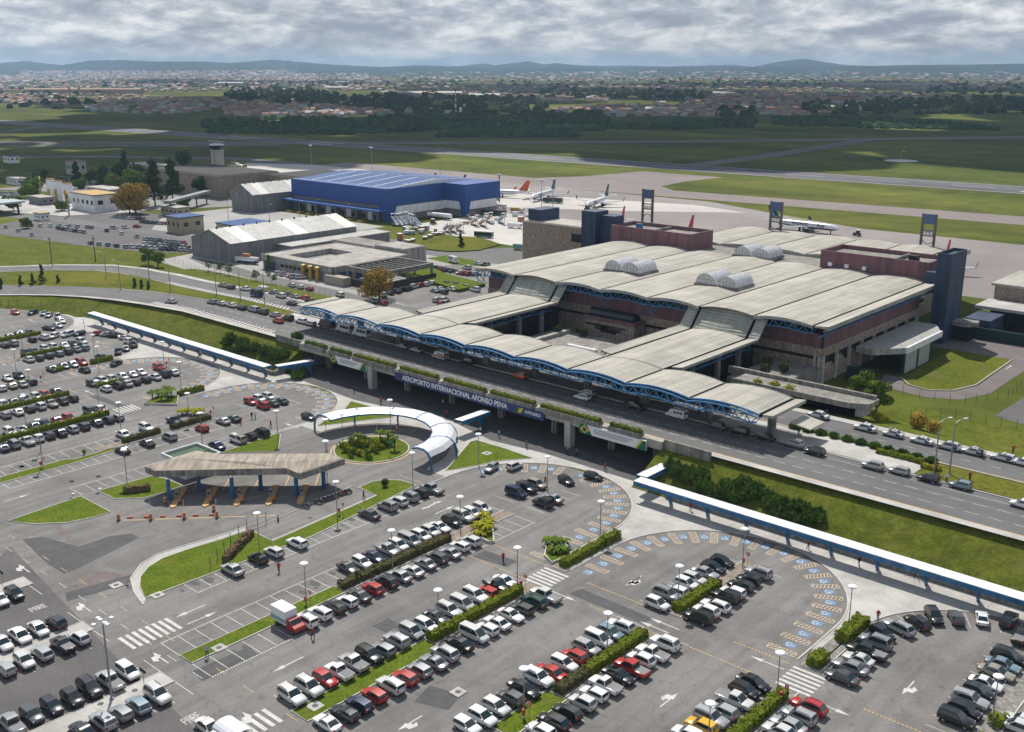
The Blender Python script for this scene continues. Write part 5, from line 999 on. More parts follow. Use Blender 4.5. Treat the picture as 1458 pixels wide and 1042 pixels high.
def cname(c, k): return PAINT[c][0] + ' ' + {'v': 'SUV', 'w': 'wagon'}.get(k, KIND[k])
for ox, oy, phrase, s in CARS:
    E = []
    for e_ in s.split(';'):
        a = e_.split(); p = P(ox+float(a[0])*.24, oy+float(a[1])*.24, .7); E.append([p[0], p[1], a[2], a[3], a[4]])
    for i, (x, y, c, k, d) in enumerate(E):
        if d in '+-':
            nb = [q[0] for q in E if q[4] in '+-' and abs(q[0]-x) < 2.4]; x = lerp(x, sum(nb)/len(nb), .75) + rnd.uniform(-.15,.15); ang = (0 if d == '+' else math.pi) + rnd.gauss(0, .015)
        else: ang = R(float(d))
        near = sorted((q for q in E if q is not E[i] and abs(q[0]-E[i][0]) < 4 and .1 < abs(q[1]-y) < 3.4), key=lambda q: q[1])
        if not near: lab = f'{cname(c,k)} parked alone in {phrase}'
        elif len(near) == 1: lab = f'{cname(c,k)} beside a {cname(near[0][2],near[0][3])} in {phrase}'
        else: lab = f'{cname(c,k)} between {cname(near[0][2],near[0][3])} and {cname(near[-1][2],near[-1][3])}, {phrase[4:] if phrase.startswith("the ") else phrase}'
        wds = lab.split()
        if len(wds) > 16: lab = ' '.join(wds[:16])
        car(k, c, x, y, .012, ang, lab, 'cars in ' + phrase)
# cars on the upper roads
q5 = lambda x, y: (250 + x*.13717, 330 + y*.13717)
h5 = lambda x, y: (420 + x*.20576, 400 + y*.20576); c6 = zoomer(600, 420)
def road_cars(z, lst, zz, phrase, dy=0, default=180):
    pos = [(*P(*z(float(a.split()[0]), float(a.split()[1])), zz+.7), *a.split()[2:]) for a in lst.split(';')]
    for i, q in enumerate(pos):
        x, y, c, k = q[:4]; ang = R(float(q[4])) if len(q) > 4 else R(default)+rnd.gauss(0,.01); nb = pos[i-1] if i else (pos[i+1] if len(pos) > 1 else None)
        lab = f'{cname(c,k)} ' + (f'next to a {cname(nb[2],nb[3])} ' if nb else '') + phrase
        if 'taxi' in phrase: lab = ['first','second','third','fourth','fifth','sixth','seventh','eighth'][i] + f' white and blue taxi {KIND[k]} counted from the low roofed kiosk'
        tx = car(k, c, x, y, plateau(x)+.035, ang, ' '.join(lab.split()[:16]), 'cars along the upper roads')
        if 'taxi' in phrase:
            for s in (-1, 1): MB().box(-1.9,-.9,s*.885-.012,s*.885+.012,.55,.95).build('side_stripe', sign_blue, tx)
            MB().box(-.5,-.2,-.3,.3,1.5,1.66).build('roof_sign', lamp_w, tx)
road_cars(q5, '380 720 S w;480 740 S s;585 760 W s;690 785 K h;810 805 S m;910 830 G m;1030 860 S h;1165 895 K v;1305 925 W h;1400 950 S h', 6.4, 'at the upper kerb west of the canopy')
road_cars(q5, '1065 920 O h', 6.4, 'driving on the upper road towards the canopy')
road_cars(q5, '490 530 E s;570 560 K h;725 585 W s;1020 640 S s;1095 680 W h;1145 660 K s;1240 685 S s;1340 700 R h;1400 735 K s', 5.8, 'queued along the side road verge')
road_cars(q5, '1205 755 G s', 5.8, 'driving on the side road')
road_cars(zoomer(0,200,.27435), '885 825 S s', 6.2, 'driving alone round the bend of the upper road', default=195)
road_cars(h5, '745 450 S s;840 475 S s;1195 555 K v', 6.4, 'parked under the front canopy shade')
road_cars(c6, '585 480 O h;955 605 W h;985 580 S h;1255 650 K s', 6.4, 'parked in the shade of the long canopy')
a9 = zoomer(900, 420)
road_cars(a9, '20 660 K s;505 775 G s;630 805 K v;785 840 K s', 6.4, 'parked at the canopy end')
road_cars(g5, '85 755 S v;215 800 K h;560 885 S h;715 915 S h;890 960 K h;1080 1000 L h', 6.4, 'at the kerb east of the canopy')
road_cars(g5, '235 585 W s;515 660 W s;680 695 W s;850 735 W s;1010 770 W w;1155 800 W s;1330 835 W w;1455 865 W s', 6.4, 'waiting in the taxi line by the lawn')
road_cars(zoomer(1108,650), '1450 280 W h', 6.4, 'parked at the far east end of the upper road')
# vans, bus-like vehicles
def van(x, y, z, ang, label, col, stripe=None, L=5.4, H=2.5, name='van'):
    t = thing(name, label, 'van', (x, y, z), ang); W = 1.95; pm = PM[col]
    prof = [(-L/2,.45),(-L/2,H-.08),(-L/2+.1,H),(L/2-1.5,H),(L/2-1.15,H-.12),(L/2-.55,1.25),(L/2-.05,1.05),(L/2,.5)]
    mb = MB(); n = len(prof); 
    for s in (-1, 1): mb.v += [(x_, s*W/2*(.93 if z_ > 1.6 else 1), z_) for x_, z_ in prof]
    for k in range(n): mb.f.append((k, (k+1)%n, n+(k+1)%n, n+k)); mb.m.append(0)
    mb.f += [tuple(range(n))[::-1], tuple(range(n, 2*n))]; mb.m += [0, 0]; 
    bm = bmesh.new(); me = mb.mesh('body', pm); bm.from_mesh(me); bmesh.ops.recalc_face_normals(bm, faces=bm.faces); bm.to_mesh(me); bm.free(); obj('body', me, t)
    if stripe: MB().box(-L/2-.01,L/2-.3,-W/2-.012,W/2+.012,.75,1.2).build('stripe', stripe, t)
    for s in (-1, 1):
        for i in range(3): a = -L/2+.35+i*(L-2.2)/3; MB().hexa([(a,s*W*.5-.02,1.35),(a+(L-2.4)/3-.1,s*W*.5-.02,1.35),(a+(L-2.4)/3-.1,s*W*.5+.01,1.35),(a,s*W*.5+.01,1.35)],[(a,s*W*.468-.03,H-.4),(a+(L-2.4)/3-.1,s*W*.468-.03,H-.4),(a+(L-2.4)/3-.1,s*W*.468+.02,H-.4),(a,s*W*.468+.02,H-.4)]).build('side_window', car_glass, t)
        MB().box(-L/2-.03,-L/2+.05,s*W*.4-.1,s*W*.4+.1,.9,1.3).build('taillight', lamp_r, t); MB().box(L/2-.12,L/2+.03,s*W*.36-.15,s*W*.36+.15,.7,.95).build('headlight', lamp_w, t)
        for x_ in (-L*.3, L*.31): o = obj('wheel', car_meshes('v','W')[1][4][1], t); o.location = (x_, s*(W/2-.1), .34)
    MB().face([(L/2-1.12,-.82,H-.2),(L/2-.58,-.88,1.32),(L/2-.58,.88,1.32),(L/2-1.12,.82,H-.2)]).build('windscreen', car_glass, t); MB().face([(-L/2-.012,.75,1.35),(-L/2-.012,-.75,1.35),(-L/2-.012,-.7,H-.4),(-L/2-.012,.7,H-.4)]).build('rear_window', car_glass, t)
    return t
for x, y, lab, c, st in ((220,305,'grey passenger van first in the line under the canopy end','G',None),(345,335,'white passenger van between the grey van and another white van','W',None),(460,365,'white passenger van last of three at the canopy kerb','W',None)):
    p = P(*h5(x, y), 7.2); van(p[0], p[1], 6.44, R(180), lab, c, st, 6.0, 2.6)
p = P(*h5(1005,520), 7.2); van(p[0], p[1], 6.44, R(180), 'small white and orange delivery van under the long canopy', 'W', orange_m, 4.4, 2.2)
p = P(*a9(265,710), 7.2); van(p[0], p[1], 6.44, R(180), 'old white rounded van in the shade near the canopy end', 'W', None, 4.6, 2.2)
p = P(*q5(840,655), 6.8); van(p[0], p[1], plateau(p[0])+.03, R(180), 'bright blue panel van driving on the side road', 'B', sign_blue, 5.2, 2.6); PM['B']
p = P(*q5(900,600), 6.6); van(p[0], p[1], plateau(p[0])+.03, R(180), 'white and yellow tow pickup parked on the side road', 'W', flag_yellow, 5.0, 1.9)
# red box truck
p = P(*k3(455,1100), 1.0); t = thing('box_truck', 'red cab truck with a tall white cargo box in the parking row', 'truck', (p[0],p[1],.01), R(0))
MB().box(-2.6,1.0,-1.05,1.05,1.0,3.2).build('cargo_box', sign_white, t); MB().box(-2.6,1.0,-1.07,-1.051,1.2,1.9).build('side_print', cl('print', (.25,.4,.4)), t); MB().box(-2.6,2.6,-.5,.5,.55,.98).build('chassis', trim_m, t)
mb = MB(); pr = [(1.05,.5),(1.05,2.0),(1.3,2.1),(1.9,2.05),(2.35,1.35),(3.0,1.15),(3.1,.55)]; n = len(pr)
for s in (-1, 1): mb.v += [(x_, s*.95, z_) for x_, z_ in pr]
for k in range(n): mb.f.append((k, (k+1)%n, n+(k+1)%n, n+k)); mb.m.append(0)
mb.f += [tuple(range(n))[::-1], tuple(range(n, 2*n))]; mb.m += [0,0]; me = mb.mesh('cab', PM['R']); bm = bmesh.new(); bm.from_mesh(me); bmesh.ops.recalc_face_normals(bm, faces=bm.faces); bm.to_mesh(me); bm.free(); obj('cab', me, t)
MB().face([(1.93,-.8,2.02),(2.36,-.85,1.4),(2.36,.85,1.4),(1.93,.8,2.02)]).build('windscreen', car_glass, t)
for s in (-1, 1):
    MB().box(1.25,1.95,s*.96-.01,s*.96+.01,1.4,1.95).build('side_window', car_glass, t)
    for x_ in (-1.6, 2.3): o = obj('wheel', car_meshes('v','W')[1][4][1], t); o.location = (x_, s*.85, .34)
# motorcycles
def motorcycle(x, y, ang, label):
    t = thing('motorcycle', label, 'motorcycle', (x, y, .01), ang, 'motorcycles beside the toll canopy')
    for x_ in (-.65,.65): o = obj('wheel', car_meshes('h','W')[1][4][1], t); o.location = (x_, 0, .3); o.scale = (1, .5, 1)
    MB().hexa([(-.6,-.12,.55),(.3,-.14,.5),(.3,.14,.5),(-.6,.12,.55)],[(-.75,-.12,.85),(-.1,-.13,.78),(-.1,.13,.78),(-.75,.12,.85)]).build('seat', trim_m, t); MB().hexa([(-.1,-.15,.6),(.5,-.12,.6),(.5,.12,.6),(-.1,.15,.6)],[(-.05,-.14,.95),(.4,-.1,1.0),(.4,.1,1.0),(-.05,.14,.95)]).build('tank', PM[rnd.choice('KRBK')], t)
    MB().box(-.3,.3,-.16,.16,.2,.58).build('engine', grey_metal, t); MB().bar((.45,0,.95),(.68,0,.32),.05).bar((.4,-.35,1.08),(.4,.35,1.08),.025).build('fork', dark_metal, t); MB().lathe((.55,0,.9), [(.05,0),(.11,.06),(.08,.16)], 8).build('headlight', lamp_w, t); return t
for i, (x, y) in enumerate(((565,430),(640,405),(665,392),(690,385),(712,378),(735,370),(770,356),(790,350),(815,345))): p = P(*k3(x, y)); motorcycle(p[0], p[1], R(20+i*7), 'dark motorcycle parked in the line of motorcycles by the toll canopy')
p = P(*k3(400,503)); motorcycle(p[0], p[1], R(-30), 'lone black motorcycle standing apart inside the kerbed motorcycle bay')
# luggage trolleys under the walkway
for i in range(4):
    p = P(*zoomer(1108,650)(760+i*28, 700+i*12)); t = thing('luggage_trolley', 'steel luggage trolley nested in a row under the east covered walkway', 'trolley', (p[0],p[1],.013), R(20), 'luggage trolleys under the walkway'); MB().bar((-.4,-.3,.2),(.5,-.3,.2),.03).bar((-.4,.3,.2),(.5,.3,.2),.03).bar((-.4,-.3,.2),(-.5,-.3,1.0),.03).bar((-.4,.3,.2),(-.5,.3,1.0),.03).bar((-.5,-.3,1.0),(-.5,.3,1.0),.03).build('frame', grey_metal, t)
    for a in (-.3,.3): MB().lathe((.4,a,.0), [(.09,0),(.09,.12)], 8).build('wheel', tyre_m, t)
# ---------------------------------------------------------------- west buildings
mr_ = zoomer(0,200,.27435); mm_ = zoomer(360,200,.27435); ww = zoomer(560,280,.13717); vv = zoomer(0,220,.13717); uu = zoomer(180,220,.13717); kk = zoomer(440,300,.13717)
GZ = lambda x, y: G0
def gs(name, pts, m, dz=.03): return struct(sheet(name, pts, m, G0+dz, px=False))
gs('service_yard', [(-520,262),(-420,262),(-402,244),(-398,224),(-300,214.5),(-236,214.5),(-236,300),(-300,318),(-345,312),(-360,330),(-395,300),(-400,352),(-520,352)], mat('yard', (.34,.33,.31), .85, .15, .05, fine=(1,.08)), .02)
gs('staff_car_park', [(-310,243),(-236,232),(-236,300),(-272,300),(-300,304),(-300,272),(-280,268)], asphalt, .03)
gs('service_lane', [(-395,237),(-372,231),(-330,227),(-236,226),(-236,234),(-300,236),(-345,236),(-372,240)], asphalt_road, .035)
gs('overflow_car_park', [(-545,214),(-516,212),(-459,222),(-425,231),(-403,244),(-430,262),(-470,262),(-520,300),(-560,300),(-560,240)], asphalt_dark, .025)
gs('town_road', [(-640,226),(-540,250),(-455,262),(-420,262),(-420,270),(-460,271),(-545,262),(-640,240)], asphalt_road, .04)
gs('filling_station_yard', [(-640,236),(-560,262),(-545,300),(-600,330),(-660,320)], concrete, .03)
gs('service_yard', [(-720,292),(-662,318),(-600,332),(-548,302),(-522,353),(-520,440),(-560,361),(-640,361),(-645,410),(-690,430),(-730,400)], mat('yard_asphalt', (.24,.23,.22), .85, .15, .05, fine=(1,.08)), .022)
gs('access_road', [(-262,318),(-236,316),(-236,352),(-310,346),(-325,318),(-345,316),(-360,330),(-372,326),(-345,308),(-300,310)], asphalt_road, .045)
gs('loop_road', [(-100,253),(-95,250.5),(-87,249.5),(-80,253),(-76.5,263),(-76.5,318),(-108,318),(-108,299),(-82,299.5),(-81,268),(-84,258.5),(-89,255),(-95,256.5),(-99,262),(-103,262)], mat('loop_asphalt', (.16,.135,.13), .85, .15, .2, fine=(2,.1)), .04)
gs('dark_yard', [(-70,246),(-60,243),(-20,243),(-20,300),(-68,300)], asphalt_dark, .03)
lp = struct(MB().prism([(-98.5,262),(-94.3,257),(-89,255.6),(-84.3,259),(-81.6,268),(-82.4,299),(-98.5,299)], G0-.05, G0+.14).build('lawn', grass_m)); kerb([(-98.5,262),(-94.3,257),(-89,255.6),(-84.3,259),(-81.6,268),(-82.4,299)], lp, .25, .22, GZ)
gq = place(ARROW, P(*zoomer(1258,440,.13717)(1300,605), G0), R(90)); paint('arrow_marking', [gq], white_paint, G0+.06, lp)
md = struct(MB().prism([P(*ww(x, y), G0) for x, y in ((220,520),(330,460),(500,425),(700,420),(850,428),(1000,460),(1110,502),(900,560),(700,575),(550,575),(350,550))], G0-.1, G0+.5).build('grass_mound', grass_m))
struct(MB().prism([(-300,270),(-259,262),(-259,276),(-283,280),(-300,287)], G0, G0+1.2).build('lawn', lawn_m))
struct(MB().prism([(-318,303),(-300,300),(-285,306),(-300,312),(-316,314)], G0-.1, G0+.1).build('lawn', lawn_m))
grey_wall = streaks(mat('grey_wall', (.20,.20,.21), .8, .12, .3), .8, .8, .08, .25); sheet_roof = streaks(mat('sheet_roof', (.42,.41,.38), .55, .14, .1, wave=('Y', 2.2, .2)), .1, .5, 1, .22); brown_wall = streaks(mat('brown_wall', (.27,.225,.175), .85, .12, .2, wave=('X', .5, .3)), .8, .8, .05, .2)
office_wall = streaks(mat('office_wall', (.34,.33,.31), .85, .14, .3), .9, .9, .08, .3); hang_blue = mat('hangar_blue', (.026,.08,.28), .6, .1, .1, wave=('X', 2, .1)); blue_wall = mat('blue_wall', (.06,.10,.20), .6, .1, .4)
def shed(name, label, x0, x1, y0, y1, h, hr, wall, roof, panels=8, cat='warehouse'):
    t = thing(name, label, cat, ((x0+x1)/2,(y0+y1)/2,G0)); xm = (x0+x1)/2; z0_, z1_, z2_ = G0-.3, G0+h, G0+hr
    mb = MB(); mb.box(x0,x1,y0,y1,z0_,z1_)
    for y_, o_ in ((y0,1),(y1,-1)): mb.face([(x0,y_,z1_),(x1,y_,z1_),(xm,y_,z2_)][::o_])
    at(t, mb, 'wall', wall)
    for s in (0, 1):
        for i in range(panels):
            a, b = lerp(y0-.4,y1+.4,i/panels)+.03, lerp(y0-.4,y1+.4,(i+1)/panels)-.03; xa, xb, za, zb = (x0-.4, xm, z1_-.05, z2_+.08) if s == 0 else (xm, x1+.4, z2_+.08, z1_-.05)
            at(t, MB().hexa([(xa,a,za),(xb,a,zb),(xb,b,zb),(xa,b,za)],[(xa,a,za+.12),(xb,a,zb+.12),(xb,b,zb+.12),(xa,b,za+.12)]), 'roof_sheet', roof if (i*7+s) % 4 else mat('pale_sheet_roof', (.62,.61,.57), .5, .08))
    for i in range(panels): yy = lerp(y0,y1,(i+.5)/panels); at(t, MB().lathe((xm,yy,z2_+.1), [(.35,0),(.45,.5),(.2,.8)], 8), 'roof_vent', dark_metal)
    return t
shed('warehouse', 'long grey gabled warehouse with pale striped sheet roof beside the fence', -398,-369,241.5,308,8,12.4,grey_wall,sheet_roof,10)
shed('warehouse', 'grey gabled shed with ribbed cream roof beside the brown depot', -512,-491.5,338,395,9.8,15,grey_wall,sheet_roof,10)
t = thing('annex_shed', 'low flat grey annex along the striped warehouse', 'shed', (-362,285,G0)); at(t, MB().box(-368.5,-358,264,318,G0-.3,G0+5.2), 'wall', grey_wall); at(t, MB().box(-369,-357.4,263.4,318.5,G0+5.2,G0+5.6), 'roof', concrete); at(t, MB().box(-371.5,-369.6,262,268,G0+5.0,G0+5.4), 'awning', concrete)
ofc = thing('office_block', 'low concrete office with flat roof, open courtyard and blue doors', 'office', (-330,262,G0))
X0, X1, Y0, Y1, ZT = -350.5,-306,243.5,282,G0+5.6
at(ofc, MB().box(X0,X1,Y0,Y0+6,ZT-.4,ZT).box(X0,X1,Y0+27,Y1,ZT-.4,ZT).box(X0,-341,Y0+6,Y0+27,ZT-.4,ZT).box(-327,X1,Y0+6,Y0+27,ZT-.4,ZT), 'roof', streaks(mat('flat_roof', (.40,.37,.34), .9, .16, .15, fine=(1,.12)), .3, .3, 1, .2))
at(ofc, MB().box(X0-.3,X1+.3,Y0-.3,Y0-.02,ZT-2.0,ZT+.3).box(X1+.02,X1+.3,Y0-.3,Y1,ZT-2.0,ZT+.3).box(X0-.3,X0-.02,Y0,Y1,ZT-2.0,ZT+.3).box(-341,-340.7,Y0+6,Y0+27,ZT-5.8,ZT+.2).box(-341,-327,Y0+26.7,Y0+27,ZT-5.8,ZT+.2), 'parapet', office_wall)
at(ofc, MB().box(X0+.2,X1-.2,Y0+.2,Y1,G0-.3,ZT-2.0), 'wall', office_wall)
for i in range(9): x = X0+12+i*2.6; at(ofc, MB().box(x,x+1.9,Y0+.1,Y0+.19,G0+2,G0+3.2), 'window', glass_dark)
at(ofc, MB().box(X0+1,X0+8,Y0+.08,Y0+.19,G0,G0+3.4), 'door', blue_wall)
for i in range(4): y = Y0+3+i*8; at(ofc, MB().box(X1-.18,X1-.08,y,y+6,G0,G0+3.4), 'door', blue_wall)
for i in range(3):
    x = -322.5+i*4.2; at(ofc, MB().lathe((x,Y0-1.1,G0), [(.8,0),(.8,4.2),(1.1,4.4),(1.1,5.0),(.6,5.3)], 12), 'duct', mat('ochre', (.48,.29,.05), .5, .12, .6), 40)
ob = thing('depot_block', 'flat roofed grey depot block behind the courtyard office', 'depot', (-335,290,G0)); at(ob, MB().box(-358,-329.5,284,297,G0-.3,G0+5.5).box(-329.4,-312,284.5,297,G0-.3,G0+6.6), 'wall', office_wall); at(ob, MB().box(-357.5,-330,284.5,296.5,G0+5.52,G0+5.9), 'roof', MAT['dirty_roof']); at(ob, MB().box(-329,-312.4,284.9,296.6,G0+6.62,G0+6.8), 'roof', MAT['flat_roof'])
fr = thing('concrete_frame', 'open concrete frame of beams over a dark walled plant yard', 'frame', (-290,258,G0))
at(fr, MB().box(-303,-283,247,248,G0+4.6,G0+6.4).box(-303,-283,272,273,G0+4.6,G0+6.4).box(-303,-302,248,272,G0+4.6,G0+6.4).box(-284,-283,248,272,G0+4.6,G0+6.4), 'ring_beam', concrete_old)
for i in range(8): at(fr, MB().box(-301.9,-284.1,249.5+i*3,249.9+i*3,G0+4.8,G0+5.8), 'beam', concrete_old)
for x in (-302.5,-293,-283.5):
    for y in (247.5,260,272.5): at(fr, MB().box(x-.35,x+.35,y-.35,y+.35,G0,G0+4.6), 'column', concrete_old)
at(fr, MB().box(-301,-281.6,244.6,245,G0,G0+2.6).box(-281.9,-281.5,245,273,G0,G0+2.6), 'yard_wall', mat('dark_wall', (.06,.05,.05), .9, .2)); at(fr, MB().box(-308,-297,240.8,244.4,G0,G0+3.2), 'plant_room', mat('tan_wall', (.36,.31,.25), .8, .1)); 
for i in range(5): at(fr, MB().box(-299+i*3.2,-296.6+i*3.2,250,256,G0,G0+1.8), 'plant_unit', grey_metal)
# blue hangar
hg = thing('cargo_hangar', 'large blue cargo hangar with white lower panels and loading canopy', 'hangar', (-450,390,G0)); HZ = G0+14
at(hg, MB().box(-490,-411,364,432,G0-.3,G0+8), 'base_wall', mat('hangar_base', (.25,.22,.20), .8, .1)); at(hg, MB().box(-410.9,-396,406,432,G0-.3,G0+5), 'base_wall', MAT['hangar_base'])
at(hg, MB().box(-490.5,-410.4,363.4,433,G0+8.02,HZ+3), 'upper_wall', hang_blue); at(hg, MB().box(-410.3,-394.6,405.4,433,G0+7.9,HZ+3), 'upper_wall', hang_blue)
at(hg, MB().box(-410.35,-410.0,368,405,G0+3.2,G0+7.6), 'white_panel', white_metal); at(hg, MB().box(-410,-396.5,405.0,405.35,G0+3.6,G0+7.8), 'white_panel', white_metal); at(hg, MB().box(-394.9,-394.5,407.5,430,G0+3.6,G0+7.8), 'white_panel', white_metal)
at(hg, MB().hexa([(-413,363.2,G0),(-410.2,363.2,G0),(-409.9,366.5,G0),(-413,366.5,G0)],[(-416,363,G0+8),(-409.8,363,G0+8),(-409.8,370,G0+8),(-416,370,G0+8)]), 'corner_foot', hang_blue); at(hg, MB().hexa([(-397,404.8,G0),(-394.3,404.8,G0),(-394.3,407,G0),(-397,407,G0)],[(-399,404.7,G0+9.4),(-394.2,404.7,G0+9.4),(-394.2,409.5,G0+9.4),(-399,409.5,G0+9.4)]), 'corner_foot', hang_blue)
at(hg, MB().box(-497,-409.6,357,363.3,G0+5.6,G0+6.6), 'loading_canopy', mat('bright_blue', (.03,.12,.36), .5, .1))
bl_roof = mat('blue_roof', (.022,.075,.23), .75, .12, .08, wave=('X', 1.5, .2))
for i in range(6):
    a, b = lerp(-489.5,-411.5,i/6), lerp(-489.5,-411.5,(i+1)/6); at(hg, MB().prism([(a-.3,365),(b-1.3,365),(b-1.3,400),(a-.3,400)], HZ+1, [HZ+2.6,HZ+2.6,HZ+5.2,HZ+5.2]).prism([(a-.3,400),(b-1.3,400),(b-1.3,431.5),(a-.3,431.5)], HZ+1, [HZ+5.2,HZ+5.2,HZ+2.8,HZ+2.8]), 'roof_panel', bl_roof); at(hg, MB().prism([(b-1.2,368),(b-.4,368),(b-.4,400),(b-1.2,400)], HZ+1, [HZ+3.1,HZ+3.1,HZ+5.5,HZ+5.5]).prism([(b-1.2,400),(b-.4,400),(b-.4,431),(b-1.2,431)], HZ+1, [HZ+5.5,HZ+5.5,HZ+3.1,HZ+3.1]), 'roof_light', white_metal)
at(hg, MB().box(-410,-395.2,406,432.4,HZ+1.6,HZ+2.0), 'roof_panel', bl_roof)
for i in range(9): x = -486+i*8.6; at(hg, MB().box(x,x+3.4,363.6,363.98,G0,G0+4.4), 'door', white_metal if i % 2 else MAT['dark_wall']); at(hg, MB().box(x+4.2,x+6,363.6,363.98,G0+.5,G0+3), 'window', glass_dark)
for i in range(8): tag(MB().box(-484+i*8.6,-480.5+i*8.6,354,357,G0,G0+.8).build('loading_ramp', MAT['ochre']), 'yellow loading ramp below the hangar canopy', 'ramp', 'yellow loading ramps')
t = thing('brown_depot', 'wide brown metal depot with dark flat roof beside the control tower', 'depot', (-598,386,G0)); at(t, MB().box(-640,-560,362,406,G0-.3,G0+13.6), 'wall', brown_wall); at(t, MB().box(-559.8,-513,396,440,G0-.3,G0+12.5), 'wall', brown_wall); at(t, MB().box(-639,-561,363,405,G0+13.62,G0+14), 'roof', mat('tar_roof', (.055,.052,.052), .9, .5, .5, fine=(.8,.6))); at(t, MB().box(-559,-514,397,439,G0+12.52,G0+12.9), 'roof', MAT['tar_roof'])
tw = thing('control_tower', 'cream control tower with dark glazed cab and flat white cap', 'control tower', (-690,446,G0)); tw.scale = (.66,.66,.74); tcm = mat('cream_wall', (.46,.42,.37), .8, .08, .3)
MB().box(-6,6,-4.5,4.5,0,24).build('shaft', tcm, tw); MB().lathe((0,0,24), [(8,0),(8.5,.8),(7.5,1.2)], 8).build('gallery', tcm, tw); MB().lathe((0,0,25.2), [(6.6,0),(7.8,4.2)], 8).build('cab_glazing', glass_dark, tw); MB().lathe((0,0,29.4), [(8.2,0),(8.4,.9),(5,1.5)], 8).build('cab_roof', white_metal, tw); MB().bar((0,0,30),(0,0,39),.2).build('antenna', grey_metal, tw); MB().box(-16,16,-.5,.5,33,33.3).bar((-4,0,30.5),(-4,0,33),.15).bar((4,0,30.5),(4,0,33),.15).build('antenna_beam', white_metal, tw)
for k in range(6): MB().box(.3,1.5,-4.56,-4.51,4+k*3,6+k*3).build('window', glass_dark, tw)
def hut(name, label, x0, x1, y0, y1, h, wall, roof, cat='hut', wins=3):
    t = thing(name, label, cat, ((x0+x1)/2,(y0+y1)/2,G0)); at(t, MB().box(x0,x1,y0,y1,G0-.3,G0+h), 'wall', wall); at(t, MB().box(x0-.4,x1+.4,y0-.4,y1+.4,G0+h,G0+h+.5), 'roof_edge', blue_wall if roof is bl_roof else concrete_old); at(t, MB().box(x0+.4,x1-.4,y0+.4,y1-.4,G0+h+.5,G0+h+.56), 'roof', roof)
    for i in range(wins): x = lerp(x0,x1,(i+.35)/wins); at(t, MB().box(x,x+(x1-x0)/wins*.4,y0-.06,y0-.02,G0+h*.45,G0+h*.7), 'window', glass_dark)
    for i in range(2): y = lerp(y0,y1,(i+.3)/2); at(t, MB().box(x1+.02,x1+.06,y,y+(y1-y0)*.2,G0+h*.45,G0+h*.7), 'window', glass_dark)
    return t
tan = mat('tan_block', (.36,.31,.22), .85, .1, .4)
hut('utility_hut', 'small tan hut with bright blue flat roof by the overflow lot', -466,-454,270,283,7.5,tan,bl_roof); hut('utility_hut', 'long tan hut with bright blue roof beside the warehouse', -437,-408,279,298,6,tan,bl_roof)
hut('white_office', 'white two storey office with ochre roof edge by the autumn tree', -585,-559,281,296,9,white_metal,MAT['ochre'],'office',5); hut('white_office', 'low white annex behind the white two storey office', -600,-586,292,304,4.5,white_metal,concrete,'office'); hut('shed', 'pale low shed among the trees behind the filling station', -640,-612,318,330,5,MAT['tan_wall'],concrete,'shed')
hut('pump_kiosk', 'little white kiosk with ochre roof by the station entrance', -556,-549,246,251,3.4,white_metal,MAT['ochre'],'kiosk'); hut('guard_house', 'small white building with domed roof on the airfield edge', -918,-905,386,394,5.5,white_metal,MAT['tar_roof'],'house'); hut('apartment_house', 'cream and terracotta block near the airfield fence', -782,-768,374,383,9.5,tcm,mat('terracotta', (.34,.16,.10), .8, .15),'house',5); hut('long_shed', 'long low grey hall behind dark pines', -775,-735,418,436,5,tcm,concrete,'hall',9); hut('fire_station', 'low brown roofed building beside the pines', -735,-700,398,410,4.5,tcm,MAT['tar_roof'],'building',8); hut('west_hall', 'grey hall at the edge of the field road', -800,-768,288,300,5,grey_wall,concrete,'hall',4)
t = thing('filling_canopy', 'grey flat filling station canopy on dark posts', 'canopy', (-600,240,G0)); at(t, MB().box(-622,-583,232,254,G0+6,G0+7), 'roof', mat('pale_canopy', (.40,.44,.46), .6, .1)); [at(t, MB().box(x-.4,x+.4,y-.4,y+.4,G0,G0+6), 'post', dark_metal) for x in (-619,-586) for y in (235,251)]
t = thing('gate_canopy', 'long low green grey canopy over the security gate lanes', 'canopy', (-536,326,G0)); at(t, MB().prism([(-524,303),(-520,305),(-548,348),(-552,346)], G0+6, G0+7.4), 'roof', mat('gate_grey', (.22,.25,.24), .6, .1)); [at(t, MB().box(x-.3,x+.3,y-.3,y+.3,G0,G0+6), 'post', dark_metal) for x, y in ((-522.5,306),(-530,317),(-540,333),(-548.5,345))]
for i, (x, y) in enumerate(((-630,291),(-624,292.5),(-616,294.5))):
    t = thing('totem', 'tall white and ochre panel of the fuel brand pavilion', 'panel', (x,y,G0), R(42), 'white and ochre panels of the filling station'); MB().box(-2.4,2.4,-.7,.7,0,12.5-i).build('panel', white_metal, t); MB().box(-2.42,-.8,-.74,.74,0,7).build('ochre_panel', MAT['ochre'], t); MB().box(-2.4,2.4,-.75,.75,12.5-i,13.1-i).build('cap', MAT['ochre'], t)
for x, y in ((vv(430,450)), (vv(720,640))):
    p = P(x, y, G0); t = thing('price_sign', 'tall two post filling station sign in white, green and ochre', 'sign', (p[0],p[1],G0), R(-30), 'filling station signs'); [MB().box(s*2.2-.2,s*2.2+.2,-.2,.2,0,13).build('post', grey_metal, t) for s in (-1,1)]; MB().box(-2.6,2.6,-.3,.3,9,13).build('board', MAT['ochre'], t); MB().box(-2.62,2.62,-.34,.34,10,11.4).build('band', flag_green, t); MB().box(-2.3,2.3,-.36,.36,11.5,12.4).build('top_band', white_metal, t)
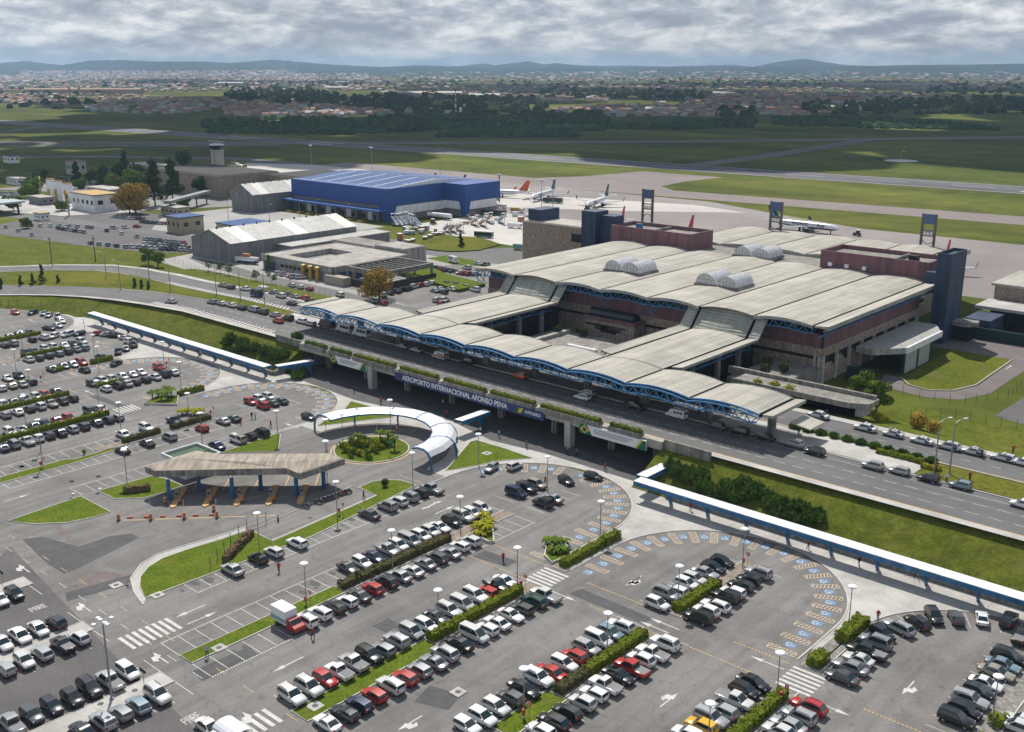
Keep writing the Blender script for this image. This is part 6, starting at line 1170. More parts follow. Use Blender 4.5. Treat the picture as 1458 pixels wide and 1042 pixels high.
# ---------------------------------------------------------------- airfield surfaces
def px_ribbon(name, pts, wd, m, dz, kind=True):
    q = [P(x, y, G0) for x, y in pts]; o = ribbon(name, dens(q, 60), -wd/2, wd/2, m, dz, None, GZ); return struct(o)
rw0, rw1 = (-2600,640), (500,768)
runway = struct(ribbon('runway', dens([rw0, rw1], 80), -24, 24, runway_m, .08, None, GZ)); d_ = (Vector(rw1)-Vector(rw0)).normalized(); n_ = Vector((-d_.y, d_.x))
for s in (-1, 1): ribbon('edge_line', [tuple(Vector(rw0)+n_*21.5*s), tuple(Vector(rw1)+n_*21.5*s)], -.5, .5, white_paint, .1, runway, GZ)
for k in range(50): c = Vector(rw0)+d_*(60*k+200); paint('centre_line', [place(rect(-15,15,-.5,.5), c, math.atan2(d_.y,d_.x))], white_paint, G0+.11, runway)
for dd in (2420,2540,1560,1700):
    for s in (-1, 1): paint('touchdown_mark', [place(rect(-28,28,-2,2), Vector(rw0)+d_*dd+n_*9*s, math.atan2(d_.y,d_.x))], white_paint, G0+.11, runway)
struct(ribbon('cross_runway', dens([P(-60,203,G0), P(600,203.3,G0), P(1000,201,G0), P(1500,194.5,G0)], 80), -17, 17, mat('old_runway', (.14,.115,.115), .85, .2, .01), .05, None, GZ))
px_ribbon('taxiway', [(-40,208),(150,207),(400,206.5)], 26, runway_m, .06); px_ribbon('taxiway', [(-40,223.5),(150,223),(330,225.5),(440,236)], 22, runway_m, .065); px_ribbon('taxiway', [(0,189),(60,180),(90,177)], 20, runway_m, .06); px_ribbon('taxiway', [(985,236),(1090,222),(1180,208),(1230,199)], 22, MAT['old_runway'], .06)
gs('taxiway', [(-700,548),(-430,548),(-160,572),(200,600),(200,640),(-160,606),(-380,585),(-400,600),(-405,640),(-400,680),(-470,680),(-480,620),(-500,585),(-700,580)], mat('taxi_asphalt', (.22,.185,.175), .85, .14, .012, fine=(.2,.08)), .05)
gs('apron', [(-760,520),(-690,470),(-660,450),(-513,442),(-395,436),(-392,360),(-345,352),(-300,350),(-236,352),(-236,374),(-110,376),(-20,380),(200,380),(200,560),(0,540),(-140,506),(-215,505),(-260,520),(-330,549),(-430,547.8),(-700,547.8)], apron_m, .04)
gs('apron_slab', [(-520,450),(-420,442),(-345,480),(-290,520),(-330,530),(-430,505),(-520,500)], mat('pale_apron', (.50,.47,.43), .8, .1, .02, fine=(.2,.06)), .07)
gs('apron_slab', [(-760,519),(-700,478),(-640,452),(-520,452),(-540,545),(-700,546)], MAT['pale_apron'], .07)
gs('airside_yard', [(-394,360),(-345,353),(-300,350),(-262,352),(-262,400),(-394,432)], MAT['pale_apron'], .075)
gs('grass_island', [(-302,545),(-270,531),(-250,529),(-262,543),(-285,552)], field_m, .09); gs('grass_island', [(-215,512),(-150,512),(0,548),(200,572),(200,596),(-160,566),(-210,545),(-225,525)], field_m, .09)
yl = mat('taxi_line', (.5,.36,.14), .7, .1)
for pts in ([(-420,566),(-330,566),(-160,590),(100,612)],[(-360,566),(-372,530),(-372,500)],[(-430,566),(-425,530),(-420,505)],[(-130,590),(-110,560),(-112,530)]): ribbon('taxi_line', pts, -.2, .2, yl, G0+.1, runway, None)
# ---------------------------------------------------------------- aircraft
def airliner(x, y, ang, label, tailm, bellym, L=37, sc=1.0, titles=None, winglet=None, sx=1.0):
    t = thing('airliner', label, 'airplane', (x, y, G0), ang); t.scale = (sc,sc,sc); wm = mat('plane_white', (.80,.81,.83), .3, .04, .3, spec=.5)
    st = [(-.5,.25,4.4),(-.42,.7,4.1),(-.3,1.3,3.6),(-.18,1.6,3.35),(.3,1.62,3.3),(.40,1.5,3.25),(.46,1.05,3.1),(.49,.5,2.95),(.5,.12,2.9)]; mb = MB(); n = 16
    for fx, r_, zc in st: mb.v += [(fx*L, r_*math.cos(2*math.pi*k/n), zc+r_*math.sin(2*math.pi*k/n)) for k in range(n)]
    for j in range(len(st)-1):
        for k in range(n):
            mb.f.append((j*n+k, (j+1)*n+k, (j+1)*n+(k+1)%n, j*n+(k+1)%n)[::-1]); mb.m.append(1 if 9 <= k <= 14 and j < 6 else 0)
    mb.f += [tuple(range(n)), tuple(range((len(st)-1)*n, len(st)*n))[::-1]]; mb.m += [0,0]; mb.build('fuselage', [wm, bellym], t, 50)
    for s in (-1, 1):
        MB().hexa([(-.5,s*1.3,2.5),(4.5,s*1.3,2.5),(-3.2,s*14,3.4),(-5,s*14,3.4)][::s],[(-.5,s*1.3,2.9),(4.2,s*1.3,2.9),(-3.3,s*14,3.55),(-5,s*14,3.55)][::s]).build('wing', mat('wing_grey', (.50,.51,.53), .4, .05), t)
        MB().hexa([(-5,s*14,3.4),(-3.2,s*14,3.4),(-3.2,s*14.2,3.4),(-5,s*14.2,3.4)],[(-6,s*14.6,5.4),(-5.1,s*14.6,5.4),(-5.1,s*14.75,5.4),(-6,s*14.75,5.4)]).build('winglet', tailm, t)
        e_ = MB(); e_.v = []; q = [(-1.3,.6),(.2,.95),(1.6,.9)]
        for xx, rr in q: e_.v += [(3.2+xx, s*4.9+rr*math.cos(2*math.pi*k/12), 1.75+rr*math.sin(2*math.pi*k/12)) for k in range(12)]
        for j in range(2):
            for k in range(12): e_.f.append((j*12+k,(j+1)*12+k,(j+1)*12+(k+1)%12,j*12+(k+1)%12)[::-1]); e_.m.append(0)
        e_.f += [tuple(range(12)), tuple(range(24,36))[::-1]]; e_.m += [0,1]; e_.build('engine', [bellym, black_m], t, 50)
        MB().hexa([(-18,s*.4,4.6),(-14.8,s*.4,4.6),(-17,s*5.6,5.1),(-18.4,s*5.6,5.1)][::s],[(-18,s*.4,4.75),(-14.9,s*.4,4.75),(-17,s*5.6,5.2),(-18.4,s*5.6,5.2)][::s]).build('tailplane', wm, t)
        MB().box(-1.6,-.6,s*2.2-.2,s*2.2+.2,0,2.6).build('main_gear', tyre_m, t)
        w_ = MB()
        for i in range(24): xx = -10+i*.92; w_.box(xx,xx+.42,s*1.6-.03,s*1.6+.03,3.75,4.2)
        w_.build('cabin_windows', glass_dark, t)
    MB().hexa([(-18.6,-.15,4.6),(-12.5,-.15,4.6),(-12.5,.15,4.6),(-18.6,.15,4.6)],[(-20.3,-.1,11),(-18,-.1,11),(-18,.1,11),(-20.3,.1,11)]).build('tail_fin', tailm, t)
    MB().box(14,14.4,-.15,.15,0,2.2).build('nose_gear', tyre_m, t); MB().hexa([(15.6,-1.0,3.6),(16.6,-.7,3.5),(16.6,.7,3.5),(15.6,1.0,3.6)],[(15.2,-.9,4.3),(15.9,-.6,4.15),(15.9,.6,4.15),(15.2,.9,4.3)]).build('cockpit_window', glass_dark, t)
    for txt, xx, size, m_ in titles or ():
        me = text_mesh(txt, size, m_, 'title', .02)
        for s in (1, -1): o = obj('title', me, t); o.location = (xx, -1.66*s, 3.75); o.rotation_euler = (math.pi/2, 0, 0 if s > 0 else math.pi)
    return t
azul = mat('azul_navy', (.012,.022,.075), .4, .06); teal = mat('teal', (.02,.35,.42), .5, .05); gol = mat('gol_orange', (.62,.13,.03), .5, .05); redw = mat('tail_red', (.45,.03,.05), .5, .05)
def nose_at(px, py, ang, zc=3.0, L=37): x, y = P(px, py, G0+zc); return x - math.cos(ang)*L/2, y - math.sin(ang)*L/2
for px, py, a, lab, tt in ((757,281,-72,'white airliner with navy tail parked beside green bus on the apron', [('Azul',8,2.2,azul)]),(835,292,-72,'white airliner with navy tail parked on the pale apron slab', [('Azul',8,2.2,azul)]),(1195,326,-2,'white airliner lettered along its side behind the terminal roof', [('WIZARD',-1.5,2.2,azul),('Azul',9.5,2.2,azul)])):
    x, y = nose_at(px, py, R(a)); t = airliner(x, y, R(a), lab, azul, azul, titles=tt); MB().hexa([(-18.3,-.17,6.4),(-16,-.17,6),(-16,.17,6),(-18.3,.17,6.4)],[(-19,-.16,8.4),(-17.3,-.16,8),(-17.3,.16,8),(-19,.16,8.4)]).build('tail_emblem', teal, t)
x, y = nose_at(672,272,R(-160)); airliner(x, y, R(-160), 'white airliner with orange tail half hidden by the blue hangar', gol, MAT['plane_white'], titles=())
x, y = nose_at(560,270,R(-110)); airliner(x, y, R(-75), 'airliner with navy tail almost hidden behind the blue hangar', azul, azul); x, y = nose_at(620,275,R(-75)); airliner(x, y, R(-75), 'airliner with small navy tail behind the hangar roof corner', azul, azul)
def tail_at(px, py, ang): x, y = P(px, py, G0+11); return x+19*math.cos(ang), y+19*math.sin(ang)
x, y = tail_at(987,306,R(-80)); airliner(x, y, R(-80), 'airliner with red tail hidden by the terminal middle block', redw, MAT['plane_white']); x, y = tail_at(1353,341,R(-85)); airliner(x, y, R(-85), 'airliner with striped red tail behind the east penthouse', redw, MAT['plane_white']); x, y = nose_at(800,316,R(-60)); airliner(-300, 410, R(-70), 'white airliner nosed in beside the stone block', redw, MAT['plane_white'])
pa = airliner(*P(340,238,G0), R(-20), 'small white turboprop with ochre tail near the control tower', MAT['ochre'], MAT['plane_white'], sc=.6)
# ---------------------------------------------------------------- apron vehicles
def tractor(x, y, ang, label, z=G0+.08):
    t = thing('apron_tractor', label, 'tractor', (x,y,z), ang, 'tractors on the apron')
    wh = car_meshes('v','W')[1][4][1]
    for xx, s_ in ((-1.0,1.9),(1.2,1.3)):
        for s in (-1,1): o = obj('wheel', wh, t); o.location = (xx,s*.95,.33*s_); o.scale = (s_,2,s_)
    MB().box(-1.3,1.9,-.55,.55,.6,1.5).build('hood', dark_metal, t); MB().box(-1.2,.3,-.75,.75,1.5,2.7).build('cab', glass_dark, t); MB().box(-1.3,.4,-.85,.85,2.7,2.9).build('roof', white_metal, t)
tractor(*P(1220,336,G0), R(180), 'white roofed tractor waiting ahead of the lettered airliner'); tractor(*P(*ww(415,290), G0), R(-10), 'dark tractor by the white tank trailer at the hangar'); tractor(*P(836,299,G0), R(100), 'small tug near the passenger stairs on the apron'); tractor(*P(*kk(410,245), G0), R(0), 'green tractor beside the loading yard')
def stairs(x, y, ang, label, m):
    t = thing('passenger_stairs', label, 'stairs', (x,y,G0+.08), ang, 'mobile passenger stairs in the airside yard')
    MB().hexa([(-3.5,-.8,.5),(2.5,-.8,3.6),(2.5,.8,3.6),(-3.5,.8,.5)],[(-3.5,-.8,.8),(2.5,-.8,3.9),(2.5,.8,3.9),(-3.5,.8,.8)]).build('flight', m, t)
    for s in (-1,1): MB().hexa([(-3.5,s*.85-.04,.8),(2.5,s*.85-.04,3.9),(2.5,s*.85+.04,3.9),(-3.5,s*.85+.04,.8)],[(-3.5,s*.85-.04,1.7),(2.5,s*.85-.04,4.9),(2.5,s*.85+.04,4.9),(-3.5,s*.85+.04,1.7)]).build('side_panel', white_metal, t)
    MB().box(2.5,4.0,-.9,.9,3.6,3.9).box(2.6,2.8,-.7,-.5,.5,3.6).box(2.6,2.8,.5,.7,.5,3.6).box(-2.5,2.8,-.7,.7,.3,.6).build('frame', grey_metal, t)
    MB().box(2.4,4.1,-1,1,5.6,5.75).bar((2.5,-.9,3.9),(2.5,-.9,5.6),.05).bar((2.5,.9,3.9),(2.5,.9,5.6),.05).build('hood', white_metal, t)
    for xx in (-2,2): 
        for s in (-1,1): o = obj('wheel', car_meshes('h','W')[1][4][1], t); o.location = (xx,s*.75,.3)
blue_st = mat('stair_blue', (.25,.32,.45), .5, .1); red_st = mat('stair_red', (.5,.25,.25), .5, .1)
for i, (x, y, a, m_) in enumerate(((20,300,160,blue_st),(70,300,160,blue_st),(110,290,165,blue_st),(160,280,165,blue_st),(200,300,160,blue_st),(240,310,170,blue_st),(620,370,-20,red_st),(690,360,-20,red_st),(840,300,-20,red_st),(930,310,-20,red_st),(990,270,-25,red_st),(1120,280,-25,blue_st),(560,370,-20,red_st))): stairs(*P(*ww(x, y), G0), R(a), 'white mobile stairs with blue steps by the hangar' if m_ is blue_st else 'white mobile stairs with red steps by the grass mound', m_)
def cart(x, y, ang, label, m, L=3, W=1.7, H=1.6, name='baggage_cart', z=G0+.08, grp='carts and boxes in the airside yard'):
    t = thing(name, label, 'cart', (x,y,z), ang, grp); MB().box(-L/2,L/2,-W/2,W/2,.35,.55).build('bed', grey_metal, t); MB().box(-L/2+.1,L/2-.1,-W/2+.08,W/2-.08,.55,H).build('box', m, t); MB().box(-L/2,L/2,-W/2,W/2,H,H+.1).build('cover', white_metal, t)
    for xx in (-L*.35, L*.35):
        for s in (-1,1): MB().lathe((xx,s*W*.4,0), [(.2,0),(.2,.35)], 8).build('wheel', tyre_m, t)
rc2 = random.Random(11)
for i in range(26):
    x, y = P(*ww(rc2.uniform(100,520) if i < 12 else rc2.uniform(750,1450), rc2.uniform(330,400) if i < 12 else rc2.uniform(190,300)), G0); m_ = rc2.choice([white_metal, grey_metal, orange_m, blue_st, MAT['ochre'], white_metal]); cart(x, y, rc2.uniform(0,3), 'pale ground equipment cart standing among others in the airside yard', m_, rc2.uniform(2,4), 1.7, rc2.uniform(1.2,2.4))
for i, (x, y) in enumerate(((70,450),(150,475),(200,465),(330,440),(380,420),(430,400),(480,395))): cart(*P(*ww(x, y), G0), R(rc2.uniform(0,180)), 'orange cargo dolly beside the grass mound', orange_m, 3.2, 2, 1.1 if i else 3.0, 'cargo_dolly', grp='orange dollies beside the mound')
def bus(x, y, ang, label, c1, c2, L=12):
    t = thing('apron_bus', label, 'bus', (x,y,G0+.08), ang); MB().box(-L/2,L/2,-1.3,1.3,.5,1.5).build('lower_body', c1, t); MB().box(-L/2,L/2,-1.28,1.28,1.51,2.7).build('window_band', glass_dark, t); MB().box(-L/2,L/2,-1.3,1.3,2.71,3.1).build('roof', c2, t)
    for xx in (-L*.3,L*.3):
        for s in (-1,1): o = obj('wheel', car_meshes('v','W')[1][4][1], t); o.location = (xx,s*1.2,.45); o.scale = (1.4,1.4,1.4)
gb_ = mat('bus_green', (.01,.12,.05), .4, .1)
bus(*P(787,289,G0), R(20), 'green airside bus below the parked airliner', gb_, dark_metal); bus(*P(*ww(940,425), G0), R(20), 'dark green bus behind the grass mound', gb_, white_metal, 9); bus(*P(*ww(1040,195), G0), R(25), 'long green bus beside the hangar corner', gb_, dark_metal, 14)
tk = P(*ww(480,235), G0); t = thing('tank_trailer', 'long white tank trailer parked along the hangar', 'trailer', (*tk,G0+.08), R(8)); mb = MB(); n = 12
for xx, rr in ((-8,.7),(-7.6,1.2),(7.6,1.2),(8,.7)): mb.v += [(xx, rr*math.cos(2*math.pi*k/n), 2.2+rr*math.sin(2*math.pi*k/n)) for k in range(n)]
for j in range(3):
    for k in range(n): mb.f.append((j*n+k,(j+1)*n+k,(j+1)*n+(k+1)%n,j*n+(k+1)%n)[::-1]); mb.m.append(0)
mb.f += [tuple(range(n)), tuple(range(3*n,4*n))[::-1]]; mb.m += [0,0]; mb.build('tank', white_metal, t, 40); MB().box(-7,7,-.9,.9,.4,1.0).build('chassis', dark_metal, t)
for px, py, lab, cc_ in ((*ww(1335,555),'pale green tanker truck on the airside road','green'),(*ww(1290,165),'yellow tank truck by the hangar corner','ochre'),(712,297,'white service truck under the wing of the parked airliner','white'),(733,325,'white boxy service truck on the open apron','white')):
    x, y = P(px, py, G0); t = thing('service_truck', lab, 'truck', (x,y,G0+.08), R(15)); MB().box(-4,1.5,-1.1,1.1,.9,2.6).build('tank', {'green': mat('pale_teal', (.22,.36,.34), .5, .1), 'ochre': MAT['ochre'], 'white': white_metal}[cc_], t); MB().box(1.7,3.6,-1.1,1.1,.6,2.5).build('cab', white_metal if cc_ != 'green' else MAT['pale_teal'], t); MB().box(3.3,3.63,-.95,.95,1.5,2.3).build('windscreen', car_glass, t); [setattr(obj('wheel', car_meshes('v','W')[1][4][1], t), 'location', (xx, s*1.0, .4)) for xx in (-3,-1.5,2.6) for s in (-1,1)]
def mast(x, y, h, label, z=G0, red=False, grp='apron lighting masts'):
    t = thing('light_mast', label, 'mast', (x,y,z), 0, grp); 
    if red:
        for k in range(8): MB().bar((0,0,h*k/8),(0,0,h*(k+1)/8),.4).build('mast_section', red_m if k % 2 else white_metal, t)
    else: MB().bar((0,0,0),(0,0,h),.22,0,.12,8).build('pole', grey_metal, t)
    MB().box(-1.6,1.6,-.2,.2,h,h+.3).build('rack', grey_metal, t)
    for q in (-1.3,-.4,.4,1.3): MB().box(q-.35,q+.35,-.5,.3,h+.3,h+.9).build('floodlight', white_metal, t)
for px, py in ((771,312),(787,310),(627,262),(530,250),(444,246)): mast(*P(px, py, G0), 20, 'slender grey apron mast with floodlight rack behind the hangar')
mast(*P(*mm_(800,400), G0), 17, 'red and white banded mast before the blue hangar', red=True, grp='banded masts'); mast(*P(711,292,G0), 17, 'red and white banded mast beside the orange tailed airliner', red=True, grp='banded masts')
# street lamps along the western roads
def street_lamp(x, y, z, rz, label, h=10):
    t = thing('street_lamp', label, 'street lamp', (x,y,z), rz, 'curved street lamps of the western roads'); MB().lathe((0,0,0), [(.16,0),(.12,h*.8),(.07,h)], 8).build('pole', grey_metal, t); MB().bar((0,0,h),(1.0,0,h+.6),.05).bar((1.0,0,h+.6),(1.9,0,h+.7),.05).build('arm', grey_metal, t); MB().obox((2.2,0), 0, .9, .3, h+.6, h+.8).build('lantern', white_metal, t)
for px, py in (mr_(550,690),mr_(775,720),mr_(885,785),mr_(1125,815),mr_(1250,850),mr_(1375,865),mr_(270,620),mr_(625,760)): x, y = P(px, py, 5); street_lamp(x, y, T(x,y), R(200), 'tall curved street lamp beside the western curving roads')
for px, py in (g5(925,930), g5(1015,935)): x, y = P(px, py, 6.5); street_lamp(x, y, 6.5, R(60), 'tall street lamp on the grass median east of the canopy')
for px, py in (uu(1060,690),uu(985,470),uu(1190,360),mm_(90,450),mm_(245,430),mm_(330,420),mm_(490,450)): x, y = P(px, py, G0); street_lamp(x, y, G0, R(0), 'street lamp in the concrete yard before the hangar', 11)
for px, py in (mr_(268,620),mr_(495,615),mr_(112,245)): x, y = P(px, py, G0+1); t = thing('utility_pole', 'dark wooden utility pole on the grass bank', 'pole', (x,y,T(x,y)-.1), 0, 'wooden utility poles'); MB().bar((0,0,0),(0,0,10.5),.22,0,.14,8).build('pole', bark_m, t); MB().box(-1.2,1.2,-.08,.08,9.4,9.65).build('crossarm', bark_m, t)
# cars of the far lots: small and many
def car_blob(mb, x, y, z, ang, mi):
    c, s_ = math.cos(ang), math.sin(ang); f = lambda a, b, h: (x+a*c-b*s_, y+a*s_+b*c, z+h)
    mb.hexa([f(-2.1,-.85,.3),f(2.1,-.85,.3),f(2.1,.85,.3),f(-2.1,.85,.3)],[f(-2.05,-.8,.95),f(2.0,-.8,.85),f(2.0,.8,.85),f(-2.05,.8,.95)], mi); mb.hexa([f(-1.8,-.75,.95),f(1.0,-.75,.9),f(1.0,.75,.9),f(-1.8,.75,.95)],[f(-1.3,-.62,1.5),f(.3,-.62,1.5),f(.3,.62,1.5),f(-1.3,.62,1.5)], 11); mb.hexa([f(-1.35,-.66,1.5),f(.35,-.66,1.5),f(.35,.66,1.5),f(-1.35,.66,1.5)],[f(-1.3,-.62,1.58),f(.3,-.62,1.58),f(.3,.62,1.58),f(-1.3,.62,1.58)], mi)
    mb.box(x-.9,x+.9,y-.4,y+.4,z,z+.3,12)
fb_ = MB(); PK = list(PAINT)[:11]; rr_ = random.Random(5)
def lot_rows(z, x0, y0, x1, y1, n, ang, jit=4):
    for i in range(n):
        t_ = i/max(1,n-1); x, y = P(*z(lerp(x0,x1,t_)+rr_.uniform(-jit,jit), lerp(y0,y1,t_)+rr_.uniform(-2,2)), G0+.5); car_blob(fb_, x, y, G0+.06, R(ang)+rr_.gauss(0,.05), PK.index(rr_.choice('WWWWWSSSSSKKGRBLEN')))
for a in ((vv,60,750,330,830,3,150),(vv,230,735,900,750,8,170),(vv,600,765,870,805,7,170),(vv,950,760,1420,850,4,170),(vv,940,920,1300,960,5,170),(uu,60,960,680,1000,11,0),(uu,200,930,560,960,8,0),(uu,200,880,600,920,9,0),(uu,600,960,700,990,3,90),(uu,40,660,180,670,5,30),(uu,170,700,420,720,6,30),(uu,380,640,480,650,3,30),(vv,1210,650,1450,670,6,30),(vv,1180,760,1420,750,3,30),(vv,10,400,230,410,9,20,8),(vv,20,430,200,430,6,20,8),(vv,640,240,940,300,7,20,8)): lot_rows(*a)
fb_.build('parked_cars', [PM[k] for k in PK] + [car_glass, tyre_m])['kind'] = 'stuff'
# staff car park near the terminal: individual cars
def lot_cars(z, s, phrase, ang):
    pos = [(*P(*z(float(a.split()[0]), float(a.split()[1])), G0+.7), *a.split()[2:]) for a in s.split(';')]
    for i, (x, y, c, k) in enumerate(pos):
        nb = pos[i-1] if i else pos[1]; car(k, c, x, y, G0+.045, R(ang)+rr_.gauss(0,.04), ' '.join(f'{cname(c,k)} beside a {cname(nb[2],nb[3])} in {phrase}'.split()[:16]), 'cars in the staff lots')
lot_cars(ww, '30 975 K h;95 965 K h;160 955 K h;225 930 W v;290 915 R h;355 905 W h;420 890 W h', 'the row along the dark plant yard wall', 100); lot_cars(ww, '550 900 K s;640 910 G s;750 930 S s;850 965 W v', 'the row below the green bank', 170); lot_cars(ww, '430 970 S s;480 955 W s;610 955 W s;520 985 G v', 'the middle of the staff lot', 170); lot_cars(kk, '1405 920 W h;1430 950 S h;1380 960 R h;1330 925 W h', 'the staff lot beside the autumn tree', 100); lot_cars(ww, '455 735 B h;500 735 L h;530 750 R h;570 758 G h;625 768 K s;700 785 W s;750 792 R h;800 800 R h;860 800 S h', 'the upper lot behind the plum corner wall', 70); lot_cars(ww, '765 735 W v;880 690 W s;960 700 L h', 'the airside edge of the upper lot', 170)
lot_cars(q5, '1075 430 W h;1135 440 S v;1205 455 R s;1245 465 S m;1305 470 S m', 'the row before the courtyard office', 60); lot_cars(q5, '1205 550 W w;1295 570 W h;1390 590 R h', 'the service lane behind the grey fence', 170); lot_cars(kk, '320 870 W m;655 935 L w;770 955 R h;765 870 W h;840 850 K h;910 835 B h', 'the lane beside the concrete frame', 170)
p = P(*ww(625,685), G0); van(p[0], p[1], G0+.05, R(-15), 'white passenger van on the upper staff lot by the green bank', 'W', None, 6.0, 2.7)
p = P(*q5(760,330), G0); t = thing('boat_trailer', 'white and orange rescue boat on a truck in the warehouse yard', 'boat', (p[0],p[1],G0+.05), R(15)); MB().hexa([(-5,-1.2,1.2),(3.5,-1.0,1.2),(3.5,1.0,1.2),(-5,1.2,1.2)],[(-5.2,-1.5,2.6),(5.5,-.4,2.9),(5.5,.4,2.9),(-5.2,1.5,2.6)]).build('hull', white_metal, t); MB().box(-2.5,.5,-.8,.8,2.7,4.0).build('cabin', orange_m, t); MB().box(-5,4.5,-1,1,.4,1.0).build('trailer', dark_metal, t); MB().box(-7.8,-5.4,-1.1,1.1,.5,2.6).build('cab', white_metal, t); [setattr(obj('wheel', car_meshes('v','W')[1][4][1], t), 'location', (xx, s*1.0, .4)) for xx in (-7,-3,-1.8,2.5) for s in (-1,1)]
# ---------------------------------------------------------------- plants
def leaf_cloud(mb, c, rx, ry, rz, n, size, rg, flat=0.0, mi=0):
    for _ in range(n):
        while True:
            p = Vector((rg.uniform(-1,1), rg.uniform(-1,1), rg.uniform(-1,1)))
            if .25 < p.length < 1: break
        p = p.normalized()*(p.length**.45)
        q = Vector((c[0]+p.x*rx, c[1]+p.y*ry, c[2]+p.z*rz)); nrm = (p + Vector((rg.uniform(-.7,.7), rg.uniform(-.7,.7), rg.uniform(-.5,.9)))).normalized(); u = nrm.orthogonal().normalized(); v = nrm.cross(u); a = rg.uniform(0,6.28); u, v = u*math.cos(a)+v*math.sin(a), v*math.cos(a)-u*math.sin(a); s1, s2 = size*rg.uniform(.6,1.3), size*rg.uniform(.4,.9)
        mb.face([q-u*s1, q-v*s2*.8+u*s1*.2, q+u*s1, q+v*s2], mi)
VR = random.Random(21)
def tree(x, y, z, h, r, label, m, n=1400, size=.5, clumps=9, trunk=.25, cat='tree', name='tree', group=None, crown_lo=.35, cone=False):
    t = thing(name, label, cat, (x,y,z), VR.uniform(0,6), group); tb_ = MB(); tb_.bar((0,0,0),(0,0,h*crown_lo+.3),trunk,0,trunk*.7,8); tips = []
    for k in range(clumps):
        a = VR.uniform(0,6.28); f = VR.uniform(.15,.8)*r; zz1 = lerp(h*crown_lo, h*.9, (k+.5)/clumps)
        if cone: f = VR.uniform(.1,.75)*r*(1-(zz1/h-crown_lo)/(1-crown_lo)*.85)
        tips.append((f*math.cos(a), f*math.sin(a), zz1)); tb_.bar((0,0,h*crown_lo*VR.uniform(.6,1)),tips[-1],trunk*.45,0,trunk*.15,5)
    if cone: tb_.bar((0,0,h*crown_lo),(0,0,h*.97),trunk*.6,0,.04,6)
    tb_.build('trunk', bark_m, t); cb = MB()
    for q in tips:
        rr1 = r*VR.uniform(.38,.58)*((1-.6*(q[2]/h)) if cone else 1); leaf_cloud(cb, q, rr1, rr1, rr1*(.75 if not cone else .6), n//clumps, size, VR)
    if cone: leaf_cloud(cb, (0,0,h*.92), r*.15, r*.15, h*.09, 40, size*.7, VR)
    cb.build('crown', m, t); return t
def bush(x, y, z, rx, ry, rz, label, m, n=260, size=.22, cat='shrub', name='shrub', group=None):
    t = thing(name, label, cat, (x,y,z), 0, group); b = MB(); 
    for k in range(4): a = k*1.57+VR.uniform(-.4,.4); b.bar((0,0,0),(rx*.5*math.cos(a),ry*.5*math.sin(a),rz*.9),.06,0,.02,5)
    b.build('stem', bark_m, t); c = MB()
    for k in range(5): a = VR.uniform(0,6.28); f = VR.uniform(0,.45); leaf_cloud(c, (rx*f*math.cos(a), ry*f*math.sin(a), rz*.8), rx*.65, ry*.65, rz*.7, n//5, size, VR)
    c.build('leaves', m, t); return t
def hedge(x0, x1, y0, y1, z, h, label, m=None, n=None, name='hedge'):
    t = thing(name, label, 'hedge', ((x0+x1)/2,(y0+y1)/2,z)); L, W = (x1-x0)/2, (y1-y0)/2; c = MB(); c.box(-L+.25,L-.25,-W+.25,W-.25,0,h-.28); ph1, ph2 = VR.uniform(0,6), VR.uniform(0,6); wob = lambda s: 1+.10*math.sin(s*1.9+ph1)+.08*math.sin(s*4.3+ph2)
    area = 8*max(L,W)*h + 4*L*W; n = n or int(area*34)
    for _ in range(n):
        f = VR.random(); 
        if f < .45: p = (VR.uniform(-L,L), VR.uniform(-W,W), h+VR.uniform(-.1,.08)); nr = Vector((0,0,1))
        elif f < .75: s = VR.choice((-1,1)); p = (s*(L-.02)+VR.uniform(-.08,.08), VR.uniform(-W,W), VR.uniform(0,h)); nr = Vector((s,0,.2))
        else: s = VR.choice((-1,1)); p = (VR.uniform(-L,L), s*(W-.02)+VR.uniform(-.08,.08), VR.uniform(0,h)); nr = Vector((0,s,.2))
        sv = (p[0]+p[1]); wb = wob(sv); rnd_ = 1-.25*max(0, p[2]/h-.6); p = (p[0]*(rnd_ if L < W else 1)*(wb if L < W else 1), p[1]*(rnd_ if W < L else 1)*(wb if W < L else 1), p[2]*(wob(sv+3)))
        nr = (nr+Vector((VR.uniform(-.8,.8),VR.uniform(-.8,.8),VR.uniform(-.4,.8)))).normalized(); u = nr.orthogonal().normalized(); v = nr.cross(u); q = Vector(p); s1 = VR.uniform(.10,.26)
        c.face([q-u*s1,q-v*s1*.6,q+u*s1,q+v*s1*.6])
    c.build('leaves', m or hedge_m, t); return t
flower_hedge = mat('hedge_mixed', (.075,.085,.03), .9, .3, 2, fine=(6,.5), col2=(.17,.14,.07))
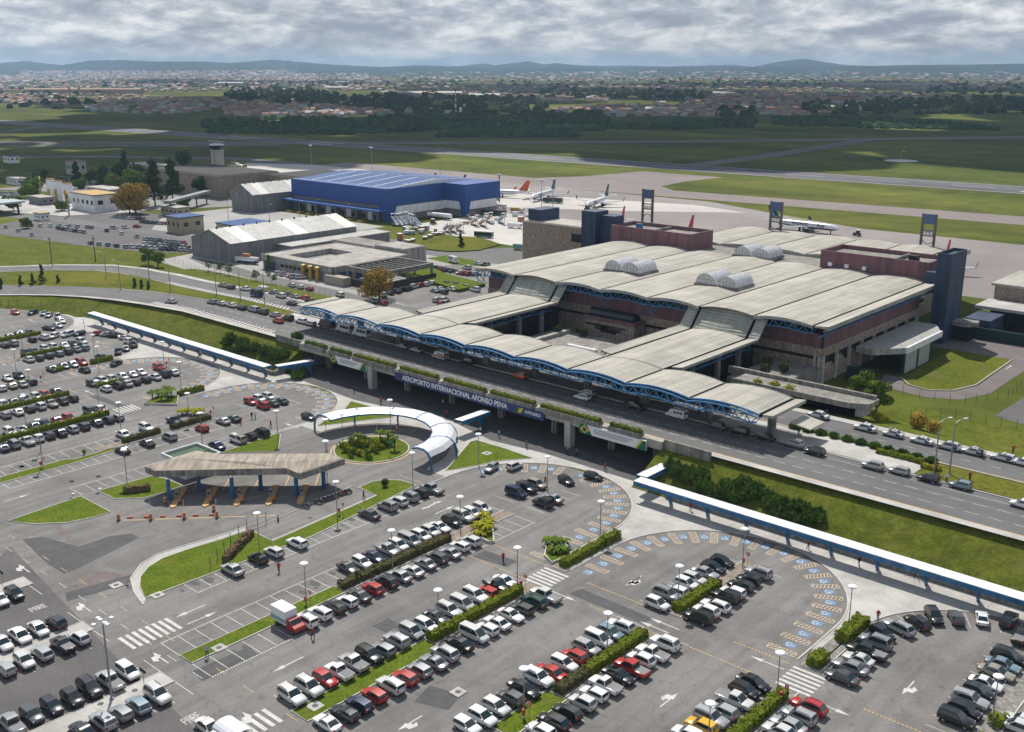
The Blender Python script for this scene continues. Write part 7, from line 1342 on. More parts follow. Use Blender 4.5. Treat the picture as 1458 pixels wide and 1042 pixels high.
for a in ((-121.9,-120.2,94.8,98.2,1.0,'shaggy low hedge at the south end of the palm strip',flower_hedge),(-121.9,-120.2,98.8,101.6,1.0,'shaggy low hedge between two gaps in the palm strip',flower_hedge),(-121.9,-120.2,102,111,1.0,'long shaggy hedge along the palm strip',flower_hedge),(-121.9,-120.2,111.5,119,1.0,'shaggy hedge just below the yellow palms',flower_hedge),
          (-99.7,-98.2,93.3,113,1.15,'long clipped hedge beyond the long grass strip'),(-77.5,-75.9,95.2,101,1.0,'flowering hedge at the south end of its strip',flower_hedge),(-77.5,-75.9,101.4,115,1.1,'long flowering green hedge between two car rows'),(-77.8,-76,124.2,135.6,1.1,'clipped hedge in the short double row'),(-55,-53.4,101,114.6,1.1,'clipped corner hedge by the crossing'),
          (-100.3,-98.6,124.2,135,1.1,'clipped green hedge between the two half round lots'),(-100.3,-98.6,135.2,139.6,1.3,'taller clipped hedge end by the plaza'),(-55.4,-53.4,123.6,126.8,1.3,'round clipped bush by the east crossing'),(-55.3,-53.2,132.5,139.5,1.5,'dense round hedge near the walkway fan'),
          (-321,-319.3,122,138.8,1.0,'first clipped hedge of the west lot'),(-297.8,-296.4,123,134.5,.9,'narrow hedge in the west lot'),(-276.6,-275,132.8,139,1.2,'box hedge beside the west plaza'),(-276.4,-275,121.8,124.5,1.0,'small box hedge near a dark sedan'),(-254.2,-252.8,122.5,129.5,.9,'low hedge in the middle west row'),(-254,-252.6,96,115,.9,'thin hedge along its row of cars'),(-231.4,-229.8,84,113.6,1.1,'broad hedge along its row of cars'),(-210.5,-209,106.2,115,1.0,'brown green hedge before the green roof hut',flower_hedge),(-210.6,-209.1,118.2,128.2,1.0,'brown green hedge beside the dark blue pickup',flower_hedge),(-232,-230.6,133,140,1.2,'box hedge by the palms of the west lot'),(-31.8,-30,126,128,1.2,'yellow green bush at the east edge'),(-32,-30.2,119,122,1.3,'bushy hedge at the east lot corner'),(-272,-270.8,108,113,.8,'low hedge at the west edge')):
    hedge(a[0],a[1],a[2],a[3],.1,a[4],a[5],a[6] if len(a) > 6 else None)
for x0, y0, x1, y1, lab in ((*P(*k3(85,755)),*P(*k3(240,595)),'brown shaggy hedge on the exit lawn'),(*P(*z6(735,345)),*P(*z6(890,325)),'brown shaggy hedge behind the toll kerb')):
    L = (Vector((x1,y1))-Vector((x0,y0))).length; t = hedge(-L/2,L/2,-.55,.55,.1,1.1,lab,leaf_brown); t.location = ((x0+x1)/2,(y0+y1)/2,.1); t.rotation_euler = (0,0,math.atan2(y1-y0,x1-x0))
for i, (a, b) in enumerate(PLANT): hedge(a, b, 169.5, 170.8, 7.4, .75, ['bright green planter shrub nearest the west abutment','bright green planter shrub above the west banner','dark green planter hedge west of the name sign','dark planter hedge above the first words of the name sign','dark planter hedge above the middle of the name sign','dark planter hedge above the end of the name sign','dark planter hedge above the big column','bright green planter shrub above the east banner'][i], leaf_green if i in (0,1,7) else hedge_m, name='planter_hedge')
def palm(x, y, h, label, m, group, z=.12, r=1.5, nl=16):
    t = thing('palm', label, 'palm', (x,y,z), VR.uniform(0,6), group); MB().bar((0,0,0),(0,0,h),.16,0,.11,8).build('trunk', bark_m, t); c = MB()
    for k in range(nl):
        a = 2*math.pi*k/nl+VR.uniform(-.2,.2); up = VR.uniform(.1,.9); prev = Vector((0,0,h)); d = Vector((math.cos(a),math.sin(a),0)); sd = Vector((-d.y,d.x,0)); pts_ = [Vector((0,0,h))+d*(r*s)+Vector((0,0,up*math.sin(s*2.2)*.8-s*s*.6)) for s in (0,.3,.6,.85,1.05)]; wds_ = (.05,.24,.28,.2,.03)
        for (p0, p1, w0, w1) in zip(pts_, pts_[1:], wds_, wds_[1:]): c.face([p0-sd*w0,p1-sd*w1,p1+sd*w1,p0+sd*w0])
    c.build('fronds', m, t)
for x, y in ((370,510),(335,560),(380,585),(350,600),(400,545)): p = P(*f6(x,y)); palm(p[0], p[1], VR.uniform(.8,1.8), 'yellow green palm in the raised bed ending the hatchback row', leaf_yellow, 'palms in the row end bed')
for x, y in ((760,650),(800,670),(840,660),(790,700),(830,700)): p = P(*f6(x,y)); palm(p[0], p[1], VR.uniform(.8,1.6), 'green palm in the walled bed by the crosswalk', leaf_green, 'palms in the crosswalk bed')
for x, y in ((905,700),(940,690),(990,680),(1020,690),(1000,710),(960,715)): p = P(*e4(x,y)); palm(p[0], p[1], VR.uniform(1,2.4), 'green palm in the bed at the tip of the west half circle', leaf_green, 'palms in the west bed')
for x, y in ((1080,795),(1110,790),(1150,795),(1185,790)): p = P(*e4(x,y)); palm(p[0], p[1], 1.0, 'yellow palm in the bed beside the dark blue pickup', leaf_yellow, 'palms beside the pickup')
for pts_, lab in (([f6(745,655),f6(870,700),f6(890,720),f6(775,765),f6(730,720)],'low concrete bed of palms by the crosswalk'),([f6(300,590),f6(415,480),f6(430,640),f6(395,640)],'low concrete bed of yellow palms ending the row'),([e4(855,735),e4(940,690),e4(1060,690),e4(1050,740)],'low concrete bed of palms in the west lot')):
    q = [P(*p) for p in pts_]; t = thing('planting_bed', lab, 'planting bed', (*q[0],0)); at(t, MB().prism(q, 0, .35), 'soil', lawn_m); kb_ = kerb(q, t, .25, .55, closed=True); kb_.location = -t.location
ir = random.Random(9)
for i in range(60):
    a, r_ = ir.uniform(0,6.28), 6.8*math.sqrt(ir.random()); x, y = -165.8+r_*math.cos(a), 140+r_*math.sin(a); 
    if r_ > 4 and math.cos(a-.3) > .6: continue
    bush(x, y, .12, ir.uniform(.8,1.3), ir.uniform(.8,1.3), ir.uniform(.6,1.2), 'leafy green shrub crowded in the round island', leaf_yellow if i % 3 == 0 else leaf_green, 130, .2, group='shrubs of the round island')
for x, y in ((-165,144.5),(-167,143.8),(-161.5,143),(-169,139)): palm(x, y, 2.6, 'tall palm rising from the round island', leaf_green, 'palms of the round island', r=1.3)
p = P(*k3(1032,305)); bush(p[0], p[1], .12, .85, .85, 1.1, 'dark round shrub on the lawn beside the silver pickup', leaf_dark, 420, .16)
p = P(*z6(500,115)); bush(p[0], p[1], .12, .6, .6, .8, 'small round shrub in the thin grass strip', leaf_yellow, 200, .16)
# juniper masses on the banks: spiky sprays
def juniper(x, y, z, r, h, label, group):
    t = thing('juniper', label, 'shrub', (x,y,z), 0, group); b = MB(); c = MB()
    for k in range(int(26+r*9)):
        a = VR.uniform(0,6.28); f = VR.uniform(.25,1.0); tip = Vector((r*f*math.cos(a), r*f*math.sin(a), h*VR.uniform(.35,1.05)*(1.1-.55*f))); base = Vector((tip.x*.25, tip.y*.25, .1)); b.bar(base, tip, .07, 0, .02, 4)
        for s in range(9):
            q = base.lerp(tip, .3+.75*s/9); d = (tip-base).normalized(); w_ = .62*(1.15-s/9)*VR.uniform(.7,1.3)
            for _ in range(3):
                e_ = (d*.6+Vector((VR.uniform(-1,1),VR.uniform(-1,1),VR.uniform(-.3,.8)))).normalized(); sd = e_.orthogonal().normalized()*w_*.32; c.face([q-sd, q+e_*w_*.6-sd*.8, q+e_*w_*1.3, q+e_*w_*.6+sd*.8, q+sd])
    b.build('stem', bark_m, t); c.build('sprays', leaf_juniper, t)
for z_, lst, lab, grp in ((f8, ((480,200,3),(560,215,3.4),(640,205,3.2),(700,215,3.4),(780,225,3),(620,270,3),(540,250,2.6),(440,250,2.6),(840,240,2.2),(800,330,2.8),(760,300,2.4),(900,320,3),(930,375,3),(870,390,2.6),(1000,390,3),(1040,290,3),(1100,330,3),(1150,340,2.4),(960,410,2.4),(1040,385,2.4),(1250,370,3),(1290,400,3.2),(1220,430,2.6),(1310,440,2.6),(1180,420,2.2),(1100,480,2)), 'dark spreading juniper on the east bank above the walkway', 'junipers on the east bank'),
                          (g4, ((90,250,3),(140,235,3.4),(200,240,3.4),(260,250,3.2),(310,265,3.2),(370,280,3.2),(430,290,3.2),(480,310,3),(520,335,2.8),(120,300,3),(190,310,3.2),(260,320,3.2),(330,335,3.2),(400,345,3),(460,360,2.8),(520,375,2.6)), 'dark spreading juniper in the dense thicket on the west bank', 'junipers on the west bank')):
    for x, y, r_ in lst:
        zz1 = 3.0
        for _ in range(6): q = P(*z_(x, y), zz1+.6); zz1 = T(*q)
        if T(*q) < .3: q = (q[0], max(q[1], 162)); zz1 = T(*q)
        juniper(q[0], q[1], zz1-.1, r_*VR.uniform(.62,.86), r_*VR.uniform(.85,1.2), lab, grp)
for i in range(9): hedge_x = -66-i*3.4; 
for i in range(11): x = -95+i*2.9; juniper(x, 196.6-max(0,(x+80))*.05, 6.5, 1.3, 1.0, 'low dark juniper in the line beside the taxi road', 'junipers beside the taxi road')
hedge(-76,-67,193.4,194.8,6.55,.8,'dark clipped hedge on the median tip'); hedge(-66.5,-63,191.6,192.8,6.55,.7,'bright yellow hedge on the median tip',leaf_yellow)
# trees by the terminal
for px, py, h, r_, m_, lab, n in ((*g5(470,410),6,3.2,leaf_green,'grey green tree beside the low terminal roof',1600),(*g5(590,480),6.5,3.6,leaf_green,'bushy green tree at the end of the low roof',1800)):
    x, y = P(px, py, 8); tree(x, y, T(x,y), h+3, r_, lab, m_, n, .35)
x, y = P(*g5(825,620), 6); bush(x, y, T(x,y), 2.6, 2.6, 2.4, 'round rust green bush in a soil bed by the taxi road', leaf_autumn, 900, .28); x, y = P(*g5(925,650), 6); bush(x, y, T(x,y), 1.7, 1.7, 1.8, 'small round rust green bush beside a bigger one', leaf_autumn, 500, .26)
x, y = P(*g5(600,590), 6.2); bush(x, y, T(x,y), 3, 2, 1.4, 'low dark shrub bed with yellow flowers beside the kiosk', leaf_yellow, 400, .25)
for px, py in (a9(740,530), a9(850,540), a9(930,565)): x, y = P(px, py, 9); bush(x, y, 6.5, 1.9, 1.5, 2.6, 'yellow green shrub behind the canopy end', leaf_yellow, 420, .3, group='shrubs behind the canopy end')
for x, y, z_ in ((-119,228,7),(-122,234,7),(-116,232,7),(-186,229,5.6),(-179,232,5.6),(-190,211,2.8),(-187,207,2.8),(-156,212,2.8),(-166,238,2.8),(-160,239,2.8),(-186,239,2.8)): bush(x, y, z_, 1.9, 1.7, 1.8, 'dark planted shrub on the low terminal roofs', leaf_dark if y > 212 else leaf_green, 260, .3, group='shrubs on the low terminal roofs')
# trees in the west
tree(-272, 236, G0, 10, 6.2, 'big golden autumn tree behind the front canopy', leaf_autumn, 4200, .42, 16, .3, crown_lo=.28)
for px, py, h, r_, lab in ((*vv(1350,620),16,8,'large golden autumn tree left of its twin by the white office'),(*vv(1410,612),16,8.5,'large golden autumn tree right of its twin by the white office')): x, y = P(px, py, G0); tree(x, y, G0, h, r_, lab, leaf_autumn, 3200, .6, 16, .45, crown_lo=.25)
for px, py, h, r_, lab in ((*uu(300,530),28,9,'tallest dark pine beside the autumn trees'),(*uu(480,470),26,8,'tall dark pine next to the brown depot'),(*vv(1300,270),22,5,'narrow dark cypress behind the pines'),(*vv(1100,370),17,8,'dark round pine by the white shed'),(*vv(800,290),15,4,'dark pointed conifer near the terracotta block')): x, y = P(px, py, G0); tree(x, y, G0, h, r_, lab, leaf_dark, 2600, .8, 22, .5, crown_lo=.16, cone=True)
for px, py, h, r_, lab in ((*vv(1200,400),11,8,'broad green tree behind the white office'),(*vv(1420,380),13,9,'broad grey green tree between the pines'),(*vv(320,450),9,7,'spreading green tree by the filling station'),(*vv(440,265),7,4,'small dark tree on the airfield edge'),(*vv(830,350),6,5,'low green tree near the pale shed'),(*uu(610,150),14,6,'dark twin tree beside the control tower'),(*uu(770,440),13,5,'flat topped dark araucaria before the depot'),(*vv(340,370),8,6,'green shrubby tree west of the fuel sign')): x, y = P(px, py, G0); tree(x, y, G0, h, r_, lab, leaf_dark if 'dark' in lab else leaf_green, 1500, .75, 10, .35)
for px, py, h, r_, lab in ((*mr_(770,640),7,3.6,'round green tree on the verge of the side road'),(*mr_(820,650),6,2.6,'smaller green tree beside the round verge tree')): x, y = P(px, py, 3); tree(x, y, T(x,y), h, r_, lab, leaf_green, 1300, .4, 9)
for px, py, h in ((*mr_(105,725),4,),(*mr_(168,722),4.6),(*mr_(215,712),7.5),(*mr_(5,740),4),(*mr_(300,715),3.5),(*mr_(698,752),3.6),(*mr_(735,758),3.2),(*mr_(770,765),3.0)): x, y = P(px, py, 4.5); tree(x, y, T(x,y), h, h*.3, 'small dark conifer on the grass between the curving roads', leaf_dark, 500, .3, 10, .1, group='conifers between the curving roads', crown_lo=.05, cone=True)
for px, py, h in ((*q5(970,400),6.5),(*ww(695,520),6.5)): x, y = P(px, py, G0+.3); tree(x, y, G0+.3, h, 2.2, 'bright green pointed cypress by the office wall' if h and px < 450 else 'dark lone conifer on the grass mound', leaf_green if px < 450 else leaf_dark, 900, .3, 12, .15, crown_lo=.04, cone=True)
for px, py in (q5(340,380),q5(470,400),q5(1000,520),q5(840,490),q5(550,430)): x, y = P(px, py, G0+1); tree(x, y, T(x,y), 4.5, 1.8, 'thin young tree on the verge along the grey fence', leaf_green, 220, .3, 6, .07, group='young trees along the fence')
for px, py, h, r_, lab in ((20,300,8,5,'round green tree at the far west filling station'),(52,268,10,6,'dark tree clump beside the west hall'),(128,262,9,5,'dark tree before the terracotta block'),(150,268,11,6,'dark leafy tree near the pale shed roofs'),(172,258,12,5,'tall dark tree behind the white office trees'),(232,262,9,6,'green tree at the corner of the brown depot'),(262,296,6,4,'small green tree beside the gate canopy'),(88,300,5,4,'low shrubby tree behind the fuel signs'),(40,325,5,3,'small green tree beside the station canopy'),(196,262,14,6,'dark pointed pine between broad trees')):
    x, y = P(px, py, G0); tree(x, y, G0, h, r_, lab, leaf_dark if 'dark' in lab else leaf_green, 900, .8, 9, .3)
for px, py, lab, m_ in ((25,262,'long white roofed shed at the west edge','white_metal'),(140,290,'low white workshop beside the fuel pavilion','white_metal'),(175,296,'small cream house behind the white office','tan_wall'),(60,290,'grey roofed bay of the service station','grey_wall'),(250,305,'little gate house under the gate canopy','tan_wall')):
    x, y = P(px, py, G0); hut('outbuilding', lab, x-8, x+8, y-4, y+4, 4, MAT[m_], concrete, 'building', 4)
for i in range(14):
    x = -222+i*8.2; person(x, 191.8+VR.uniform(-2,2), 6.54, VR.choice((dkc,whc,rdc,blc,gyc)), VR.choice((dkc,jnc)), VR.uniform(0,6), 'traveller walking on the shaded pavement under the long canopy')['group'] = 'travellers under the canopy'
for x, y in ((-200,164),(-188,162.5),(-178,165),(-150,164),(-141,163),(-132,166),(-120,163.5),(-96,158),(-72,157.5),(-260,157.6),(-285,157.4),(-146,121),(-108,119)):
    person(x, y, .03, VR.choice((dkc,whc,rdc,blc,gyc)), VR.choice((dkc,jnc)), VR.uniform(0,6), 'pedestrian crossing the forecourt and walkways on foot')['group'] = 'pedestrians on forecourt and walkways'
# ---------------------------------------------------------------- beyond the airfield: woods, fields, town, hills
FR = random.Random(31)
def ico_blob(mb, c, r, h, mi=0):
    n = 7; rings = [(0.0,1.0),(.62,.86),(1.0,.45),(.85,.0)]; i = len(mb.v); ph = FR.uniform(0,6); mb.v.append((c[0],c[1],c[2]+h))
    for rr1, zz1 in rings[1:]:
        for k in range(n): a = ph+2*math.pi*k/n; q = FR.uniform(.72,1.22); mb.v.append((c[0]+r*rr1*q*math.cos(a), c[1]+r*rr1*q*math.sin(a), c[2]+h*zz1*FR.uniform(.85,1.12)))
    for k in range(n): mb.f.append((i, i+1+k, i+1+(k+1)%n)); mb.m.append(mi)
    for j in range(2):
        for k in range(n): mb.f.append((i+1+j*n+k, i+1+(j+1)*n+k, i+1+(j+1)*n+(k+1)%n, i+1+j*n+(k+1)%n)); mb.m.append(mi)
far_leaf = mat('far_leaf', (.022,.042,.016), .95, .4, .02, fine=(.15,.5), col2=(.055,.08,.025)); scrub_m = mat('scrub_leaf', (.022,.055,.016), .95, .4, .02, fine=(.15,.5), col2=(.05,.09,.028))
def inpoly(x, y, poly):
    c = False
    for (a, b), (d, e_) in zip(poly, poly[1:]+poly[:1]):
        if (b > y) != (e_ > y) and x < (d-a)*(y-b)/(e_-b)+a: c = not c
    return c
def fill_px(poly, n):
    q_ = [(-260 if a == 0 else 1720 if a == 1458 else a, b) for a, b in poly]; n = int(n*1.25) if q_ != poly else n; poly = q_   # the land goes on past the frame
    xs_ = [p[0] for p in poly]; ys_ = [p[1] for p in poly]; o = []
    while len(o) < n:
        x, y = FR.uniform(min(xs_),max(xs_)), FR.uniform(min(ys_),max(ys_))
        if inpoly(x, y, poly): o.append((x, y))
    return o
def wood(name, label, polys, m, h, r_):
    mb = MB()
    for poly, n in polys:
        for x, y in fill_px(poly, n):
            p = P(x, y, G0); ico_blob(mb, (p[0],p[1],G0-1), r_*FR.uniform(.7,1.4), h*FR.uniform(.6,1.35))
    o = mb.build(name, m); o['kind'] = 'stuff'; tag(o, label, 'vegetation'); return o
wood('scrub', 'dense green scrub plots beyond the runway', [([(285,172),(420,166),(500,170),(500,192),(300,190)],420),([(640,186),(860,181),(862,186),(640,192)],360),([(625,192.5),(820,192),(820,195.5),(622,195.5)],260),([(860,177),(1010,178),(1010,184),(860,184)],200),([(1100,167),(1250,167),(1360,176),(1430,186),(1250,183),(1100,178)],520),([(480,172),(640,160),(860,172),(860,180),(640,184),(530,190),(480,188)],600),([(960,170),(1070,172),(1070,182),(960,182)],120)], scrub_m, 5, 5)
wood('woodland', 'dark belts of tall trees between the airfield and the town', [([(530,177),(610,173),(612,188),(535,188)],90),([(640,171),(850,166),(862,178),(720,178)],160),([(480,138),(600,133),(760,142),(790,158),(660,163),(560,162),(480,154)],300),([(1030,160),(1070,158),(1070,182),(1034,182)],26),([(1140,150),(1200,142),(1458,136),(1458,162),(1250,163),(1150,163)],300),([(330,127),(440,126),(480,134),(480,150),(400,150),(320,140)],230),([(0,127),(60,127),(165,129),(165,136),(0,134)],90),([(0,138),(140,141),(140,155),(0,155)],55),([(850,118),(875,118),(875,142),(846,142)],16),([(760,126),(1000,130),(1000,142),(780,140)],120),([(1330,120),(1458,124),(1458,134),(1300,134)],130),([(0,110),(1458,108),(1458,122),(0,124)],420),([(0,101),(1458,100.5),(1458,110),(0,110)],420)], far_leaf, 12, 9)
roofs = [mat('tile_roof', (.34,.17,.11), .85, .2, .02), mat('tile_pale', (.42,.28,.21), .85, .2, .02), mat('grey_tiles', (.22,.21,.21), .85, .2, .02), mat('white_roof', (.46,.46,.45), .7, .1, .02)]; walls = [mat('house_white', (.42,.405,.38), .85, .1, .02), mat('house_cream', (.38,.34,.27), .85, .1, .02), mat('house_pink', (.44,.33,.28), .85, .1, .02), mat('house_blue', (.30,.38,.42), .85, .1, .02)]
def house_into(mb, x, y, L, W, h, a, ri, wi, z=G0):
    c, s_ = math.cos(a), math.sin(a); f = lambda u, v, zz1: (x+u*c-v*s_, y+u*s_+v*c, z+zz1)
    mb.hexa([f(-L/2,-W/2,-.5),f(L/2,-W/2,-.5),f(L/2,W/2,-.5),f(-L/2,W/2,-.5)],[f(-L/2,-W/2,h),f(L/2,-W/2,h),f(L/2,W/2,h),f(-L/2,W/2,h)], wi)
    rh = W*.28; e_ = .4; A, Bv, C, D, E_, F_ = f(-L/2-e_,-W/2-e_,h), f(L/2+e_,-W/2-e_,h), f(L/2+e_,W/2+e_,h), f(-L/2-e_,W/2+e_,h), f(-L/2,0,h+rh), f(L/2,0,h+rh)
    for q in ((A,Bv,F_,E_),(C,D,E_,F_),(A,E_,D),(Bv,C,F_)): mb.face([(p[0],p[1],p[2]+.02) for p in q], ri)
TOWN = [([(890,150),(1000,144),(1150,146),(1270,152),(1140,164),(1030,166),(870,166),(780,163),(790,157)],300),([(480,157),(580,155),(600,160),(480,166)],60),([(120,150),(280,146),(300,158),(230,163),(120,158)],90),([(300,150),(500,147),(500,166),(330,166)],180),([(0,133),(150,135),(300,140),(500,138),(500,148),(0,150)],330),([(540,128),(700,126),(860,134),(870,146),(700,144),(540,136)],220),([(900,130),(1200,130),(1440,138),(1300,148),(1000,145)],420),([(0,118),(500,118),(700,120),(1000,119),(1458,114),(1458,126),(1000,130),(500,130),(0,132)],1400),([(0,107),(520,104),(560,118),(0,118)],2000),([(560,103),(1000,101),(1458,103),(1458,114),(560,118)],900),([(30,101),(420,100),(420,106),(30,107)],450)]
hp = []
for poly, n in TOWN:
    for x, y in fill_px(poly, n):
        z_ = G0
        if y < 109:                              # on the rising ground of the near ridge
            d0, D_ = 9900.0, 11500.0; vx = P(x, HOR+20, 0); L_ = math.hypot(*vx); c_ = L_/math.hypot(*P(CXP, HOR+20, 0)); zt = CAM_H+(HOR-99)/F_PX*(D_/c_)*1.04; sl_ = (zt-G0)/(D_-d0); dr = (y-HOR)/F_PX*1.04/c_; d_r = (CAM_H-G0+sl_*d0)/(sl_+dr)
            if d_r < d0 or d_r > D_: continue
            p = (vx[0]/L_*d_r, vx[1]/L_*d_r); z_ = G0+sl_*(d_r-d0)-2
        else: p = P(x, y, G0)
        hp.append((p[0], p[1], math.hypot(*p), z_))
hp.sort(key=lambda q: q[2]); townmesh = MB(); hmats = roofs + walls
for i, (x, y, d, z_) in enumerate(hp):
    k = max(1, d/3200); L, W, h = FR.uniform(9,15)*k, FR.uniform(7,10)*k, FR.uniform(3,5)*(1+.25*(k-1)); a = FR.choice((.3,.3+math.pi/2,.75))+FR.gauss(0,.1); ri = FR.choice((0,0,0,1,1,2,3)) if d < 4200 else FR.choice((0,1,2,2,3)); wi = 4+FR.choice((0,0,1,2,3))
    if i < 240:
        t = thing('house', ['orange tiled','pale tiled','grey tiled','white roofed'][ri]+' '+['white','cream','pink','blue'][wi-4]+' house in the town beyond the airfield', 'house', (x,y,G0), 0, 'houses of the town beyond the airfield'); m1_ = MB(); house_into(m1_, 0, 0, L, W, h, a, 0, 1, 0); w1, r1 = MB(), MB(); w1.v, w1.f = m1_.v[:8], m1_.f[:6]; w1.m = [0]*6; r1.v = m1_.v[8:]; r1.f = [tuple(q-8 for q in f) for f in m1_.f[6:]]; r1.m = [0]*4; w1.build('wall', hmats[wi], t); r1.build('roof', hmats[ri], t)
    else: house_into(townmesh, x, y, L, W, h, a, ri, wi, z_)
tw_ = townmesh.build('distant_town', hmats); tw_['kind'] = 'stuff'; tag(tw_, 'countless small pale houses of the distant town and city', 'town')
for px, py, L, W, h, lab, m_ in ((585,137,90,40,9,'long white warehouse roof in the town','white_roof'),(640,136,70,35,8,'white warehouse beside the larger white one','white_roof'),(690,139,80,35,7,'low pale warehouse before the town','white_roof'),(1205,148,70,45,10,'big terracotta hall in the town','tile_roof'),(330,121,110,40,9,'white factory roof far left of the town','white_roof'),(480,128,80,30,9,'white factory beyond the tree belt','white_roof'),(1270,123,420,60,8,'very long white factory on the far plain','white_roof'),(935,160,40,25,7,'white hall at the edge of the red roofed town','white_roof'),(1030,136,60,30,8,'pale hall behind the town trees','white_roof'),(140,134,260,30,14,'long salmon apartment row at the far left','house_pink'),(75,134,160,30,14,'salmon apartment row beside a chimney','house_pink')):
    x, y = P(px, py, G0); t = thing('factory' if 'apartment' not in lab else 'apartment_row', lab, 'building', (x,y,G0), R(40)); MB().box(-L/2,L/2,-W/2,W/2,-.5,h).build('wall', walls[0] if m_ != 'house_pink' else MAT['house_pink'], t); mb = MB().hexa([(-L/2-1,-W/2-1,h),(L/2+1,-W/2-1,h),(L/2+1,W/2+1,h),(-L/2-1,W/2+1,h)],[(-L/2,-1,h+W*.12),(L/2,-1,h+W*.12),(L/2,1,h+W*.12),(-L/2,1,h+W*.12)]); mb.build('roof', MAT[m_] if m_ != 'house_pink' else roofs[1], t)
for px, py, h, lab in ((100,141,30,'pale chimney by the salmon apartments'),(114,140,28,'second pale chimney by the salmon apartments'),(1100,139,26,'white water tower pair in the town'),(1120,137,28,'slim white tower in the town'),(1170,139,24,'short white tower in the town')): x, y = P(px, py, G0); t = thing('tower', lab, 'tower', (x,y,G0)); MB().lathe((0,0,0), [(2.6,0),(2.2,h*.8),(2.8,h*.85),(2.8,h)], 10).build('shaft', tcm, t); MB().lathe((0,0,h), [(3,0),(2,1)], 10).build('cap', grey_metal, t)
x, y = P(649,161,G0); t = thing('radio_mast', 'red and white banded radio mast before the tree belt', 'mast', (x,y,G0)); [MB().bar((0,0,k*5),(0,0,k*5+5),1.6-.12*k,0,1.5-.12*k).build('section', red_m if k % 2 else white_metal, t) for k in range(8)]; x, y = P(641,161,G0); hut('transmitter_hut', 'small white hut at the foot of the banded radio mast', x-14, x+4, y-4, y+4, 5, white_metal, concrete); x, y = P(656,161,G0); t = thing('storage_tank', 'small white tank beside the banded mast', 'tank', (x,y,G0)); MB().lathe((0,0,0), [(3,0),(3,8),(1.5,10)], 12).build('shell', white_metal, t); MB().bar((3.1,0,0),(3.1,0,8),.2).build('ladder', grey_metal, t)
x, y = P(1283,229,G0); t = thing('windsock', 'orange windsock on a pole inside a white ground circle', 'windsock', (x,y,G0)); MB().bar((0,0,0),(0,0,9),.2).build('pole', grey_metal, t); MB().bar((0,0,8.6),(3,1,7.6),.8,0,.4,8).build('sock', MAT['ochre'], t); MB().lathe((0,0,.1), [(14,0),(14,.12)], 24).build('circle', white_paint, t)
# hills at the horizon
hill_m = mat('hill', (.028,.04,.024), .95, .3, .0006)
HILLS = [('far_hills', 13500, 0, [(0,90.5),(40,87.5),(90,93),(130,87),(180,86.5),(230,88.5),(280,88),(330,90),(390,86),(430,89),(470,92),(540,95)], 400), ('far_hills', 14200, 0, [(520,96),(600,93),(650,94.5),(690,90.5),(705,93),(752,87.8),(775,92),(790,90),(830,93.5),(900,93.5),(960,95)], 450), ('far_hills', 15000, 0, [(950,94.5),(1040,92.5),(1070,95),(1110,88),(1145,84.5),(1170,89),(1200,92.5),(1260,95)], 500), ('wooded_ridge', 12500, 0, [(-80,95),(200,96.5),(600,95.5),(900,96.5),(1200,94.5),(1290,92.8),(1380,92.2),(1458,91),(1540,91)], 200), ('wooded_ridge', 11500, 0, [(-80,99.5),(300,100),(700,98.5),(820,97.5),(1000,98.5),(1230,97),(1340,95.4),(1400,96),(1458,99.5),(1540,99)], 400)]
for nm, D, _, pts_, dep in HILLS:
    mb = MB(); n = 90; x0_, x1_ = pts_[0][0], pts_[-1][0]
    rows = []
    for i in range(n+1):
        px = lerp(x0_,x1_,i/n); py = pl(px, pts_) + FR.uniform(-.25,.25); a = P(px, HOR+20, 0); v_ = Vector(a).normalized(); dist = D*FR.uniform(.985,1.015); ang = math.atan((px-CXP)/F_PX/ (CPIT + SPIT*(CYP-HOR)/F_PX)); ztop = CAM_H + (HOR-py)/F_PX*(D*math.cos(ang))*1.04; rows.append([(v_*(D-dep*4)).to_tuple()+(G0-3,), (v_*(D-dep*1.5)).to_tuple()+(lerp(G0,ztop,.62)*FR.uniform(.97,1.03),), (v_*dist).to_tuple()+(ztop,), (v_*(D+dep*4)).to_tuple()+(G0-3,)])
    for r0, r1 in zip(rows, rows[1:]):
        for k in range(3): mb.face([r0[k], r1[k], r1[k+1], r0[k+1]])
    o = struct(mb.build(nm, hill_m)); o.data.flip_normals() if o.data.polygons[0].normal.z < 0 else None
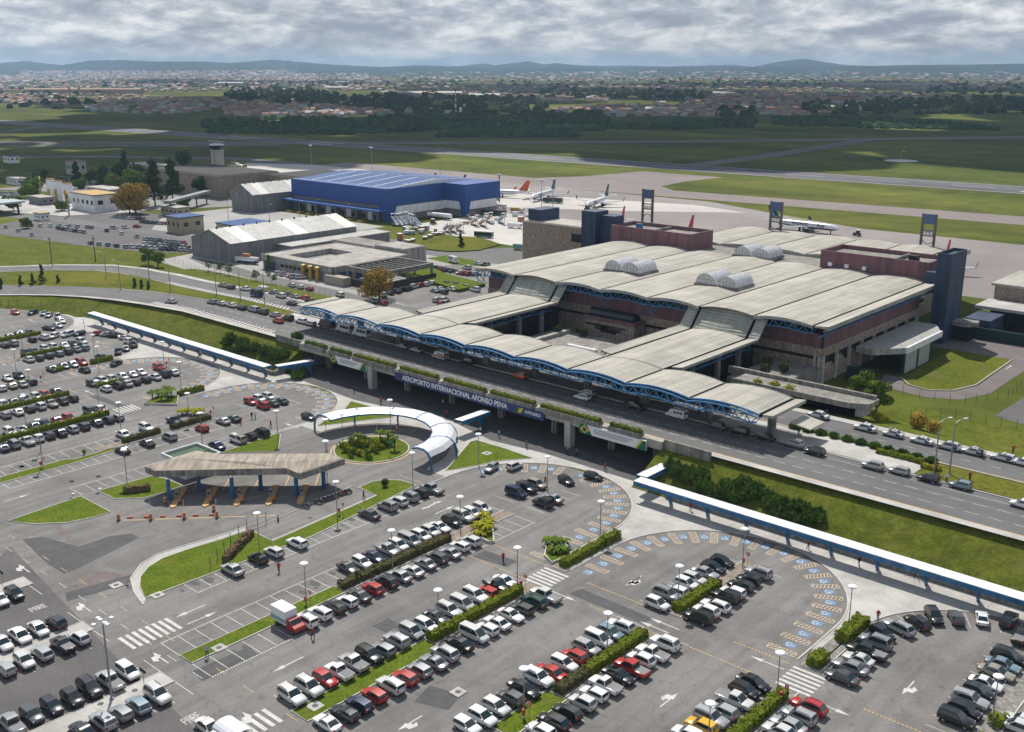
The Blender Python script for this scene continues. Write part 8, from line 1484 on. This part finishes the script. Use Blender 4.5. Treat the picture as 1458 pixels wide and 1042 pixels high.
# ---------------------------------------------------------------- clouds overhead and the air between
cloud_m = mat('cloud', (.8,.82,.85), 1, .05, .002)
CR = random.Random(4)
def cloud(cx, cy, lx, ly, label):                # a flat cumulus raft whose shadow falls at (cx, cy) on the ground
    z = 950; sx, sy = cx + sun_dir.x/sun_dir.z*z, cy + sun_dir.y/sun_dir.z*z; mb = MB(); n = 9
    for _ in range(46):
        a, r_ = CR.uniform(0,6.28), math.sqrt(CR.random()); x, y = sx+lx*r_*math.cos(a), sy+ly*r_*math.sin(a); R0 = CR.uniform(.16,.36)*min(lx,ly); i = len(mb.v); rings = [(1,0),(.95,.25),(.6,.55),(.15,.7)]
        for rr1, zz1 in rings: mb.v += [(x+R0*rr1*math.cos(6.283*k/n)*CR.uniform(.85,1.15), y+R0*rr1*math.sin(6.283*k/n)*CR.uniform(.85,1.15), z+R0*zz1) for k in range(n)]
        for j in range(3):
            for k in range(n): mb.f.append((i+j*n+k, i+j*n+(k+1)%n, i+(j+1)*n+(k+1)%n, i+(j+1)*n+k)); mb.m.append(0)
        mb.f += [tuple(i+k for k in reversed(range(n))), tuple(i+3*n+k for k in range(n))]; mb.m += [0,0]
    o = mb.build('cloud', cloud_m, None, 60); tag(o, label, 'cloud'); return o
CLOUDS = [(-960,470,350,150,'narrow cloud raft over the near taxiways'),(-1150,800,560,330,'broad flat cloud raft over the far runway end'),(-760,1150,520,420,'wide cloud raft over the fields beyond the runway'),(-620,1900,700,420,'cloud raft over the near town'),(-1900,1500,600,500,'cloud raft over the western fields'),(-1500,2700,900,500,'long cloud raft over the tree belts'),(-3600,3200,2200,700,'huge cloud raft over the distant city'),(-1500,4600,1800,900,'huge cloud raft over the far plain')]
for c in CLOUDS: cloud(*c)
hz = MB().box(-16500, 9000, -700, 16500, -1.0, 215)
hm = bpy.data.materials.new('haze'); hm.use_nodes = True; ht = hm.node_tree; ht.nodes.clear(); pv = ht.nodes.new('ShaderNodeVolumePrincipled'); pv.inputs['Color'].default_value = (.50,.74,1.0,1); pv.inputs['Density'].default_value = 7e-5; pv.inputs['Anisotropy'].default_value = 0.2; ho = ht.nodes.new('ShaderNodeOutputMaterial'); ht.links.new(pv.outputs[0], ho.inputs['Volume'])
HAZE = struct(hz.build('haze', hm), 'stuff')
